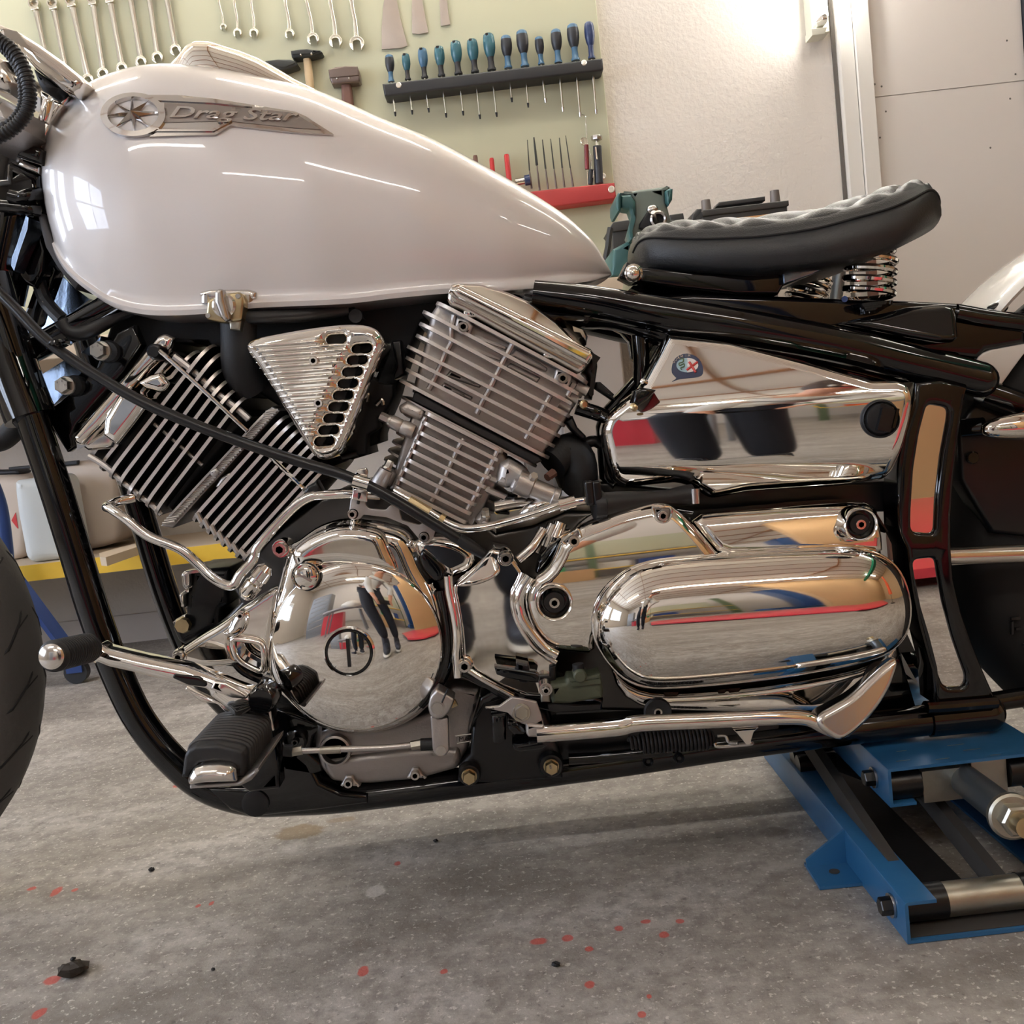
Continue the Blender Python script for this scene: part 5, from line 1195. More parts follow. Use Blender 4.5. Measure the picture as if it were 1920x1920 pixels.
# rocker cover
MB().pprism(rounded(c('C6', (452, 235), (470, 150), (520, 200), (880, 400), (1465, 705), (1440, 745), (1400, 770), (900, 500), (560, 315), (480, 285)), 5), 1.175, 1.40, .005).obj('rocker_base', 'chrome_dull', BIKE)
R2 = MB().pillow(xz(rounded(c('C6', (468, 165), (530, 135), (860, 300), (1500, 612), (1508, 650), (1465, 712), (1150, 545), (880, 405), (520, 225)), 4), 1.165), 1.163, 1.3, .006, .003).obj('rocker_cover', 'chrome', BIKE, 60)
base = P(*c1('C6', 500, 140), 1.17); e2 = P(*c1('C6', 1500, 610), 1.17); ue = (e2-base).normalized(); ne = Vector((-ue.z, 0, ue.x)); ne = ne if ne.z > 0 else -ne
pl = xz(rounded(c('C6', (462, 190), (480, 130), (520, 112), (700, 112), (890, 165), (1050, 232), (1250, 385), (1380, 530), (1505, 605), (1490, 615), (880, 310), (530, 140)), 3), 1.17)
fn = lambda x, z: max(0, (Vector((x, 0, z))-Vector((base.x, 0, base.z))).dot(ne))*1.1 + .0
MB().pillow(pl, 1.17, 1.34, .004, .004, fn).obj('rocker_top', 'chrome', R2, 60)
for x, y, w in ((640, 330, 42), (1215, 625, 60)):
    q = P(*c1('C6', x, y), 1.178); MB().ball(q, M(12, 1.175), (1.5, .35, .8)).obj('cover_dimple', 'chrome', R2)
MB().pprism(c('C6', (1290, 380), (1380, 430), (1440, 440), (1470, 500), (1460, 560), (1400, 480)), 1.19, 1.3, .006).obj('cover_bolt_boss', 'chrome_dull', R2)
MB().pprism(c('C6', (1380, 540), (1490, 590), (1535, 650), (1540, 720), (1520, 860), (1500, 960), (1470, 950), (1480, 800), (1440, 760), (1510, 660)), 1.2, 1.26, .006).obj('plug_lead_guard', 'black_satin', R2)
MB().pprism(c('C6', (1530, 830), (1560, 830), (1660, 920), (1650, 935), (1670, 965), (1640, 960), (1520, 880)), 1.22, 1.235, .003).obj('drain_tube', 'black_matt', BIKE)
ftube([c1('C6', 1385, 1010)+(1.2,), c1('C6', 1450, 1030)+(1.2,), c1('C6', 1530, 1055)+(1.2,), c1('C6', 1620, 1090)+(1.21,)], M(14, 1.2), 16).obj('intake_stub', 'black_gloss', BIKE)
q = P(*c1('C6', 1432, 990), 1.185); MB().lathe(q, (.3, -1, -.1), [(M(8, 1.185), 0), (M(8.5, 1.185), .004), (M(5, 1.185), .006), (0, .006)], 20).obj('clamp_ring', 'zinc_gold', BIKE)
# barrel with its gasket
mb = MB(); fin(mb, c1('C6', 108, 932), c1('C6', 1105, 1448), Yr+.006, Yrb-.01, M(5, Yr), .03); mb.pprism(c('C6', (215, 905), (240, 900), (560, 1085), (1120, 1370), (1140, 1400), (1085, 1425), (560, 1150), (200, 960)), 1.18, 1.40, .003)
mb.obj('head_gasket', ['dark_alu', 'grey_alu'], BIKE)
BL = [((292, 1048), (860, 1338)), ((270, 1115), (826, 1398)), ((243, 1188), (796, 1462)), ((214, 1252), (766, 1530)), ((185, 1318), (735, 1595)), ((155, 1383), (702, 1658)), ((125, 1448), (662, 1722)), ((95, 1517), (632, 1788)), ((65, 1582), (602, 1852))]
mb = MB()
for a, b in BL: fin(mb, c1('C6', *a), c1('C6', *b), 1.17, 1.3, M(7, 1.17), .012)
for i, (a, b) in enumerate(BL[1:8]):
    ext = 150 if i < 6 else 110
    fin(mb, c1('C6', a[0]-ext, a[1]-60), c1('C6', b[0]+130, b[1]+70), 1.195, 1.42, M(4.5, 1.195), .04)
b2 = mb.obj('cylinder_barrel', ['cast_alu', 'fin_edge'], BIKE, 40)
MB().pprism(c('C6', (215, 1010), (880, 1340), (900, 1420), (640, 1880), (40, 1600), (120, 1300)), 1.186, 1.40, .006).obj('barrel_core', 'case_grey', b2)
mb = MB()
for pts in (((575, 1240), (535, 1300), (505, 1370), (472, 1440), (440, 1510), (405, 1570), (372, 1640), (340, 1690)), ((815, 1330), (785, 1390), (755, 1450), (725, 1515), (690, 1580), (660, 1645), (625, 1705), (590, 1770)), ((300, 1085), (270, 1150), (240, 1225), (210, 1300), (180, 1365), (150, 1435), (120, 1500), (95, 1570))):
    rib(mb, c('C6', *pts), 1.181, M(5, 1.178))
mb.obj('cast_posts', 'cast_alu', b2)
# cam chain tunnel blocks and tensioner
def lug(pts, Yf_, Yb_, name, m='cast_alu', bev=.006, par_=b2):
    return MB().pprism(rounded(c('C6', *pts), 5), Yf_, Yb_, bev).obj(name, m, par_)
lug(((100, 1005), (170, 960), (290, 1020), (290, 1080), (250, 1110), (110, 1050)), 1.178, 1.26, 'chain_tunnel', 'cast_alu', .008)
for a, b, r in (((45, 1110), (125, 1150), 13), ((125, 1150), (215, 1190), 14)):
    A, B = P(*c1('C6', *a), 1.182), P(*c1('C6', *b), 1.182); MB().tube([A, A.lerp(B, .1), A.lerp(B, .9), B], [M(r*.9, 1.182), M(r, 1.182), M(r, 1.182), M(r*.9, 1.182)], 18).obj('tunnel_boss', 'cast_alu', b2)
A = P(*c1('C6', 45, 1110), 1.182); B = P(*c1('C6', 0, 1088), 1.182); MB().hexb(A, B-A, M(9, 1.18), .013, 1.15).obj('hex_bolt', 'bolt_silver', b2)
A, B = P(*c1('C6', -15, 1560), 1.176), P(*c1('C6', 60, 1480), 1.176)
MB().tube([P(*c1('C7', 0, 0), 1.2)]*0 + [P(*c1('G7', 760, 1520), 1.176), P(*c1('G7', 800, 1440), 1.174), P(*c1('G7', 910, 1230), 1.174)], [M(15, 1.176), M(16, 1.176), M(13, 1.176)], 18).obj('tunnel_boss', 'cast_alu', b2)
MB().hexb(P(*c1('G7', 915, 1215), 1.174), P(*c1('G7', 960, 1120), 1.174)-P(*c1('G7', 915, 1215), 1.174), M(8, 1.17), .011).obj('hex_bolt', 'bolt_silver', b2)
MB().pprism(rounded(c('G7', (690, 1430), (830, 1180), (1040, 1260), (1060, 1330), (960, 1520)), 6), 1.178, 1.3, .008).obj('barrel_foot', 'cast_alu', b2)
lug(((830, 1420), (900, 1380), (1000, 1440), (1060, 1500), (1030, 1560), (960, 1560), (880, 1600), (800, 1560)), 1.172, 1.26, 'chain_tunnel', 'cast_alu', .01)
lug(((900, 1590), (940, 1520), (985, 1540), (960, 1620), (930, 1640)), 1.168, 1.26, 'tensioner_flange')
A, Bq, Cc, D = (P(*c1('C6', *p), 1.165) for p in ((950, 1575), (1210, 1690), (1250, 1650), (1290, 1680)))
ax = (P(*c1('C6', 1250, 1668), 1.165)-P(*c1('C6', 960, 1545), 1.165)); s0 = P(*c1('C6', 960, 1545), 1.165); ln = ax.length
MB().lathe(s0, ax, [(M(24, 1.165), 0), (M(24, 1.165), ln*.35), (M(19, 1.165), ln*.38), (M(18.5, 1.165), ln*.86), (M(20, 1.165), ln*.88), (M(20, 1.165), ln*1.0), (M(14, 1.165), ln*1.03), (0, ln*1.03)], 26).obj('tensioner_body', 'grey_alu', b2)
MB().hexb(P(*c1('C6', 1060, 1540), 1.16), (P(*c1('C6', 1085, 1500), 1.15)-P(*c1('C6', 1060, 1540), 1.16)), M(8.5, 1.16), .012).obj('hex_bolt', 'bolt_silver', b2)
lug(((650, 1830), (700, 1760), (770, 1800), (760, 1860), (690, 1880)), 1.17, 1.24, 'barrel_foot', 'cast_alu', .008)
for x, y in ((735, 1800),):
    MB().hexb(P(*c1('C6', x, y), 1.168), (0, -.5, 1), M(8, 1.17), .01).obj('hex_bolt', 'bolt_silver', b2)
for pts in (((850, 1640), (930, 1660), (970, 1640), (940, 1700), (850, 1710)), ((800, 1740), (900, 1760), (910, 1790), (800, 1780))):
    lug(pts, 1.185, 1.26, 'barrel_bracket', 'black_satin', .003)
lug(((730, 1480), (930, 1560), (900, 1600), (740, 1540)), 1.18, 1.26, 'cast_pads')
lug(((720, 1570), (900, 1650), (870, 1690), (730, 1630)), 1.18, 1.26, 'cast_pads')
# rear intake boot
MB().ptube([c1('G6', 190, 500)+(1.21,), c1('G6', 330, 380)+(1.22,), c1('G6', 460, 440)+(1.22,), c1('G6', 500, 620)+(1.22,), c1('G6', 490, 760)+(1.23,)], M(33, 1.22), 24).obj('intake_boot', 'black_matt', BIKE)
MB().pprism(c('G6', (240, 330), (330, 210), (440, 180), (560, 280), (660, 400), (690, 560), (690, 700), (600, 800), (420, 840), (300, 790), (240, 640)), 1.225, 1.29, .012).obj('intake_boot', 'black_matt', BIKE)
MB().pprism(c('G6', (330, 60), (420, 0), (470, 120), (560, 210), (560, 270), (460, 210), (400, 150)), 1.2, 1.24, .005).obj('boot_clamp', 'black_satin', BIKE)
MB().lathe(P(*c1('G6', 215, 600), 1.19), (-.6, -.5, -.3), [(M(9, 1.19), 0), (M(8, 1.19), .012), (0, .012)], 8).obj('hose_plug', 'dark_wood', BIKE)
ftube([c1('G6', 560, 290)+(1.23,), c1('G6', 640, 265)+(1.23,), c1('G6', 720, 300)+(1.23,)], M(11, 1.23), 14).obj('breather_hose', 'black_satin', BIKE)
MB().pprism([(1120, 800), (1130, 770), (1195, 700), (1230, 640), (1240, 640), (1160, 790), (1150, 860), (1160, 905), (1150, 920), (1128, 900)], 1.222, 1.25, .006).obj('cover_bracket', 'black_gloss', BIKE)
# ---- triangular carburettor cover with ribs and slots
cp = c('C5', (75, 560), (85, 510), (150, 470), (330, 435), (560, 395), (800, 365), (960, 362), (1060, 378), (1130, 420), (1172, 500), (1160, 560), (1080, 760), (1000, 960), (900, 1220), (840, 1350), (790, 1400), (720, 1432), (650, 1425), (600, 1390), (480, 1190), (330, 940), (180, 700))
cps = ch(cp, 2)
CC = MB(); inn = xz(ch(c('C5', (110, 560), (118, 515), (330, 460), (560, 420), (800, 395), (960, 400), (1020, 420), (1050, 470), (1060, 530), (980, 730), (900, 920), (780, 1220), (720, 1340), (650, 1360), (600, 1320), (480, 1130), (330, 880), (200, 690)), 2), 1.138)
slots = []
for x0_, x1_, y in ((725, 850, 483), (925, 1055, 556), (888, 1018, 646), (850, 980, 738), (815, 942, 830), (778, 905, 923), (742, 868, 1013), (703, 832, 1103), (663, 793, 1197), (630, 757, 1285)):
    slots.append(xz(rounded(c('C5', (x0_, y-20), (x1_, y-32), (x1_, y+18), (x0_, y+30)), 6.5, 4), 1.138))
CC.pillow(xz(cps, 1.138), 1.136, 1.21, .013, .004, None, 0, True, 1.0, slots)
CCo = CC.obj('carburettor_cover', 'chrome', BIKE, 60)
cb = BVHTree.FromPolygons([v.co for v in CCo.data.vertices], [tuple(p.vertices) for p in CCo.data.polygons])
MB().pprism(inset and [(p.x, p.y) for p in [Vector(q) for q in ch(c('C5', (120, 560), (330, 470), (800, 410), (1050, 470), (700, 1340), (600, 1300)), 1)]], 1.155, 1.16).obj('cover_backing', 'black_matt', CCo)
ys = [516, 560, 600, 645, 690, 740, 785, 830, 880, 925, 972, 1015, 1060, 1105, 1152, 1198, 1240, 1285]
mb = MB()
for i, y in enumerate(ys):
    y_at = lambda x, y=y: y + (380-x)*.075 + 6
    xl = float(np.interp(y, [516, 560, 690, 880, 1130, 1300], [128, 122, 200, 330, 480, 588])); xr_ = float(np.interp(y, [500, 556, 646, 738, 830, 923, 1013, 1103, 1197, 1285], [700, 900, 862, 826, 790, 752, 716, 678, 640, 612]))
    if xr_-xl < 40: continue
    line = []
    for k in range(9):
        x = xl+(xr_-xl)*k/8; line.append(hit(*c1('C5', x, y_at(x)), cb, .0005))
    mb.tube(line, [.0006]+[M(3.9, 1.14)]*7+[.001], 8)
mb.obj('cover_ribs', 'chrome', CCo, 60)
for x, y in ((622, 655), (660, 985)): MB().sock(P(*c1('C5', x, y), 1.135), NY, M(8.5, 1.135), .0065).obj('socket_bolt', 'chrome_dull', CCo)
mb = MB(); solid_text(mb, 'DPM', M(12.5, 1.136), lambda x, y, h: hit(*c1('C5', 878, 500), cb, 0) + RGT*x*.9 + UPV*(y+x*.05) - Vector((0, .0002+h, 0)), .0004); mb.obj('engraved_mark', 'case_grey', CCo)
# ---- crankcase body
cc = [(432, 1098), (460, 1060), (500, 1010), (545, 975), (600, 935), (690, 905), (720, 905), (790, 930), (870, 955), (930, 1000), (1000, 985), (1060, 960), (1100, 960), (1240, 950), (1330, 985), (1640, 965), (1668, 1100), (1690, 1230), (1640, 1310), (1500, 1335), (1200, 1335), (1010, 1330), (905, 1340), (870, 1395), (858, 1440), (664, 1473), (612, 1455), (590, 1420), (560, 1400), (515, 1350), (500, 1300), (480, 1260), (420, 1250), (360, 1240), (338, 1225), (420, 1160), (450, 1130)]
mat('crank_dark', (84, 82, 80), .3, 1, bump=.2, bscale=60)
CK = MB().pprism(cc, 1.205, 1.43, .006).obj('crankcase', 'crank_dark', BIKE)
MB().pprism(rounded(c('D6', (-260, 560), (0, 740), (300, 700), (560, 600), (620, 480), (720, 400), (930, 430), (925, 520), (870, 720), (850, 830), (760, 1010), (470, 1085), (150, 1120), (0, 1120), (-150, 1100), (-230, 1000), (-270, 850)), 8), 1.176, 1.24, .008).obj('lower_case', 'case_grey', CK)
MB().pprism(rounded(c('D6', (-210, 950), (0, 920), (400, 870), (770, 860), (790, 960), (760, 1010), (470, 1090), (150, 1115), (0, 1120), (-150, 1095), (-200, 1020)), 8), 1.168, 1.2, .008).obj('sump_cover', 'case_grey', CK)
R_ = M(27, 1.17); q = P(*c1('D5', 1492, 778), 1.176)
MB().lathe(q, NY, [(R_, 0), (R_*1.15, .004), (R_*1.1, .012), (R_*.95, .013), (R_*.88, .008), (R_*.86, -.01)], 36).obj('drain_ring', 'grey_alu', CK)
MB().lathe(q, NY, [(R_*.88, .002), (0, .002)], 30).obj('drain_recess', 'black_matt', CK)
for k, (x, y) in (('D5', (1605, 1085)), ('D6', (457, 1040))):
    MB().pprism(rounded(c(k, *[(x+dx*(1 if k == 'D5' else .8), y+dy*(1 if k == 'D5' else .8)) for dx, dy in ((-85, 45), (-50, -10), (-30, -55), (30, -55), (55, -10), (110, 45))]), 4), 1.163, 1.19, .003).obj('bolt_pad', 'grey_alu', CK)
    MB().sock(P(*c1(k, x, y), 1.163), NY, M(9, 1.163), .008).obj('socket_bolt', 'steel', CK)
mb = MB(); solid_text(mb, 'MADE', M(13, 1.176), lambda x, y, h: P(*c1('D6', 768, 806), 1.176)+RGT*x+UPV*(y+x*.04)-Vector((0, .0002+h, 0)), .001); mb.obj('cast_lettering', 'dark_alu', CK)
fr_ = c('D6', (746, 768), (872, 752), (880, 800), (758, 822)); mb = MB().tube([P(*p, 1.1755) for p in fr_], .0009, 6, False, True); mb.obj('cast_frame', 'grey_alu', CK)
# ---- round cover with its two inspection caps
MB().pillow(xz(cr([(498, 1235), (503, 1160), (520, 1095), (538, 1030), (560, 1012), (600, 985), (650, 972), (720, 980), (770, 1000), (800, 1060), (832, 1120), (842, 1190), (832, 1270), (800, 1330), (740, 1368), (660, 1380), (590, 1362), (540, 1320), (508, 1280)], 4), 1.15), 1.138, 1.21, .024, .006).obj('clutch_case', 'chrome', CK, 70)
MB().pillow(xz(cr([(545, 1040), (565, 1015), (610, 992), (650, 985), (700, 990), (722, 1003), (735, 1030), (750, 1075), (700, 1070), (640, 1062), (590, 1066), (560, 1075)], 4), 1.134), 1.13, 1.17, .016, .004).obj('case_bulge', 'chrome', CK, 70)
RCx, RCy, RRp = 671, 1211, 158
o = P(RCx, RCy, 1.14); R0 = M(RRp, 1.14)
prof = [(R0*1.03, -.02), (R0*1.03, .004), (R0*1.02, .008), (R0*.995, .0095)]
for i in range(1, 26):
    s = 1-i/25; prof.append((R0*.985*s, (.0095+.0145*(1-s**3.2))))
CV = MB().lathe(o, NY, prof, 96).obj('clutch_cover', 'chrome', BIKE, 70)
o2 = P(655, 1222, 1.1155); r2 = M(48, 1.1)
MB().lathe(o2, NY, [(r2*1.02, -.012), (r2*1.04, .0), (r2*1.02, .003), (r2*.97, .0035), (r2*.95, .001)], 48).obj('cap_rim', 'chrome', CV)
MB().lathe(o2, NY, [(r2*.96, .001), (r2*.87, .0012)], 48).obj('cap_seal', 'black_gloss', CV)
MB().lathe(o2, NY, [(r2*.87, .001), (r2*.84, .004), (r2*.5, .006), (0, .0068)], 48).obj('inspection_cap', 'chrome', CV, 60)
MB().box(o2+Vector((-.0016, -.0085, -r2*.55)), o2+Vector((.0022, -.005, r2*.6)), Matrix.Rotation(math.radians(3), 3, 'Y')).obj('cap_slot', 'black_satin', CV)
o3 = P(574, 1080, 1.128); r3 = M(25, 1.126)
MB().lathe(o3, NY, [(r3, -.02), (r3, .006), (r3*.93, .008), (r3*.86, .006), (r3*.6, .008), (0, .009)], 40).obj('inspection_cap', 'chrome', CV, 60)
MB().lathe(o3, NY, [(r3*1.05, 0), (r3*1.06, .004), (r3*1.0, .004)], 40).obj('cap_seal', 'black_matt', CV)
MB().box(o3+Vector((-r3*.6, -.0105, -.0012)), o3+Vector((r3*.6, -.008, .0012)), Matrix.Rotation(math.radians(36), 3, 'Y')).obj('cap_slot', 'steel', CV)
# left wing of the case cover
wg = ch(c('G5', (70, 1360), (190, 1280), (420, 1120), (700, 960), (900, 800), (950, 750), (1110, 650), (1240, 560), (1420, 440), (1560, 420), (1500, 700), (1440, 900), (1400, 1200), (1420, 1400), (1500, 1600), (1520, 1720), (1280, 1720), (1000, 1500), (700, 1560), (200, 1560), (90, 1480)), 2)
wh = ch(c('G5', (850, 1170), (930, 1165), (1220, 1200), (1290, 1300), (1300, 1640), (1100, 1560), (930, 1450), (870, 1300)), 2)
MB().pillow(xz(wg, 1.158), 1.155, 1.21, .009, .005, None, 0, True, 1.0, [xz(wh, 1.158)]).obj('side_wing', 'chrome', CK, 60)
MB().tube([P(*p[:2], 1.156) for p in wh], M(6, 1.156), 8, False, True).obj('wing_opening_lip', 'chrome', CK, 60)
MB().pprism(wh, 1.186, 1.19).obj('wing_inner_plate', 'mirror_plate', CK)
MB().ptube([c1('G5', 850, 1180)+(1.162,), c1('G5', 870, 1420)+(1.162,), c1('G5', 1000, 1600)+(1.165,), c1('G5', 1250, 1730)+(1.165,)], M(9, 1.16), 10).obj('wing_lower_edge', 'black_gloss', CK)
MB().pillow(xz(ch(c('G5', (800, 1020), (850, 870), (940, 780), (1060, 780), (1090, 900), (1040, 1050), (900, 1160), (760, 1150), (690, 1080)), 2), 1.15), 1.147, 1.18, .009, .004).obj('wing_boss', 'chrome', CK, 60)
for x, y, Rr, Yq in ((980, 835, 5.5, 1.147), (122, 1412, 9, 1.155)):
    q = P(*c1('G5', x, y), Yq); MB().lathe(q+Vector((0, .02, 0)), NY, [(M(Rr*1.7, Yq), 0), (M(Rr*1.7, Yq), .018), (M(Rr*1.5, Yq), .021)], 24).obj('bolt_boss', 'chrome', CK)
    MB().sock(q+Vector((0, -.001, 0)), NY, M(Rr*1.15, Yq), .006).obj('socket_bolt', 'chrome_dull', CK)
q = P(*c1('G5', 1110, 430), 1.15)
A, B = P(*c1('G5', 1010, 590), 1.15), P(*c1('G5', 1270, 260), 1.15)
MB().lathe(A, B-A, [(M(10, 1.15), 0), (M(17, 1.15), .006), (M(18, 1.15), .02), (M(15, 1.15), .022), (M(15, 1.15), .026), (M(18, 1.15), .028), (M(17, 1.15), .040), (M(9, 1.15), .046), (0, .046)], 28).obj('oil_union', 'chrome', CK)
D2b = [(('D2', 484, 498), 13, 1.15), (('D2', 1005, 245), 8.5, 1.138), (('D2', 1518, 410), 8.5, 1.138), (('D3', 645, 640), 11.5, 1.128), (('D3', 350, 1412), 12, 1.13)]
for (k, x, y), Rr, Yq in D2b:
    q = P(*c1(k, x, y), Yq); MB().lathe(q+Vector((0, .03, 0)), NY, [(M(Rr*1.35, Yq), 0), (M(Rr*1.35, Yq), .028), (M(Rr*1.2, Yq), .03), (M(Rr, Yq), .03)], 26).obj('bolt_boss', 'chrome', CK)
    MB().sock(q, NY, M(Rr, Yq), .007).obj('socket_bolt', 'chrome_dull', CK)
# chrome swoop right of the clutch cover, divider
MB().pillow(xz(ch(c('D2', (1430, 430), (1560, 400), (1760, 420), (1900, 520), (1870, 640), (1790, 680), (1690, 720), (1560, 620), (1450, 540)), 2), 1.15), 1.147, 1.2, .012, .004).obj('case_shoulder', 'chrome', CK, 70)
MB().pprism(ch(c('D2', (1490, 500), (1540, 510), (1680, 640), (1660, 720), (1590, 740), (1480, 600)), 2), 1.138, 1.16, .004).obj('shoulder_recess', 'black_gloss', CK)
dv = cr([P(*c1('D2', x, y), 1.128) for x, y in ((1690, 690), (1700, 800), (1720, 900), (1740, 1000), (1755, 1130), (1750, 1280), (1760, 1420))], 5, False)
MB().tube(dv, M(8.5, 1.13), 14).obj('case_divider', 'chrome', CK, 60)
dv = cr([P(*c1('D2', x, y), 1.15) for x, y in ((1640, 790), (1670, 950), (1690, 1110), (1690, 1260), (1640, 1420), (1560, 1520), (1480, 1610))], 5, False)
MB().tube(dv, M(14, 1.15), 14).obj('case_divider', 'black_gloss', CK, 60)
# flat polished sprocket cover in the middle
sc_ = ch(c('D3', (258, 850), (300, 790), (400, 720), (480, 640), (545, 565), (590, 585), (650, 582), (710, 650), (790, 770), (740, 860), (720, 960), (750, 1080), (830, 1230), (920, 1330), (1010, 1385), (1010, 1640), (720, 1630), (330, 1400), (320, 1200), (290, 1000)), 1)
MB().pillow(xz(sc_, 1.14), 1.137, 1.2, .005, .006).obj('sprocket_cover', 'chrome', BIKE, 60)
pts = ch(c('D3', (268, 840), (340, 790), (440, 700), (548, 566), (600, 700), (610, 740), (560, 790), (440, 835), (330, 845)), 2)
yt = P(*c1('D3', 440, 560), 1.13).z; yb_ = P(*c1('D3', 440, 840), 1.13).z
MB().pillow(xz(pts, 1.128), 1.122, 1.16, .006, .004, lambda x, z: .9*max(0, z-yb_)*.55).obj('sprocket_cover_brow', 'chrome', BIKE, 60)
rb = cr([P(*c1('D3', x, y), 1.128) for x, y in ((770, 745), (735, 830), (700, 900), (700, 990), (725, 1080), (790, 1200), (870, 1300), (1010, 1390))], 6, False)
MB().tube(rb, M(5, 1.128), 12).obj('sprocket_cover_rib', 'chrome', BIKE, 60)
rb = cr([P(*c1('D3', x, y), 1.122) for x, y in ((820, 770), (770, 850), (745, 920), (745, 1000), (775, 1090), (850, 1200), (930, 1290), (1015, 1340))], 6, False)
MB().tube(rb, M(9.5, 1.122), 16).obj('sprocket_cover_rib', 'chrome', BIKE, 60)
MB().tube(cr([P(*c1('D3', x, y), 1.133) for x, y in ((340, 1420), (480, 1510), (700, 1630))], 4, False), M(6, 1.133), 10).obj('case_divider', 'chrome', BIKE, 60)
MB().tube(cr([P(*c1('D3', x, y), 1.138) for x, y in ((300, 1440), (430, 1500), (560, 1570), (720, 1670))], 4, False), M(11, 1.138), 10).obj('case_divider', 'black_gloss', BIKE, 60)
# big chrome cover behind the oval
rc_ = c('D3', (1040, 520), (1150, 430), (1300, 370), (1500, 300), (1700, 255)) + c('D4', (430, 132), (485, 145), (540, 185), (620, 250), (700, 320), (790, 300), (1200, 240), (1590, 130), (1640, 160), (1660, 260), (1680, 440), (1600, 700), (900, 900), (200, 900), (60, 870)) + c('D3', (1290, 1345), (1150, 1335), (1010, 1320), (930, 1280), (850, 1190), (790, 1040), (775, 900), (830, 790), (940, 720), (1000, 620))
rc2 = c('D3', (1040, 520), (1150, 430), (1300, 370), (1500, 300), (1700, 255)) + c('D4', (430, 132), (485, 145), (540, 185), (640, 290), (760, 440), (1000, 460), (900, 900), (200, 900), (60, 870)) + c('D3', (1290, 1345), (1150, 1335), (1010, 1320), (930, 1280), (850, 1190), (790, 1040), (775, 900), (830, 790), (940, 720), (1000, 620))
zc = P(1080, 1105, 1.125).z
bow = lambda x, z: 1.9*max(0, z-zc)**2 + 1.4*max(0, zc-z)**2
TC = MB().pillow(xz(ch(rc2, 1), 1.128), 1.12, 1.2, .014, .006, bow).obj('transmission_cover', 'chrome', BIKE, 70)
wing_ = c('D4', (590, 212), (900, 185), (1200, 158), (1585, 130), (1630, 150), (1655, 220), (1668, 300), (1675, 430), (1500, 420), (1200, 415), (950, 430), (760, 430), (670, 330))
zt_ = P(1450, 960, 1.13).z; zb2 = P(1450, 1030, 1.13).z
MB().pillow(xz(ch(wing_, 1), 1.132), 1.128, 1.2, .012, .005, lambda x, z: 3.2*max(0, z-zb2)**2 + 0.25*max(0, z-zb2)).obj('cover_wing', 'chrome', TC, 70)
for k, x, y, R1, Yq in (('D3', 995, 957, 32, 1.112), ('D4', 1535, 248, 30, 1.118)):
    q = P(*c1(k, x, y), Yq); r = M(R1, Yq)
    MB().lathe(q, NY, [(r*1.12, -.02), (r*1.1, .004), (r*1.02, .007), (r*.92, .006), (r*.88, -.004)], 40).obj('bolt_well', 'chrome', TC, 60)
    MB().lathe(q, NY, [(r*.9, -.004), (r*.66, -.003)], 36).obj('well_shadow', 'black_gloss', TC)
    MB().lathe(q, NY, [(r*.66, -.006), (r*.66, -.001), (r*.6, .001), (r*.3, .001)], 36).obj('washer', 'dark_alu', TC)
    MB().sock(q, NY, r*.33, .006).obj('socket_bolt', 'chrome_dull', TC)
for k, pts, bx_, by_, Rr in (('D3', ((1045, 520), (1170, 425), (1195, 500), (1185, 560), (1150, 582), (1110, 560)), 1135, 515, 10.5), ('D4', ((365, 150), (475, 152), (478, 200), (455, 235), (420, 240), (395, 225)), 425, 200, 9.5)):
    pl = rounded(c(k, *pts), 6); MB().pprism(pl, 1.128, 1.15, .003).obj('bolt_recess', 'case_grey', TC)
    MB().tube([P(p.x, p.y, 1.128) for p in pl], M(2.6, 1.128), 8, False, True).obj('recess_lip', 'chrome', TC)
    MB().sock(P(*c1(k, bx_, by_), 1.128), NY, M(Rr, 1.128), .007).obj('socket_bolt', 'chrome_dull', TC)
# oval cover
ov = c('D4', (38, 830), (48, 740), (90, 650), (160, 570), (260, 500), (400, 458), (650, 432), (900, 415), (1200, 395), (1450, 385), (1570, 395), (1680, 440), (1760, 520), (1808, 640), (1818, 760), (1790, 870), (1720, 950), (1620, 1000), (1400, 1055), (1100, 1105), (800, 1140), (500, 1165), (330, 1160), (210, 1110), (120, 1020), (60, 920))
ovp = resamp(xz(cr(ov, 3), 1.108), .004); s0_, s1_ = xz(c('D4', (350, 800), (1480, 715)), 1.09)
OV = MB().dome(ovp, s0_, s1_, 1.108, .040, 2.2, .62).prism(ovp, 1.108, 1.16).obj('oval_cover', 'chrome', TC, 75)
lp = [P(p.x, p.y, 1.116) for p in cr(ov, 3)]; MB().tube(lp, M(3.5, 1.112), 8, False, True).obj('oval_lip', 'chrome', TC, 60)
lw = c('D4', (120, 1010), (210, 1130), (330, 1190), (500, 1200), (900, 1170), (1300, 1110), (1600, 1040), (1740, 920), (1750, 960), (1660, 1110), (1560, 1220), (1400, 1300), (900, 1310), (480, 1300), (330, 1290), (180, 1200))
MB().pillow(xz(ch(lw, 1), 1.138), 1.133, 1.2, .01, .006, lambda x, z: .0).obj('lower_cover', 'chrome', TC, 70)
q = P(*c1('D4', 398, 1300), 1.128); r = M(27, 1.128); MB().lathe(q, NY, [(r, 0), (r, .003), (r*.9, .005), (r*.4, .003)], 32).obj('rubber_grommet', 'rubber', TC); MB().sock(q, NY, M(9, 1.128), .006).obj('socket_bolt', 'steel', TC)
q = P(*c1('D4', 1640, 1090), 1.13); MB().lathe(q, NY, [(M(26, 1.13), 0), (M(26, 1.13), .003), (M(20, 1.13), .004), (0, .002)], 30).obj('rubber_grommet', 'rubber', TC)
MB().pprism([(1150, 1010), (1300, 975), (1330, 985), (1640, 968), (1660, 1000), (1640, 950), (1300, 960), (1180, 940)], 1.19, 1.3, .004).obj('case_top', 'black_gloss', BIKE)
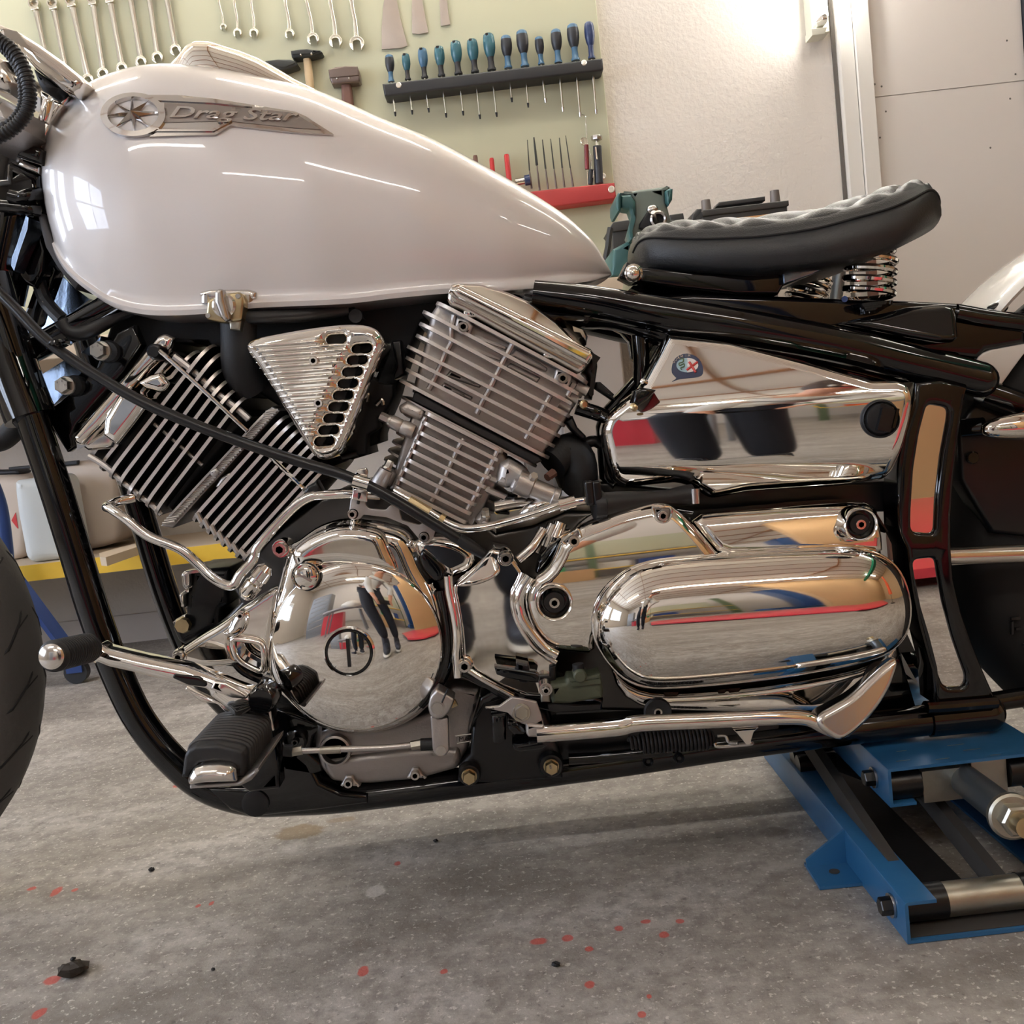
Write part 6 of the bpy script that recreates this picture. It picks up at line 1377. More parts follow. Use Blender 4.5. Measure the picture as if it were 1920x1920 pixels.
MB().pprism([(1118, 905), (1150, 905), (1300, 920), (1690, 900), (1705, 960), (1640, 960), (1300, 970), (1140, 960)], 1.225, 1.36, .004).obj('battery_tray', 'black_satin', BIKE)
MB().pprism([(1150, 1250), (1690, 1230), (1720, 1330), (1000, 1400), (1000, 1300)], 1.22, 1.4, .004).obj('swing_arm_pivot', 'black_gloss', BIKE)
MB().pprism([(1690, 1225), (1720, 1280), (1700, 1265), (1694, 1255)], 1.23, 1.235).obj('spacer_plate', 'white_fender', BIKE)
# ---------------------------------------------------------------- side cover, pipes, controls
tb = c('C7', (585, 293), (625, 296), (1000, 350), (1500, 480), (1900, 598)) + c('C8', (1040, 788), (1115, 815), (1152, 870), (1155, 940), (1130, 1080), (1090, 1230), (1060, 1310), (1010, 1420), (950, 1475), (700, 1505), (0, 1560)) + c('C7', (900, 1352), (850, 1350), (790, 1310), (720, 1268), (640, 1250), (300, 1285), (235, 1235), (205, 1130), (160, 920), (190, 830), (300, 720), (400, 650), (520, 430))
Yt = 1.152
A = P(*c1('C7', 440, 790), Yt); B = P(*c1('C7', 1800, 690), Yt); A2 = P(*c1('C7', 400, 1170), Yt); B2 = P(*c1('C7', 1900, 1075), Yt)
def lin(A, B, x): return A.z + (B.z-A.z)*(x-A.x)/(B.x-A.x)
xm_ = P(1420, 800, Yt).x; zm_ = P(1420, 830, Yt).z
def tbf(x, z):
    zu, zl = lin(A, B, x), lin(A2, B2, x); y = -(x-xm_)*.235 + .8*max(0, zu-z)**2
    if z > zu-.008:
        d = z-zu+.008; y += d*d/(d+.015)*.40
    if z < zl+.006:
        d = zl+.006-z; y += d*d/(d+.012)*.75
    return y
tbo = []
for p in ch(rounded(tb, 9, 3), 1):  # traced outline carried onto the curved cover face
    y = Yt
    for _ in range(4): w_ = P(p.x, p.y, y); y = Yt-.008+tbf(w_.x, w_.z)
    tbo.append(Vector((w_.x, w_.z)))
TB_ = MB().pillow(tbo, Yt-.014, 1.21, .012, .0055, tbf).obj('side_cover', 'chrome', BIKE, 75)
tbv = BVHTree.FromPolygons([v.co for v in TB_.data.vertices], [tuple(p.vertices) for p in TB_.data.polygons])
def kn(x, y, off=0.0): return hit(x, y, tbv, off)
q = kn(1651, 785); q = Vector((q.x, q.y+.004, q.z)); r = M(33.5, q.y); AX = Vector((-.1, -1, .0))
KN = MB().lathe(q, AX, [(r*1.08, 0), (r*1.08, .006), (r*1.0, .007), (r*.97, .009), (r*.9, .006), (r*.84, .007), (r*.8, .012), (0, .013)], 44).obj('lock_knob', 'black_matt', TB_)
MB().box(q+Vector((-.006, -.0185, -r*.7)), q+Vector((.008, -.011, r*.55)), Matrix.Rotation(math.radians(18), 3, 'Y'), ).obj('knob_grip', 'black_satin', KN)
MB().box(q+Vector((.0105, -.0165, -r*.6)), q+Vector((.0135, -.011, r*.5)), Matrix.Rotation(math.radians(18), 3, 'Y')).obj('knob_ridge', 'black_gloss', KN)
MB().lathe(q+Vector((.0005, -.010, r*.68)), AX, [(r*.17, 0), (r*.17, .004), (0, .004)], 16).obj('knob_dot', 'black_satin', KN)
# mirrored reflection of a round sign, built as a decal on the cover
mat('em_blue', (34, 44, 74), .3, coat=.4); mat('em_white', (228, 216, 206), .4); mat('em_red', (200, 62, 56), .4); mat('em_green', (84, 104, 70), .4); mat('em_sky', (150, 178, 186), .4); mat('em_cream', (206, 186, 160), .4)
ex, ey = c1('C7', 718, 500)
E = decal(MB(), ch(c('C7', (612, 540), (620, 480), (650, 440), (700, 420), (760, 432), (800, 465), (820, 520), (815, 560), (780, 575), (700, 582), (660, 586), (605, 608), (650, 582), (630, 565)), 1), (), .0006, tbv, -.0008, 4).obj('emblem_reflection', 'em_blue', TB_)
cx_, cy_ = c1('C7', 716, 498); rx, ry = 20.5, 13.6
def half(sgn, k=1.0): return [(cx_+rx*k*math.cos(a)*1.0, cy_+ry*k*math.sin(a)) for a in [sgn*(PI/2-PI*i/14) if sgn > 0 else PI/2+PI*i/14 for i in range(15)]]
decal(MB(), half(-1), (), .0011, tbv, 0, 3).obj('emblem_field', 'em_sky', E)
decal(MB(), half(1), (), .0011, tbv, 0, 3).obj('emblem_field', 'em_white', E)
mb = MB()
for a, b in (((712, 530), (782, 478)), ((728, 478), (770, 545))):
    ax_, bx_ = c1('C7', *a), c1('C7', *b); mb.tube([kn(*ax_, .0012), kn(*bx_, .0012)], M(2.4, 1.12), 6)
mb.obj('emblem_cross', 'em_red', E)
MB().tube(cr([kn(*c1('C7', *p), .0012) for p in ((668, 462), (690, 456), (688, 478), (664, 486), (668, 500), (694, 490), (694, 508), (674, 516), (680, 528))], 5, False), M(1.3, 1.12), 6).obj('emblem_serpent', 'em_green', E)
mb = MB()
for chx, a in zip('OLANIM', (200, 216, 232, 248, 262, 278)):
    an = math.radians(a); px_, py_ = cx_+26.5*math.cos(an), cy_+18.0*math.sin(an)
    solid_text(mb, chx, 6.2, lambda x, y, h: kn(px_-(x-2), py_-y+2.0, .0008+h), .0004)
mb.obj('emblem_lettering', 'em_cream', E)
MB().pprism(c('C7', (380, 660), (430, 640), (520, 655), (460, 720), (400, 760), (365, 740)), 1.142, 1.17, .004).obj('cover_notch', 'black_gloss', TB_)
MB().lathe(P(*c1('C7', 445, 608), 1.15), (-.5, -.8, .2), [(M(6, 1.15), 0), (M(5, 1.15), .008), (0, .01)], 16).obj('cover_pin', 'chrome', TB_)
MB().lathe(P(*c1('C7', 375, 770), 1.14), (-.3, -.8, .3), [(M(7, 1.14), 0), (M(6, 1.14), .006), (0, .008)], 16).obj('cover_screw', 'zinc_gold', TB_)
MB().tube([P(*c1('C7', 765, 1290), 1.16), P(*c1('C7', 768, 1385), 1.16)], M(9, 1.16), 16).obj('drain_stub', 'steel', BIKE)
# black breather duct
A, B = P(*c1('G6', 690, 950), 1.15), P(*c1('G6', 1680, 830), 1.17); ax = B-A; ln = ax.length
MB().lathe(A, ax, [(M(25, 1.15), -.006), (M(28, 1.15), 0), (M(28, 1.15), ln*.05), (M(24, 1.15), ln*.06), (M(23, 1.15), ln*.2), (M(17, 1.15), ln*.5), (M(15, 1.15), ln*.72), (M(19, 1.15), ln*.9), (M(20, 1.15), ln)], 30).obj('breather_duct', 'rubber', BIKE)
for dx in (0, 80):
    q = P(*c1('G6', 590+dx, 760), 1.14); MB().box(q+Vector((-.005, -.004, -.02)), q+Vector((.005, .006, .008)), None, .003).obj('duct_clip', 'black_satin', BIKE)
# chrome oil pipes
ftube([c1('G1', 1420, 640)+(1.19,), c1('G1', 1250, 680)+(1.18,), c1('G1', 1130, 735)+(1.165,), c1('G1', 1180, 760)+(1.155,), c1('G1', 1330, 860)+(1.15,), c1('G1', 1560, 1040)+(1.15,), c1('G1', 1900, 1180)+(1.15,), c1('G5', 380, 130)+(1.15,), c1('G5', 560, 300)+(1.148,), c1('G5', 760, 420)+(1.145,), c1('G5', 880, 410)+(1.145,), c1('G5', 960, 280)+(1.145,), c1('G5', 1150, 60)+(1.145,), c1('D2', 330, 470)+(1.145,), c1('D2', 560, 215)+(1.145,), c1('D2', 690, 125)+(1.145,), c1('D2', 800, 108)+(1.145,), c1('D2', 980, 100)+(1.145,), c1('D2', 1200, 110)+(1.15,)], M(9.3, 1.147), 16, 6).obj('oil_pipe', 'chrome', BIKE, )
ftube([c1('C6', 70, 1615)+(1.155,), c1('C6', 200, 1690)+(1.152,), c1('C6', 330, 1770)+(1.15,), c1('C6', 440, 1840)+(1.148,), c1('C6', 560, 1885)+(1.146,), c1('C6', 700, 1880)+(1.145,), c1('C6', 900, 1835)+(1.145,), c1('C6', 1120, 1770)+(1.145,), c1('C6', 1290, 1710)+(1.145,), c1('C6', 1400, 1690)+(1.146,), c1('C6', 1560, 1665)+(1.15,)], M(8, 1.147), 16, 6).obj('oil_pipe', 'chrome', BIKE)
A, B = P(*c1('C6', 1260, 1722), 1.145), P(*c1('C6', 1375, 1692), 1.146); MB().tube([A, B], M(13, 1.145), 18).obj('pipe_sleeve', 'chrome', BIKE)
A, B = P(*c1('C6', 180, 1680), 1.152), P(*c1('C6', 330, 1768), 1.15); MB().tube([A, B], M(9.5, 1.15), 8).obj('pipe_union', 'zinc_gold', BIKE)
A, B = P(*c1('C6', 400, 1805), 1.148), P(*c1('C6', 430, 1825), 1.148); MB().tube([A, B], M(10.5, 1.15), 8).obj('pipe_nut', 'zinc_gold', BIKE)
ftube([c1('C6', 800, 1730)+(1.18,), c1('C6', 1000, 1700)+(1.18,), c1('C6', 1100, 1730)+(1.18,)], M(11, 1.18), 14).obj('water_pipe', 'chrome_dull', BIKE)
ftube([c1('C6', 1010, 1790)+(1.17,), c1('C6', 1080, 1740)+(1.165,), c1('C6', 1220, 1690)+(1.165,)], M(13, 1.17), 16).obj('chrome_elbow', 'chrome', BIKE)
for a, b in (((860, 600), (930, 430)), ((930, 560), (990, 400)), ((1000, 500), (1040, 390))):
    MB().tube([P(*c1('D3', *a), 1.175), P(*c1('D3', *b), 1.18)], M(14, 1.175), 14).obj('case_rib', 'chrome_dull', BIKE)
ftube([c1('D3', 740, 650)+(1.15,), c1('D3', 840, 560)+(1.15,), c1('D3', 910, 450)+(1.16,)], M(10, 1.15), 14).obj('case_web', 'chrome_dull', BIKE)
MB().pprism(c('D3', (860, 740), (880, 660), (960, 560), (1040, 500), (1020, 560), (940, 680), (880, 760)), 1.145, 1.17, .004).obj('case_seam', 'black_gloss', BIKE)
# clutch cable with its chrome clamp
ftube([(-20, 530, 1.15), (30, 580, 1.145), (90, 641, 1.14), (175, 700, 1.135), (260, 750, 1.13), (350, 790, 1.128), (450, 828, 1.126), (560, 865, 1.125), (650, 893, 1.124), (720, 926, 1.123), (790, 968, 1.122), (850, 1005, 1.122), (890, 1030, 1.124)], M(10.5, 1.13), 16).obj('clutch_cable', 'black_satin', BIKE)
a, b = P(*c1('E4', 600, 60), 1.14), P(*c1('E4', 760, 60), 1.16)
MB().tube(cr([P(*c1('E4', 570, 60), 1.16), P(*c1('E4', 620, 20), 1.13), P(*c1('E4', 700, 10), 1.128), P(*c1('E4', 800, 0), 1.15), P(*c1('E4', 840, 20), 1.17)], 5, False), .003, 8).obj('cable_tie', 'black_gloss', BIKE)
a, b = P(860, 1010, 1.122), P(907, 1040, 1.125); MB().tube([a, a.lerp(b, .3), b], [M(11, 1.122), M(13, 1.122), M(9, 1.122)], 14).obj('cable_ferrule', 'black_matt', BIKE)
A, B = P(*c1('G7', 375, 1390), 1.123), P(*c1('G7', 625, 1500), 1.123); ax = B-A; ln = ax.length; A_ = P(*c1('G7', 372, 1405), 1.124); B_ = P(*c1('G7', 620, 1475), 1.124)
MB().lathe(A_, B_-A_, [(M(12.8, 1.124), 0), (M(12.8, 1.124), (B_-A_).length)], 24).obj('cable_clamp', 'chrome', BIKE)
MB().pprism(rounded(c('G7', (360, 1500), (600, 1560), (600, 1760), (340, 1720), (360, 1600)), 2), 1.132, 1.137, .001).pprism(c('G7', (400, 1300), (440, 1225), (580, 1200), (610, 1260), (600, 1370), (400, 1310)), 1.135, 1.14, .001).obj('clamp_bracket', 'chrome_dull', BIKE)
gb = c('D2', (975, 240), (990, 130), (1105, 125), (1095, 175), (1120, 205), (1240, 215), (1275, 180), (1340, 200), (1340, 230), (1360, 290), (1480, 325), (1530, 300), (1605, 340), (1580, 430), (1540, 460), (1500, 450), (1400, 330), (1250, 270), (1080, 250), (1060, 280), (1000, 290))
MB().pprism(rounded(gb, 3, 3), 1.138, 1.144, .001).obj('cable_bracket', 'grey_alu', BIKE)
MB().tube([P(*c1('D2', 1052, 95), 1.131), P(*c1('D2', 1042, 170), 1.136)], M(3, 1.13), 8).obj('bracket_slot', 'dark_alu', BIKE)
# horn and regulator block
MB().pprism(rounded(c('G5', (280, 240), (300, 210), (460, 200), (800, 180), (830, 220), (830, 340), (800, 480), (800, 700), (690, 760), (690, 1000), (540, 1060), (180, 1260), (90, 1200), (10, 1020), (30, 940), (200, 830), (200, 540), (270, 470)), 4), 1.27, 1.36, .008).obj('horn', 'black_satin', BIKE)
MB().pprism(rounded(c('G5', (130, 280), (180, 230), (440, 195), (440, 240), (270, 260), (275, 440), (200, 490), (150, 440)), 4), 1.262, 1.28, .004).pprism(rounded(c('G5', (100, 560), (180, 500), (260, 470), (250, 520), (190, 560), (190, 750), (140, 720)), 4), 1.262, 1.28, .004).pprism(rounded(c('G5', (20, 960), (60, 900), (200, 825), (215, 860), (110, 930), (40, 980)), 3), 1.262, 1.28, .004).obj('horn_bracket', 'chrome_dull', BIKE)
MB().lathe(P(*c1('G5', 175, 975), 1.262), NY, [(.011, 0), (.009, .006), (0, .006)], 8).obj('horn_bolt', 'zinc_gold', BIKE)
# ---- gear lever with its rubber toe peg
Yp0, Yp1 = 1.0, 1.085
A, B = P(97, 1231, Yp0), P(168, 1214, Yp1); ax = B-A; ln = ax.length
pr = [(M(20, 1), 0)]
for k in range(15): pr += [(M(31, 1), ln*(.06+.06*k)), (M(31, 1), ln*(.085+.06*k)), (M(28.5, 1), ln*(.09+.06*k)), (M(28.5, 1), ln*(.115+.06*k))]
TP = MB().lathe(A, ax, pr + [(M(26, 1), ln*1.0)], 32).obj('toe_peg', 'rubber', BIKE)
TP_ = MB().lathe(A-ax.normalized()*.001, -ax, [(M(25, 1), -.006), (M(24.5, 1), .0), (M(20, 1), .0018), (M(10, 1), .003), (0, .0034)], 28).obj('peg_end', 'chrome_dull', TP)
lv = c('D1', (595, 1030), (640, 960), (680, 915), (730, 950), (980, 1010), (1280, 1070), (1480, 1145), (1640, 1210), (1800, 1265), (1840, 1330), (1760, 1370), (1640, 1440), (1600, 1430), (1575, 1390), (1540, 1360), (1500, 1330), (1440, 1290), (1420, 1240), (1200, 1200), (900, 1120), (740, 1085), (680, 1060))
LV = MB().pprism(rounded(lv, 4, 3), 1.088, 1.112, .010).obj('gear_lever', 'chrome', BIKE, 60)
MB().pprism(rounded(c('D1', (1200, 1120), (1380, 1140), (1440, 1190), (1420, 1215), (1300, 1200), (1190, 1150)), 5), 1.0865, 1.092, .002).obj('lever_recess', 'black_gloss', LV)
MB().pprism(rounded(c('D1', (1450, 1230), (1480, 1165), (1560, 1180), (1720, 1270), (1700, 1300), (1600, 1290)), 3), 1.084, 1.092, .003).obj('lever_pad', 'chrome_dull', LV)
MB().pprism(rounded(c('D1', (1280, 1215), (1440, 1290), (1560, 1340), (1640, 1430), (1590, 1420), (1500, 1330), (1400, 1320), (1330, 1270)), 3), 1.11, 1.12, .002).obj('lever_web', 'chrome_dull', LV)
A = P(*c1('D5', 820, 350), 1.09); MB().lathe(A+Vector((0, .03, 0)), NY, [(M(27, 1.1), 0), (M(27, 1.1), .03), (M(22, 1.1), .036), (0, .036)], 30).obj('lever_pivot', 'black_gloss', BIKE)
MB().pprism(rounded(c('D5', (560, 545), (760, 370), (830, 380), (890, 440), (930, 700), (960, 900), (980, 1150), (700, 1180), (600, 1100)), 4), 1.12, 1.15, .004).obj('peg_bracket', 'black_gloss', BIKE)
MB().tube(cr([P(*c1('D5', x, y), 1.115) for x, y in ((770, 375), (830, 375), (880, 430), (905, 560), (920, 620))], 5, False), M(3.4, 1.115), 8).obj('bracket_edge', 'chrome_dull', BIKE)
# ---- front foot peg with ribbed rubber
Y0_, Y1_ = .995, 1.115
base_ = xz(rounded(c('D5', (92, 1050), (120, 850), (150, 800), (215, 765), (420, 752), (600, 790), (650, 815), (668, 860), (660, 1045), (600, 1050), (590, 960), (540, 920), (400, 905), (260, 925), (170, 1000), (150, 1055)), 3), Y0_)
FP = MB().prism(base_, Y0_, Y1_, .004).obj('foot_peg', 'rubber', BIKE)
crv = [P(*p[:2], Y0_) for p in cr([Vector(q) for q in c('D5', (118, 930), (124, 850), (150, 800), (215, 768), (320, 757), (420, 755), (520, 770), (600, 790), (648, 818), (666, 860), (664, 1030))], 4, False)]
mb = MB()
for k in range(11):
    y = Y0_+.018+k*(Y1_-Y0_-.02)/11; mb.tube([Vector((p.x, y, p.z)) for p in crv], .0026, 6)
mb.obj('rubber_ribs', 'rib_rubber_lit', FP)
MB().pillow(xz(rounded(c('D5', (148, 1100), (155, 1040), (200, 965), (280, 935), (430, 925), (540, 940), (580, 975), (596, 1090), (470, 1092), (300, 1100), (180, 1118)), 4), .985), .978, 1.0, .012, .003).obj('peg_end', 'chrome_dull', FP, 60)
MB().pprism(rounded(c('D5', (160, 1120), (595, 1090), (790, 955), (780, 1010), (720, 1080), (620, 1130), (250, 1150)), 3), .99, 1.11, .003).obj('peg_base', 'case_grey', FP)
# bracket and spring clip beside the clutch cover
MB().lathe(P(*c1('D5', 1120, 720), 1.17), NY, [(M(23, 1.17), -.01), (M(23, 1.17), .003), (M(19, 1.17), .006), (M(10, 1.17), .006)], 26).sock(P(*c1('D5', 1125, 720), 1.165), NY, M(7, 1.165), .006).obj('engine_mount_bolt', 'black_gloss', BIKE)
MB().pprism(c('D5', (930, 420), (1100, 470), (1300, 540), (1380, 600), (1280, 680), (1250, 830), (1350, 900), (1370, 1000), (1250, 1040), (1000, 1000), (950, 700)), 1.178, 1.21, .005).obj('engine_mount', 'black_gloss', BIKE)
# ---- gear shift linkage
Yl = 1.13
ftube([c1('D5', 1110, 808)+(Yl,), c1('D5', 1500, 792)+(Yl,), c1('D5', 1920, 778)+(Yl,), c1('D6', 500, 828)+(Yl,)], M(6.2, Yl), 12, 0).obj('shift_rod', 'steel', BIKE)
MB().tube([P(*c1('D5', 1345, 802), Yl), P(*c1('D5', 1530, 792), Yl)], M(7.6, Yl), 14).obj('knurled_sleeve', 'dirty_steel', BIKE)
for k, x, y in (('D5', 1130, 805), ('D6', 470, 830)):
    q = P(*c1(k, x, y), Yl); MB().tube([q-Vector((.007, 0, .0005)), q+Vector((.007, 0, .0005))], M(9.5, Yl), 6).obj('lock_nut', 'dirty_steel', BIKE)
for a, b in ((c1('D5', 1020, 800), c1('D5', 1100, 805)), (c1('D6', 495, 830), c1('D6', 600, 825))):
    MB().tube([P(*a, Yl), P(*b, Yl)], M(12, Yl), 14).obj('ball_joint', 'black_matt', BIKE)
q = P(*c1('D6', 620, 560), 1.118)
SA = MB().pprism(rounded(c('D6', (545, 560), (560, 490), (610, 430), (650, 455), (740, 505), (720, 560), (690, 610), (650, 645), (600, 650), (560, 620)), 5), 1.112, 1.14, .003).obj('shift_arm', 'grey_alu', BIKE)
MB().pprism(rounded(c('D6', (562, 620), (640, 648), (692, 632), (700, 870), (680, 910), (640, 922), (600, 905), (580, 870)), 6), 1.118, 1.128, .002).obj('arm_link', 'grey_alu', SA)
MB().lathe(P(*c1('D6', 617, 563), 1.112), NY, [(M(13, 1.11), 0), (M(13, 1.11), .001), (M(11, 1.11), .001), (M(11, 1.11), -.001)], 26).lathe(P(*c1('D6', 617, 563), 1.112), NY, [(M(11, 1.11), -.002), (M(10.5, 1.11), .002), (0, .002)], 26).obj('shaft_end', 'steel', SA)
MB().tube([P(*c1('D6', 645, 530), 1.1118), P(*c1('D6', 690, 430), 1.1118)], M(1.8, 1.11), 6).obj('clamp_slot', 'black_matt', SA)
MB().lathe(P(*c1('D6', 640, 872), 1.118), NY, [(M(10, 1.11), 0), (M(10, 1.11), .002), (0, .0025)], 22).obj('pivot_rivet', 'steel', SA)
MB().tube([P(*c1('D6', 712, 545), 1.125), P(*c1('D6', 752, 525), 1.125)], M(7, 1.125), 6).obj('pinch_bolt', 'zinc_gold', SA)
# ---- side stand switch and black bits above the stand
SWT = MB().pprism(rounded(c('D3', (965, 1560), (1080, 1540), (1090, 1500), (1130, 1500), (1260, 1490), (1330, 1470), (1350, 1600), (1345, 1650), (1100, 1690), (980, 1690)), 3), 1.11, 1.14, .004).obj('stand_switch', 'olive', BIKE)
MB().lathe(P(*c1('D3', 1180, 1485), 1.108), NY, [(M(13, 1.1), -.02), (M(13, 1.1), .003), (M(10, 1.1), .005), (0, .005)], 22).obj('switch_screw', 'olive', SWT)
MB().tube([P(*c1('D3', 1175, 1480), 1.115), P(*c1('D3', 1165, 1400), 1.115)], M(11, 1.115), 14).obj('switch_lead', 'rubber', SWT)
MB().box(P(*c1('D3', 1250, 1530), 1.108)-Vector((.02, .001, .003)), P(*c1('D3', 1250, 1530), 1.108)+Vector((.012, .002, .002))).obj('switch_ridge', 'olive', SWT)
MB().lathe(P(*c1('D3', 935, 1585), 1.108), NY, [(M(13, 1.1), -.02), (M(13, 1.1), .0), (M(8, 1.1), .0)], 16).sock(P(*c1('D3', 935, 1585), 1.108), NY, M(8, 1.1), .006).obj('switch_bolt', 'steel', SWT)
MB().pprism(c('D3', (895, 1620), (965, 1610), (970, 1680), (900, 1680)), 1.115, 1.13, .003).obj('switch_bracket', 'dirty_steel', SWT)
MB().pprism(rounded(c('D3', (562, 1422), (700, 1440), (860, 1465), (890, 1490), (880, 1540), (780, 1530), (640, 1500), (580, 1480)), 2), 1.105, 1.12, .002).obj('stand_lug', 'black_gloss', BIKE)
MB().pprism(rounded(c('D3', (720, 1390), (810, 1410), (820, 1450), (800, 1540), (740, 1530)), 2), 1.112, 1.13, .002).pprism(c('D3', (890, 1490), (960, 1490), (960, 1420), (1010, 1410), (1010, 1560), (880, 1540)), 1.13, 1.15, .003).obj('stand_lug', 'black_satin', BIKE)
MB().pprism(c('D3', (620, 1560), (720, 1500), (1000, 1500), (1350, 1660), (1340, 1740), (1000, 1760), (620, 1660), (500, 1700), (430, 1820), (380, 1900), (460, 1640)), 1.14, 1.18, .004).obj('stand_mount', 'black_gloss', BIKE)
MB().pprism(c('D6', (870, 560), (1000, 460), (1150, 480), (1400, 600), (1500, 900), (1520, 1080), (1000, 1110), (760, 1110), (770, 980), (850, 900)), 1.165, 1.21, .006).obj('stand_mount', 'black_satin', BIKE)
for k, x, y, R1, m_, bp_ in (('D6', 845, 1055, 15.5, 'zinc_gold', 22), ('D6', 1435, 985, 15.5, 'zinc_gold', 24)):
    q = P(*c1(k, x, y), 1.152); MB().lathe(q+Vector((0, .02, 0)), NY, [(M(bp_, 1.15), 0), (M(bp_, 1.15), .016), (M(bp_*.9, 1.15), .019)], 26).obj('mount_washer', 'black_satin', BIKE)
    b = MB().hexb(q, NY, M(R1*.88, 1.15), .010, 1.12).obj('hex_bolt', m_, BIKE)
mb = MB(); q = P(*c1('D6', 1420, 1005), 1.1415); solid_text(mb, '8', M(11, 1.14), lambda x, y, h: q+Vector((x, -h, y)), .0005); mb.obj('stamped_mark', 'case_grey', BIKE)
ftube([c1('D6', 1560, 935)+(1.17,), c1('D6', 1800, 920)+(1.17,), c1('D6', 2300, 870)+(1.17,)], M(11, 1.17), 14).obj('rear_brake_rod', 'black_gloss', BIKE)
for x in (1215, 1273):
    q = P(x, 1427 if x == 1215 else 1421, 1.18); MB().lathe(q, NY, [(M(10, 1.18), -.003), (M(10, 1.18), .003), (M(8, 1.18), .005), (M(4, 1.18), .002), (0, .002)], 20).obj('rail_screw', 'black_satin', BIKE)
# ---- side stand, folded up
Yk = 1.085
kp = rounded(c('D6', (955, 565), (1060, 555), (1150, 490), (1220, 500), (1330, 525), (1365, 620), (1380, 690), (1270, 680), (1250, 690), (1180, 660), (1120, 600), (1060, 590)), 2, 3)
MB().pprism(kp, Yk-.002, Yk+.003, .001).obj('stand_hinge_plate', 'grey_alu', BIKE)
pts = [c1('D6', 1330, 755)+(Yk,), c1('D6', 1600, 735)+(Yk,), c1('D6', 1920, 706)+(Yk,), c1('D4', 300, 1369)+(Yk,), c1('D4', 700, 1352)+(Yk,), c1('D4', 1050, 1335)+(Yk,), c1('D4', 1230, 1340)+(Yk,), c1('D4', 1330, 1385)+(Yk,), c1('D4', 1410, 1425)+(Yk,)]
q = cr([P(*p) for p in pts], 6, False); rads = [M(float(np.interp(i/len(q), [0, .3, .6, .8, .9, 1], [16.5, 16.5, 15, 14, 14, 9])), Yk) for i in range(len(q))]
KS = MB().tube(q, rads, 22).obj('side_stand', 'chrome', BIKE, 60)
zk0 = P(*c1('D4', 1500, 1300), Yk).z
ft = c('D4', (1290, 1330), (1400, 1275), (1500, 1220), (1600, 1130), (1690, 1060), (1760, 1015), (1778, 1040), (1762, 1090), (1720, 1180), (1640, 1290), (1540, 1390), (1450, 1450), (1410, 1460), (1350, 1430), (1300, 1390))
MB().pillow(xz(ch(ft, 2), Yk-.01), Yk-.012, Yk+.012, .007, .005, lambda x, z: .22*(z-zk0)).obj('stand_foot', 'chrome_dull', KS, 70)
MB().pprism(rounded(c('D6', (1252, 680), (1385, 690), (1380, 780), (1270, 780), (1252, 750)), 3), Yk-.006, Yk+.02, .003).obj('stand_yoke', 'grey_alu', KS)
MB().pprism(rounded(c('D6', (1115, 660), (1190, 680), (1260, 740), (1250, 770), (1170, 770), (1120, 720)), 4), Yk+.004, Yk+.04, .005).pprism(rounded(c('D6', (1150, 830), (1430, 790), (1435, 830), (1370, 870), (1200, 890), (1160, 870)), 4), Yk+.004, Yk+.04, .005).pprism(c('D6', (1000, 620), (1110, 610), (1110, 800), (1060, 830), (1015, 820)), Yk+.02, Yk+.05, .004).obj('stand_pivot', 'black_gloss', BIKE)
A = P(*c1('D6', 1218, 600), Yk-.002); MB().hexb(A, Vector((.05, -1, .25)), M(14, Yk), .016, 1.3).obj('pivot_bolt', 'steel', BIKE)
q = P(*c1('D6', 1400, 805), Yk); MB().tube([q, q+Vector((.001, .03, 0))], M(9, Yk), 14).obj('stop_pin', 'dark_alu', BIKE)
MB().pprism([(1010, 1368), (1462, 1346), (1462, 1398), (1010, 1432)], 1.19, 1.24, .003).obj('stand_mount', 'black_satin', BIKE)
a, b = P(*c1('D4', 240, 1478), 1.12), P(*c1('D4', 720, 1450), 1.12)
pts = []; ax = (b-a); L_ = ax.length; axn = ax.normalized(); w1 = Vector((0, 1, 0)); w2 = axn.cross(w1)
for i in range(22*14+1):
    t = i/(22*14); R = M(float(np.interp(t, [0, .12, .17, .9, .95, 1], [11, 11, 20, 20, 12, 11])), 1.12); an = 2*PI*22*t
    pts.append(a+ax*t+(w1*math.cos(an)+w2*math.sin(an))*R)
MB().tube(pts, M(3.6, 1.12), 7).obj('stand_spring', 'dark_alu', BIKE, 60)
ftube([c1('D4', 720, 1480)+(1.11,), c1('D4', 745, 1500)+(1.108,), c1('D4', 900, 1488)+(1.1,), c1('D4', 935, 1480)+(1.095,)], M(3.5, 1.11), 8).obj('spring_hook', 'steel', BIKE)
ftube([c1('D4', 735, 1440)+(1.11,), c1('D4', 780, 1440)+(1.108,), c1('D4', 800, 1475)+(1.105,), c1('D4', 850, 1480)+(1.1,)], M(3, 1.11), 8).obj('spring_hook', 'steel', BIKE)
MB().pprism(rounded(c('D4', (820, 1400), (970, 1390), (940, 1420), (925, 1470), (940, 1490), (900, 1490), (850, 1430)), 2), 1.088, 1.093, .001).obj('spring_lug', 'chrome_dull', KS)
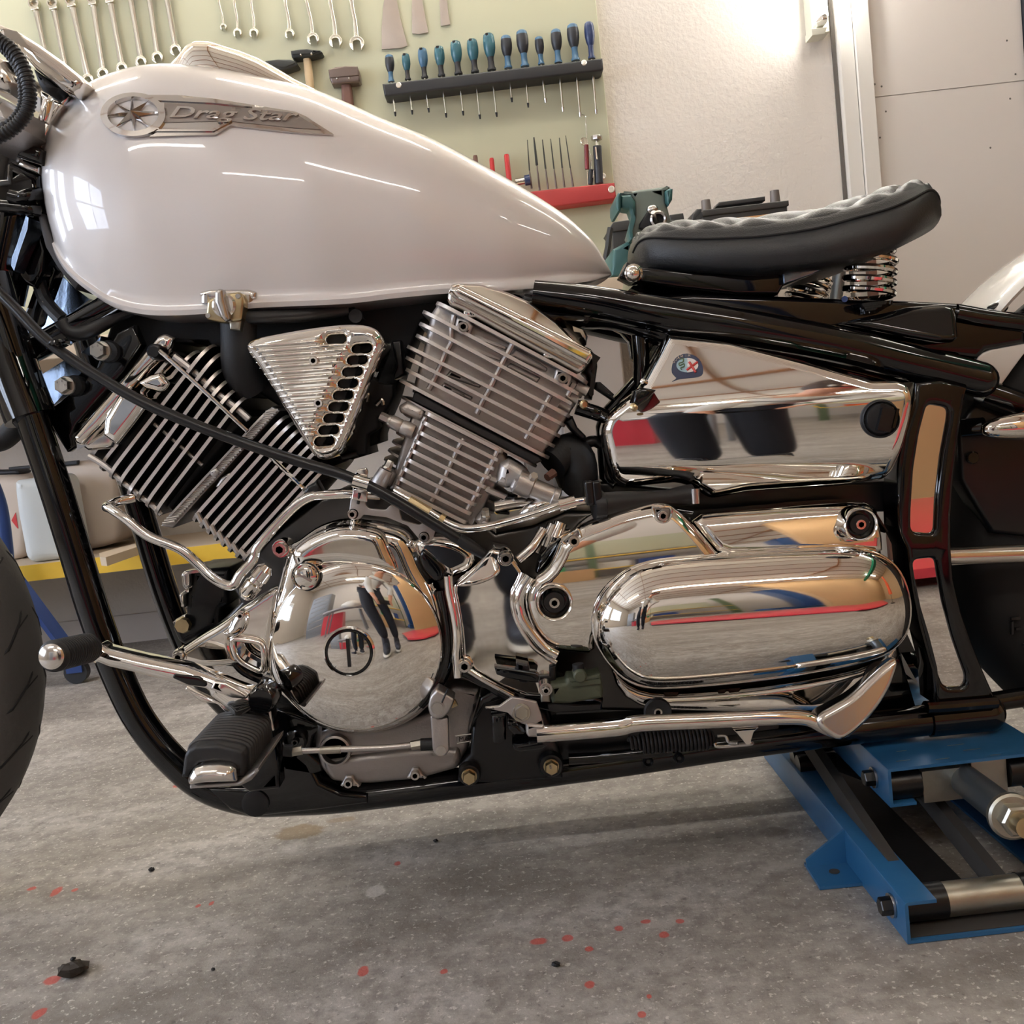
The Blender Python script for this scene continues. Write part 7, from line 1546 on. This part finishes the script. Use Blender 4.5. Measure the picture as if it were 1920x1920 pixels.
# ---------------------------------------------------------------- scissor lift under the frame
zr = min(P(1740, 1348, YF).z - .0235, P(1850, 1337, YF).z - .0235, P(1640, 1362, YF).z - .0200)
N0 = PZ(1702, 1772); F0 = PZ(1433, 1421); ev = (F0-N0); LJ = ev.length; ev.normalize(); sv = Vector((ev.y, -ev.x, 0)); UZ = Vector((0, 0, 1))
WJ = .215
def J(s, e, z): return N0 + sv*s + ev*e + UZ*z
def jbox(mb, s0, s1, e0, e1, z0, z1):
    vs = [J(s, e, z) for z in (z0, z1) for s, e in ((s0, e0), (s1, e0), (s1, e1), (s0, e1))]
    return mb.add(vs, [(0, 3, 2, 1), (4, 5, 6, 7), (0, 1, 5, 4), (1, 2, 6, 5), (2, 3, 7, 6), (3, 0, 4, 7)])
JACK = thing('scissor_lift', 'low blue steel scissor lift carrying the motorcycle frame', 'lift', N0)
hb = .044
def chan(prof, e0, e1, mb):        # profile (s, z) swept along the lift
    mb.loft([[J(s, e0, z) for s, z in prof], [J(s, e1, z) for s, z in prof]]); return mb
t_ = .0035; r_ = .003
left = [(0, .0008), (0, hb-r_), (r_*.3, hb-r_*.3), (r_, hb), (.032, hb), (.032, hb-t_), (t_, hb-t_), (t_, .0008+t_), (.03, .0008+t_), (.03, .0008)]
chan(left, 0, LJ, MB()).obj('base_rail', 'jack_blue', JACK)
chan([(WJ-s, z) for s, z in left][::-1], 0, LJ, MB()).obj('base_rail', 'jack_blue', JACK)
m = MB(); jbox(m, .03, WJ-.03, 0, .11, .0008, .0045); m.obj('base_plate', 'jack_blue', JACK)
m = MB(); jbox(m, .03, WJ-.03, LJ-.06, LJ, .0008, .0045); m.obj('base_plate', 'jack_blue', JACK)
m = MB(); jbox(m, .005, WJ-.005, .004, .10, .0046, .0052); m.obj('plate_dark_sheet', 'dark_brown', JACK)  # thin dark sheet laid over the front base plate
fp = [PZ(*c1('D7', *p)) for p in ((560, 1388), (815, 1362), (700, 1215), (455, 1222))]
def jl(p): d = p-N0; return d.dot(sv), d.dot(ev)
s0, e0 = jl(fp[0]); s1, e1 = jl(fp[3])
m = MB(); ea, eb = .15, .245
fs = [jl(p) for p in fp]
sm = min(a for a, b in fs); ea = min(fs[0][1], fs[1][1]); eb = max(fs[2][1], fs[3][1])
m.loft([[J(*fs[0], z), J(0, fs[1][1], z), J(0, fs[2][1], z), J(*fs[3], z)] for z in (.0008, .0045)]); m.obj('side_foot', 'jack_blue', JACK)
m = MB(); sf = fs[3][0]
tri_ = [(sf, .0045), (sf, .012), (0, hb), (0, .0045)]
m.loft([[J(s, fs[2][1]-.004, z) for s, z in tri_], [J(s, fs[2][1], z) for s, z in tri_]]); m.obj('foot_gusset', 'jack_blue', JACK)
m = MB(); q = J(sf*.45, (fs[0][1]+fs[3][1])/2, .0045); m.lathe(q, UZ, [(.006, 0), (.006, .001), (0, .001)], 14); m.obj('foot_hole', 'dark_brown', JACK)
# platform
e_f = jl(PZ(*c1('D7', 1010, 575), zr))[1]; sL = jl(PZ(*c1('D7', 1010, 575), zr))[0]
hp = .045; zt_ = zr-.0005; e_b = min(e_f+.40, LJ-.005); WR_ = WJ+.02
pr = [(sL, zt_-hp), (sL, zt_-r_), (sL+r_*.3, zt_-r_*.3), (sL+r_, zt_), (WR_-r_, zt_), (WR_-r_*.3, zt_-r_*.3), (WR_, zt_-r_), (WR_, zt_-hp), (WR_-.03, zt_-hp), (WR_-.03, zt_-hp+t_), (WR_-t_, zt_-hp+t_), (WR_-t_, zt_-t_), (sL+t_, zt_-t_), (sL+t_, zt_-hp+t_), (sL+.03, zt_-hp+t_), (sL+.03, zt_-hp)]
chan(pr, e_f, e_b, MB()).obj('platform', 'jack_blue', JACK)
m = MB()
for k, (a, b) in enumerate(((.03, .05), (.06, .012), (.10, .03), (.12, .006), (.018, .02), (.09, .05))):
    jbox(m, sL+a, sL+a+.012+.004*(k % 3), e_f+b, e_f+b+.0012, zt_-.0002, zt_+.00025)
m.obj('paint_scratches', 'dirty_steel', JACK)
# scissor arms, rollers, screw
def jt(mb, a, b, r, n=20): return mb.tube([J(*a), J(*b)], r, n)
rz = .024
for a, b, mt, nm in ((.006, .052, 'black_satin', 'roller'), (.052, .13, 'dirty_steel', 'roller'), (.13, WJ-.006, 'black_satin', 'roller')):
    jt(MB(), (a, .035, rz), (b, .035, rz), .0185 if mt != 'dirty_steel' else .0175).obj(nm, mt, JACK)
for s in (.018, .112):
    m = MB(); m.loft([[J(s+d, .045, rz+z) for d, z in ((0, -.013), (.012, -.013), (.012, .013), (0, .013))], [J(s+d, LJ-.08, zt_-.03+z) for d, z in ((0, -.013), (.012, -.013), (.012, .013), (0, .013))]]); m.obj('scissor_arm', 'dark_brown', JACK)
    s = sL+.008 if s < .05 else sL+.10; m = MB(); m.loft([[J(s+d, e_f+.03, zt_-.024+z) for d, z in ((0, -.013), (.012, -.013), (.012, .013), (0, .013))], [J(s+d, LJ-.05, .02+z) for d, z in ((0, -.013), (.012, -.013), (.012, .013), (0, .013))]]); m.obj('scissor_arm', 'black_satin', JACK)
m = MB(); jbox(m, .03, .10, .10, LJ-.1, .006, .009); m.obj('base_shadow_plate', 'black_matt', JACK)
jt(MB(), (sL+t_, e_f+.02, zt_-.026), (sL+.040, e_f+.02, zt_-.026), .018).obj('roller', 'black_satin', JACK)
for e_ in (.09, .22):
    jt(MB(), (.005, LJ-.13-e_*.2, .05), (.07, LJ-.13-e_*.2, .05), .013).obj('cross_pin', 'black_satin', JACK)
A = P(*c1('D7', 1222, 590), N0.y+e_f+.005)
se, ee = jl(PZ(*c1('D7', 1300, 660), .09))
m = MB(); jbox(m, sL+.041, sL+.086, e_f+.006, e_f+.034, zt_-.047, zt_-.010); jbox(m, sL+.100, sL+.140, e_f+.012, e_f+.034, zt_-.047, zt_-.008); m.obj('screw_block', 'dirty_steel', JACK)
jt(MB(), (sL+.142, e_f+.02, zt_-.026), (WR_-t_, e_f+.02, zt_-.026), .018).obj('roller', 'black_satin', JACK)
a = J(sL+.092, e_f+.02, zt_-.028); b = P(*c1('D7', 1850, 900), a.y-.15); d = b-a; L_ = d.length
MB().lathe(a, d, [(.0175, 0), (.0175, L_*.93)], 32).obj('screw_tube', 'grey_tube', JACK)
MB().lathe(a+d*.93, d, [(.023, 0), (.0235, .003), (.0235, .008), (.021, .010), (.012, .010)], 32).lathe(a+d*.93, d, [(.0165, .008), (.0165, .024), (.014, .026)], 6).obj('screw_nut', 'dirty_steel', JACK)
MB().lathe(a+d*.93, d, [(.0105, .02), (.0105, .045), (0, .045)], 20).obj('screw_end', 'zinc_gold', JACK)
for k, (x, y, Yq) in enumerate(((905, 672, 0), (1035, 1555, 0))):
    if k == 0: q = J(sL-.0005, e_f+.045, zt_-.026)
    else: q = J(-.0005, .035, rz)
    MB().lathe(q, -sv, [(.0125, 0), (.0125, .0025)], 24).obj('bolt_washer', 'steel', JACK)
    MB().lathe(q, -sv, [(.0095, .0025), (.0095, .012), (.0085, .013)], 6).obj('bolt_head', 'black_satin', JACK)
# ---- loose bits on the floor
mat('leaf', (52, 44, 36), .8, bump=.6, bscale=200, var=.3, vscale=60)
def bit(px, py, r, name, label, cat, m_='leaf', flat=.5, seed=1):
    q = PZ(px, py); rnd = random.Random(seed); R = r*(q-CAM).length/F; mb = MB(); n, k = 9, 6
    for i in range(k+1):
        t = PI*i/k
        for j in range(n):
            a = 2*PI*j/n; rr = R*(.7+.6*rnd.random()); mb.v.append((q.x+rr*math.sin(t)*math.cos(a)*1.2, q.y+rr*math.sin(t)*math.sin(a), max(.0004, q.z+.0004+R*flat*(1+math.cos(t))*(.7+.5*rnd.random()))))
    for i in range(k):
        for j in range(n): mb.f.append((i*n+j, (i+1)*n+j, (i+1)*n+(j+1) % n, i*n+(j+1) % n)); mb.m.append(0)
    return tag(mb.obj(name, m_, None, 10), label, cat)
bit(137, 1828, 20, 'dry_leaf', 'crumpled dark dry leaf on the floor at lower left', 'leaf', 'leaf', .5, 3)
bit(284, 1634, 4.5, 'crumb', 'small black crumb alone on the pale floor below the foot peg', 'debris', 'black_matt', .7, 5)
bit(137, 1801, 4, 'crumb', 'small black crumb just behind the dry leaf', 'debris', 'black_matt', .6, 6)
bit(1042, 1812, 7, 'crumb', 'dark curled scrap on the floor below the middle of the motorcycle', 'debris', 'black_matt', .5, 8)
bit(817, 1579, 4, 'crumb', 'tiny black crumb at the edge of the shadow under the engine', 'debris', 'black_matt', .6, 9)
bit(400, 1820, 3, 'crumb', 'tiny crumb on the floor right of the dry leaf', 'debris', 'black_matt', .7, 10)
# ---------------------------------------------------------------- the garage behind the photographer, seen in the chrome
mat('red_paint', (206, 58, 72), .3, coat=.3)
mat('navy_cloth', (24, 27, 38), .85, bump=.3, bscale=300)
mat('shirt', (206, 203, 200), .85, bump=.2, bscale=200)
mat('skin', (206, 150, 122), .5)
mat('hair', (62, 46, 38), .7)
mat('shoe', (40, 42, 52), .6)
mat('sole', (226, 222, 214), .6)
mat('grey_cab', (126, 128, 132), .4, .3)
mat('cloth_white', (222, 218, 210), .9, bump=.4, bscale=30)
mat('seat_grey', (150, 146, 150), .7)
mat('green_can', (30, 150, 84), .4)
mat('orange_cloth', (226, 96, 52), .8, bump=.3, bscale=60)
mat('lift_blue', (36, 82, 140), .4)
mat('phone', (14, 14, 16), .2)
mat('cardboard', (190, 150, 106), .7)
def wallbox(nm, lo, hi, m): return struct(MB().box(lo, hi).obj(nm, m))
wallbox('wall_divider', (1.25, -2.05, 0), (5.19, -1.95, 2.94), 'tan_wall')
MB_ = MB().box((2.55, -1.9, 2.45), (2.75, 3.0, 2.62)); struct(MB_.obj('trim_4', 'green_beam'))
# long red body panel lying on low stands
t = thing('body_panel', 'wide flat red car panel lying on low stands behind the photographer', 'car panel', (1.3, -.8, 0))
rings = []
for i in range(29):
    x = .3 + 2.3*i/28; tpr = min(1, (i+2)/8); w = .60*tpr**.5; yc = -.80
    up = [Vector((x, yc + w*(-1+2*k/14), .055 + .075*tpr*(1-abs(-1+2*k/14)**2.5))) for k in range(15)]
    rings.append(up + [Vector((p.x, p.y, max(.03, p.z-.012 if 0 < k < 14 else .03))) for k, p in list(enumerate(up))[::-1]])
MB().loft(rings).obj('panel_skin', 'red_paint', t, 50)
for x in (.8, 2.2): MB().box((x-.03, -1.1, 0), (x+.03, -.5, .03)).obj('stand', 'black_matt', t)
t = thing('tool_cabinet', 'grey drawer cabinet standing left behind the photographer', 'cabinet', (-1.7, -2.3, 0))
MB().box((-2.1, -2.6, 0), (-1.3, -2.1, 1.5), bev=.01).obj('body', 'grey_cab', t)
for k in range(7):
    d = MB().box((-2.06, -2.1, .12+.19*k), (-1.34, -2.08, .28+.19*k), bev=.004).obj('drawer', 'grey_cab', t)
    MB().tube([(-2.0, -2.065, .25+.19*k), (-1.4, -2.065, .25+.19*k)], .008, 8).obj('handle', 'chrome_dull', d)
t = thing('draped_seat', 'white cloth draped over a grey motorcycle seat on a stand', 'seat', (-.75, -1.5, 0))
rings = []
for i in range(15):
    x = -1.2+.95*i/14; w = .16*math.sin(PI*min(.98, max(.04, (i+.4)/14.8)))**.5
    rings.append([Vector((x, -1.5+w*math.cos(2*PI*k/14), .55+.05*math.sin(2*PI*k/14)+.05*(i/14)**2)) for k in range(14)])
MB().loft(rings).obj('seat_cushion', 'seat_grey', t)
rings = []
for i in range(12):
    a = i/11; rings.append([Vector((-.55+.3*(a-.5)*1.5, -1.5+(.2*math.sin(PI*min(.97, max(.05, a)))**.5+.012*math.sin(5*2*PI*k/20+i))*math.cos(2*PI*k/20), .64+(.15*math.sin(PI*min(.97, max(.05, a)))**.6)*math.sin(2*PI*k/20)+.03)) for k in range(20)])
MB().loft(rings).obj('cloth_cover', 'cloth_white', t)
for x in (-1.0, -.45):
    for y in (-1.62, -1.38): MB().tube([(x, y, 0.001), (x*.98, y*.99, .51)], .016, 10).obj('leg', 'grey_cab', t)
o = MB().box((-1.25, -2.0, 0), (-.8, -1.75, .46), bev=.012).obj('red_crate', 'red_paint'); tag(o, 'red crate on the floor behind the draped seat', 'crate')
t = thing('shelf_bench', 'green framed bench with yellow edged shelf against the far wall', 'bench', (.5, -3.4, 0))
for z in (.35, .85):
    MB().box((-.4, -3.7, z-.03), (1.15, -3.2, z)).obj('shelf_board', 'bench_wood', t); MB().box((-.4, -3.199, z-.035), (1.15, -3.19, z)).obj('shelf_edge', 'yellow_paint', t)
for x in (-.38, .37, 1.11):
    MB().box((x, -3.24, 0), (x+.05, -3.201, 1.9)).obj('leg', 'em_green', t)
MB().box((-.4, -3.72, .95), (1.15, -3.7, 1.6)).obj('back_board', 'board_green', t)
for i, (x, m_, nm, lb) in enumerate(((.15, 'green_can', 'jerry_can', 'bright green fuel can on the bench shelf'), (.5, 'canister_white', 'canister', 'white canister beside the green fuel can'), (.75, 'stand_blue', 'canister', 'dark blue canister at the right of the bench shelf'), (-.15, 'orange_cloth', 'box', 'orange box left of the green fuel can'))):
    o = MB().box((x-.1, -3.5, .3505), (x+.1, -3.3, .6), bev=.02).obj(nm, m_); tag(o, lb, 'canister' if i != 3 else 'box')
t = thing('car_lift', 'blue two post car lift column with feet at the far wall', 'car lift', (1.7, -3.3, 0))
MB().box((1.5, -3.5, .05), (1.8, -3.2, 2.6), bev=.02).obj('column', 'lift_blue', t); MB().box((1.3, -3.6, 0), (2.0, -2.9, .05), bev=.01).obj('base_plate', 'lift_blue', t)
MB().tube([(1.6, -3.1, .12), (1.1, -2.5, .14)], .05, 8).obj('lift_arm', 'lift_blue', t)
o = MB().box((-.05, -2.75, 0), (.35, -2.5, .4), bev=.005).obj('cardboard_box', 'cardboard'); tag(o, 'brown cardboard box on the floor before the bench', 'box')
t = thing('coat_stand', 'stand with an orange work overall hanging at the right', 'coat stand', (3.0, .1, 0))
MB().tube([(3.0, .1, 0.001), (3.0, .1, 1.75)], .02, 12).obj('pole', 'black_satin', t); MB().lathe((3.0, .1, .001), (0, 0, 1), [(.22, 0), (.22, .02), (.03, .04)], 30).obj('foot', 'black_satin', t)
rings = []
for i in range(16):
    a = i/15; w = .1+.16*a**.6+.02*math.sin(i)
    rings.append([Vector((3.0+w*(1+.12*math.sin(4*2*PI*k/28+i*.5))*math.cos(2*PI*k/28), .1+w*.6*(1+.12*math.cos(5*2*PI*k/28+i*.4))*math.sin(2*PI*k/28), 1.7-1.35*a)) for k in range(28)])
MB().loft(rings).obj('overall', 'orange_cloth', t)
# ---- the photographer, bent over with the phone held low
def skin(name, V, E, mt, parent, root=0, lev=2):
    me = bpy.data.meshes.new(name); me.from_pydata([v[:3] for v in V], E, []); o = bpy.data.objects.new(name, me); COL.objects.link(o)
    md = o.modifiers.new('skin', 'SKIN'); sb = o.modifiers.new('sub', 'SUBSURF'); sb.levels = lev; sb.render_levels = lev
    for i, v in enumerate(V):
        d = me.skin_vertices[0].data[i]; r = v[3]; d.radius = (r, r) if not isinstance(r, tuple) else r; d.use_root = (i == root)
    bpy.context.view_layer.update()
    ev_ = o.evaluated_get(bpy.context.evaluated_depsgraph_get()); m2 = bpy.data.meshes.new_from_object(ev_)
    o.modifiers.clear(); o.data = m2; m2.materials.clear(); m2.materials.append(MT[mt]); m2.polygons.foreach_set('use_smooth', [True]*len(m2.polygons))
    par(o, parent); return o
PH = thing('person', 'person in navy trousers and pale sweatshirt bending over with a phone', 'person', (-.08, -.2, 0))
hip = (-.18, -.46, .90)
legs = [(-.12, -.36, .92, .12), (-.20, -.35, .86, .095), (-.21, -.16, .48, .062), (-.17, -.19, .09, .045), (-.04, -.36, .86, .095), (-.02, -.19, .48, .062), (.0, -.24, .09, .045), (-.06, -.37, 1.06, .125), (.05, -.35, 1.22, .135), (.10, -.33, 1.29, .10), (.16, -.27, 1.36, .05), (.21, -.22, 1.41, .075), (.235, -.19, 1.455, .08)]
edges = [(0, 1), (1, 2), (2, 3), (0, 4), (4, 5), (5, 6), (0, 7), (7, 8), (8, 9), (9, 10), (10, 11), (11, 12)]
arms = [(-.08, -.26, 1.22, .055), (-.13, -.22, .95, .042), (-.11, -.06, .70, .032), (-.09, -.030, .60, .026), (.22, -.38, 1.18, .055), (.27, -.28, .93, .042), (.14, -.09, .70, .032), (.09, -.034, .60, .026)]
b0 = len(legs); V = legs + arms; E = edges + [(9, b0), (b0, b0+1), (b0+1, b0+2), (b0+2, b0+3), (9, b0+4), (b0+4, b0+5), (b0+5, b0+6), (b0+6, b0+7)]
def hand(sx, b):                   # five fingers closing on the phone edge
    fs = []
    for k in range(4):
        z = .588-.018*k; ln = (.95, 1.05, 1.0, .85)[k]
        fs.append([(sx*.094, -.030, z, .0085), (sx*(.094+.01), -.018, z-.004, .008), (sx*.088, -.012, z-.006, .0075), (sx*(.088-.022*ln), -.0185, z-.007, .0068)])
    fs.append([(sx*.085, -.046, .585, .010), (sx*.07, -.050, .572, .0092), (sx*.05, -.044, .566, .008)])
    return fs
for sx, bw in ((-1, b0+3), (1, b0+7)):
    V.append((sx*.092, -.036, .575, .020)); pal = len(V)-1; E.append((bw, pal))
    for f in hand(sx, bw):
        prev = pal
        for v in f: V.append(v); E.append((prev, len(V)-1)); prev = len(V)-1
BODY = skin('body', V, E, 'skin', PH, 0, 2)
TRO = [(-.12, -.36, .94, .135), (-.20, -.35, .86, .11), (-.21, -.16, .48, .08), (-.17, -.19, .10, .065), (-.04, -.36, .86, .11), (-.02, -.19, .48, .08), (.0, -.24, .10, .065)]
skin('trousers', TRO, [(0, 1), (1, 2), (2, 3), (0, 4), (4, 5), (5, 6)], 'navy_cloth', PH)
SH = [(-.11, -.37, .98, .145), (-.06, -.37, 1.06, .15), (.05, -.35, 1.22, .16), (.10, -.33, 1.30, .12), (.13, -.30, 1.34, .07), (-.08, -.26, 1.22, .075), (-.13, -.22, .95, .058), (-.11, -.07, .72, .044), (.22, -.38, 1.18, .075), (.27, -.28, .93, .058), (.14, -.10, .72, .044)]
skin('sweatshirt', SH, [(0, 1), (1, 2), (2, 3), (3, 4), (3, 5), (5, 6), (6, 7), (3, 8), (8, 9), (9, 10)], 'shirt', PH, 1)
for x, y in ((-.17, -.17), (.0, -.22)):
    MB().loft([[Vector((x+.048*w*math.cos(2*PI*k/16), y+dy+.03*math.sin(2*PI*k/16), z+hh*(1+math.sin(2*PI*k/16))*.0)) for k in range(16)] for w, dy, z, hh in ((1, 0, .03, 0), (1, 0, .09, 0), (.9, 0, .12, 0))]).ball((x, y+.07, .048), .05, (.95, 2.1, .85)).obj('shoe', 'shoe', PH)
    MB().ball((x, y+.07, .018), .05, (1.0, 2.2, .34)).obj('shoe_sole', 'sole', PH)
MB().ball((.235, -.21, 1.475), .098, (.95, 1.0, .85)).obj('hair', 'hair', PH)
mb = MB()
for s in (-1, 1): mb.ball(Vector((.262+s*.03, -.128, 1.425-s*.01)), .011)
mb.obj('eyes', 'sole', PH)
MB().ball((.268, -.108, 1.40), .017, (.7, 1, 1.1)).obj('nose', 'skin', PH)
MB().tube([(.245, -.125, 1.368), (.268, -.118, 1.364), (.288, -.128, 1.366)], .006, 8).obj('mouth', 'red_handle', PH)
o = MB().box((-.078, -.0235, .535), (.078, -.0155, .607), bev=.003).obj('phone', 'phone'); tag(o, 'black phone held in both hands of the bending person', 'phone')
# ---------------------------------------------------------------- world and render
w = bpy.data.worlds.new('world'); SC.world = w; w.use_nodes = True
w.node_tree.nodes['Background'].inputs[0].default_value = (.9, .95, 1, 1); w.node_tree.nodes['Background'].inputs[1].default_value = .3
cy = SC.cycles
cy.max_bounces = 6; cy.diffuse_bounces = 3; cy.glossy_bounces = 4
cy.use_adaptive_sampling = True; cy.adaptive_threshold = .05; cy.transmission_bounces = 2
cy.caustics_reflective = False; cy.caustics_refractive = False; cy.sample_clamp_indirect = 6; cy.blur_glossy = .3
cy.use_denoising = True
vs_ = SC.view_settings
vs_.view_transform = 'Standard'; vs_.look = 'None'; vs_.gamma = 1; vs_.use_curve_mapping = False; vs_.exposure = 0.74
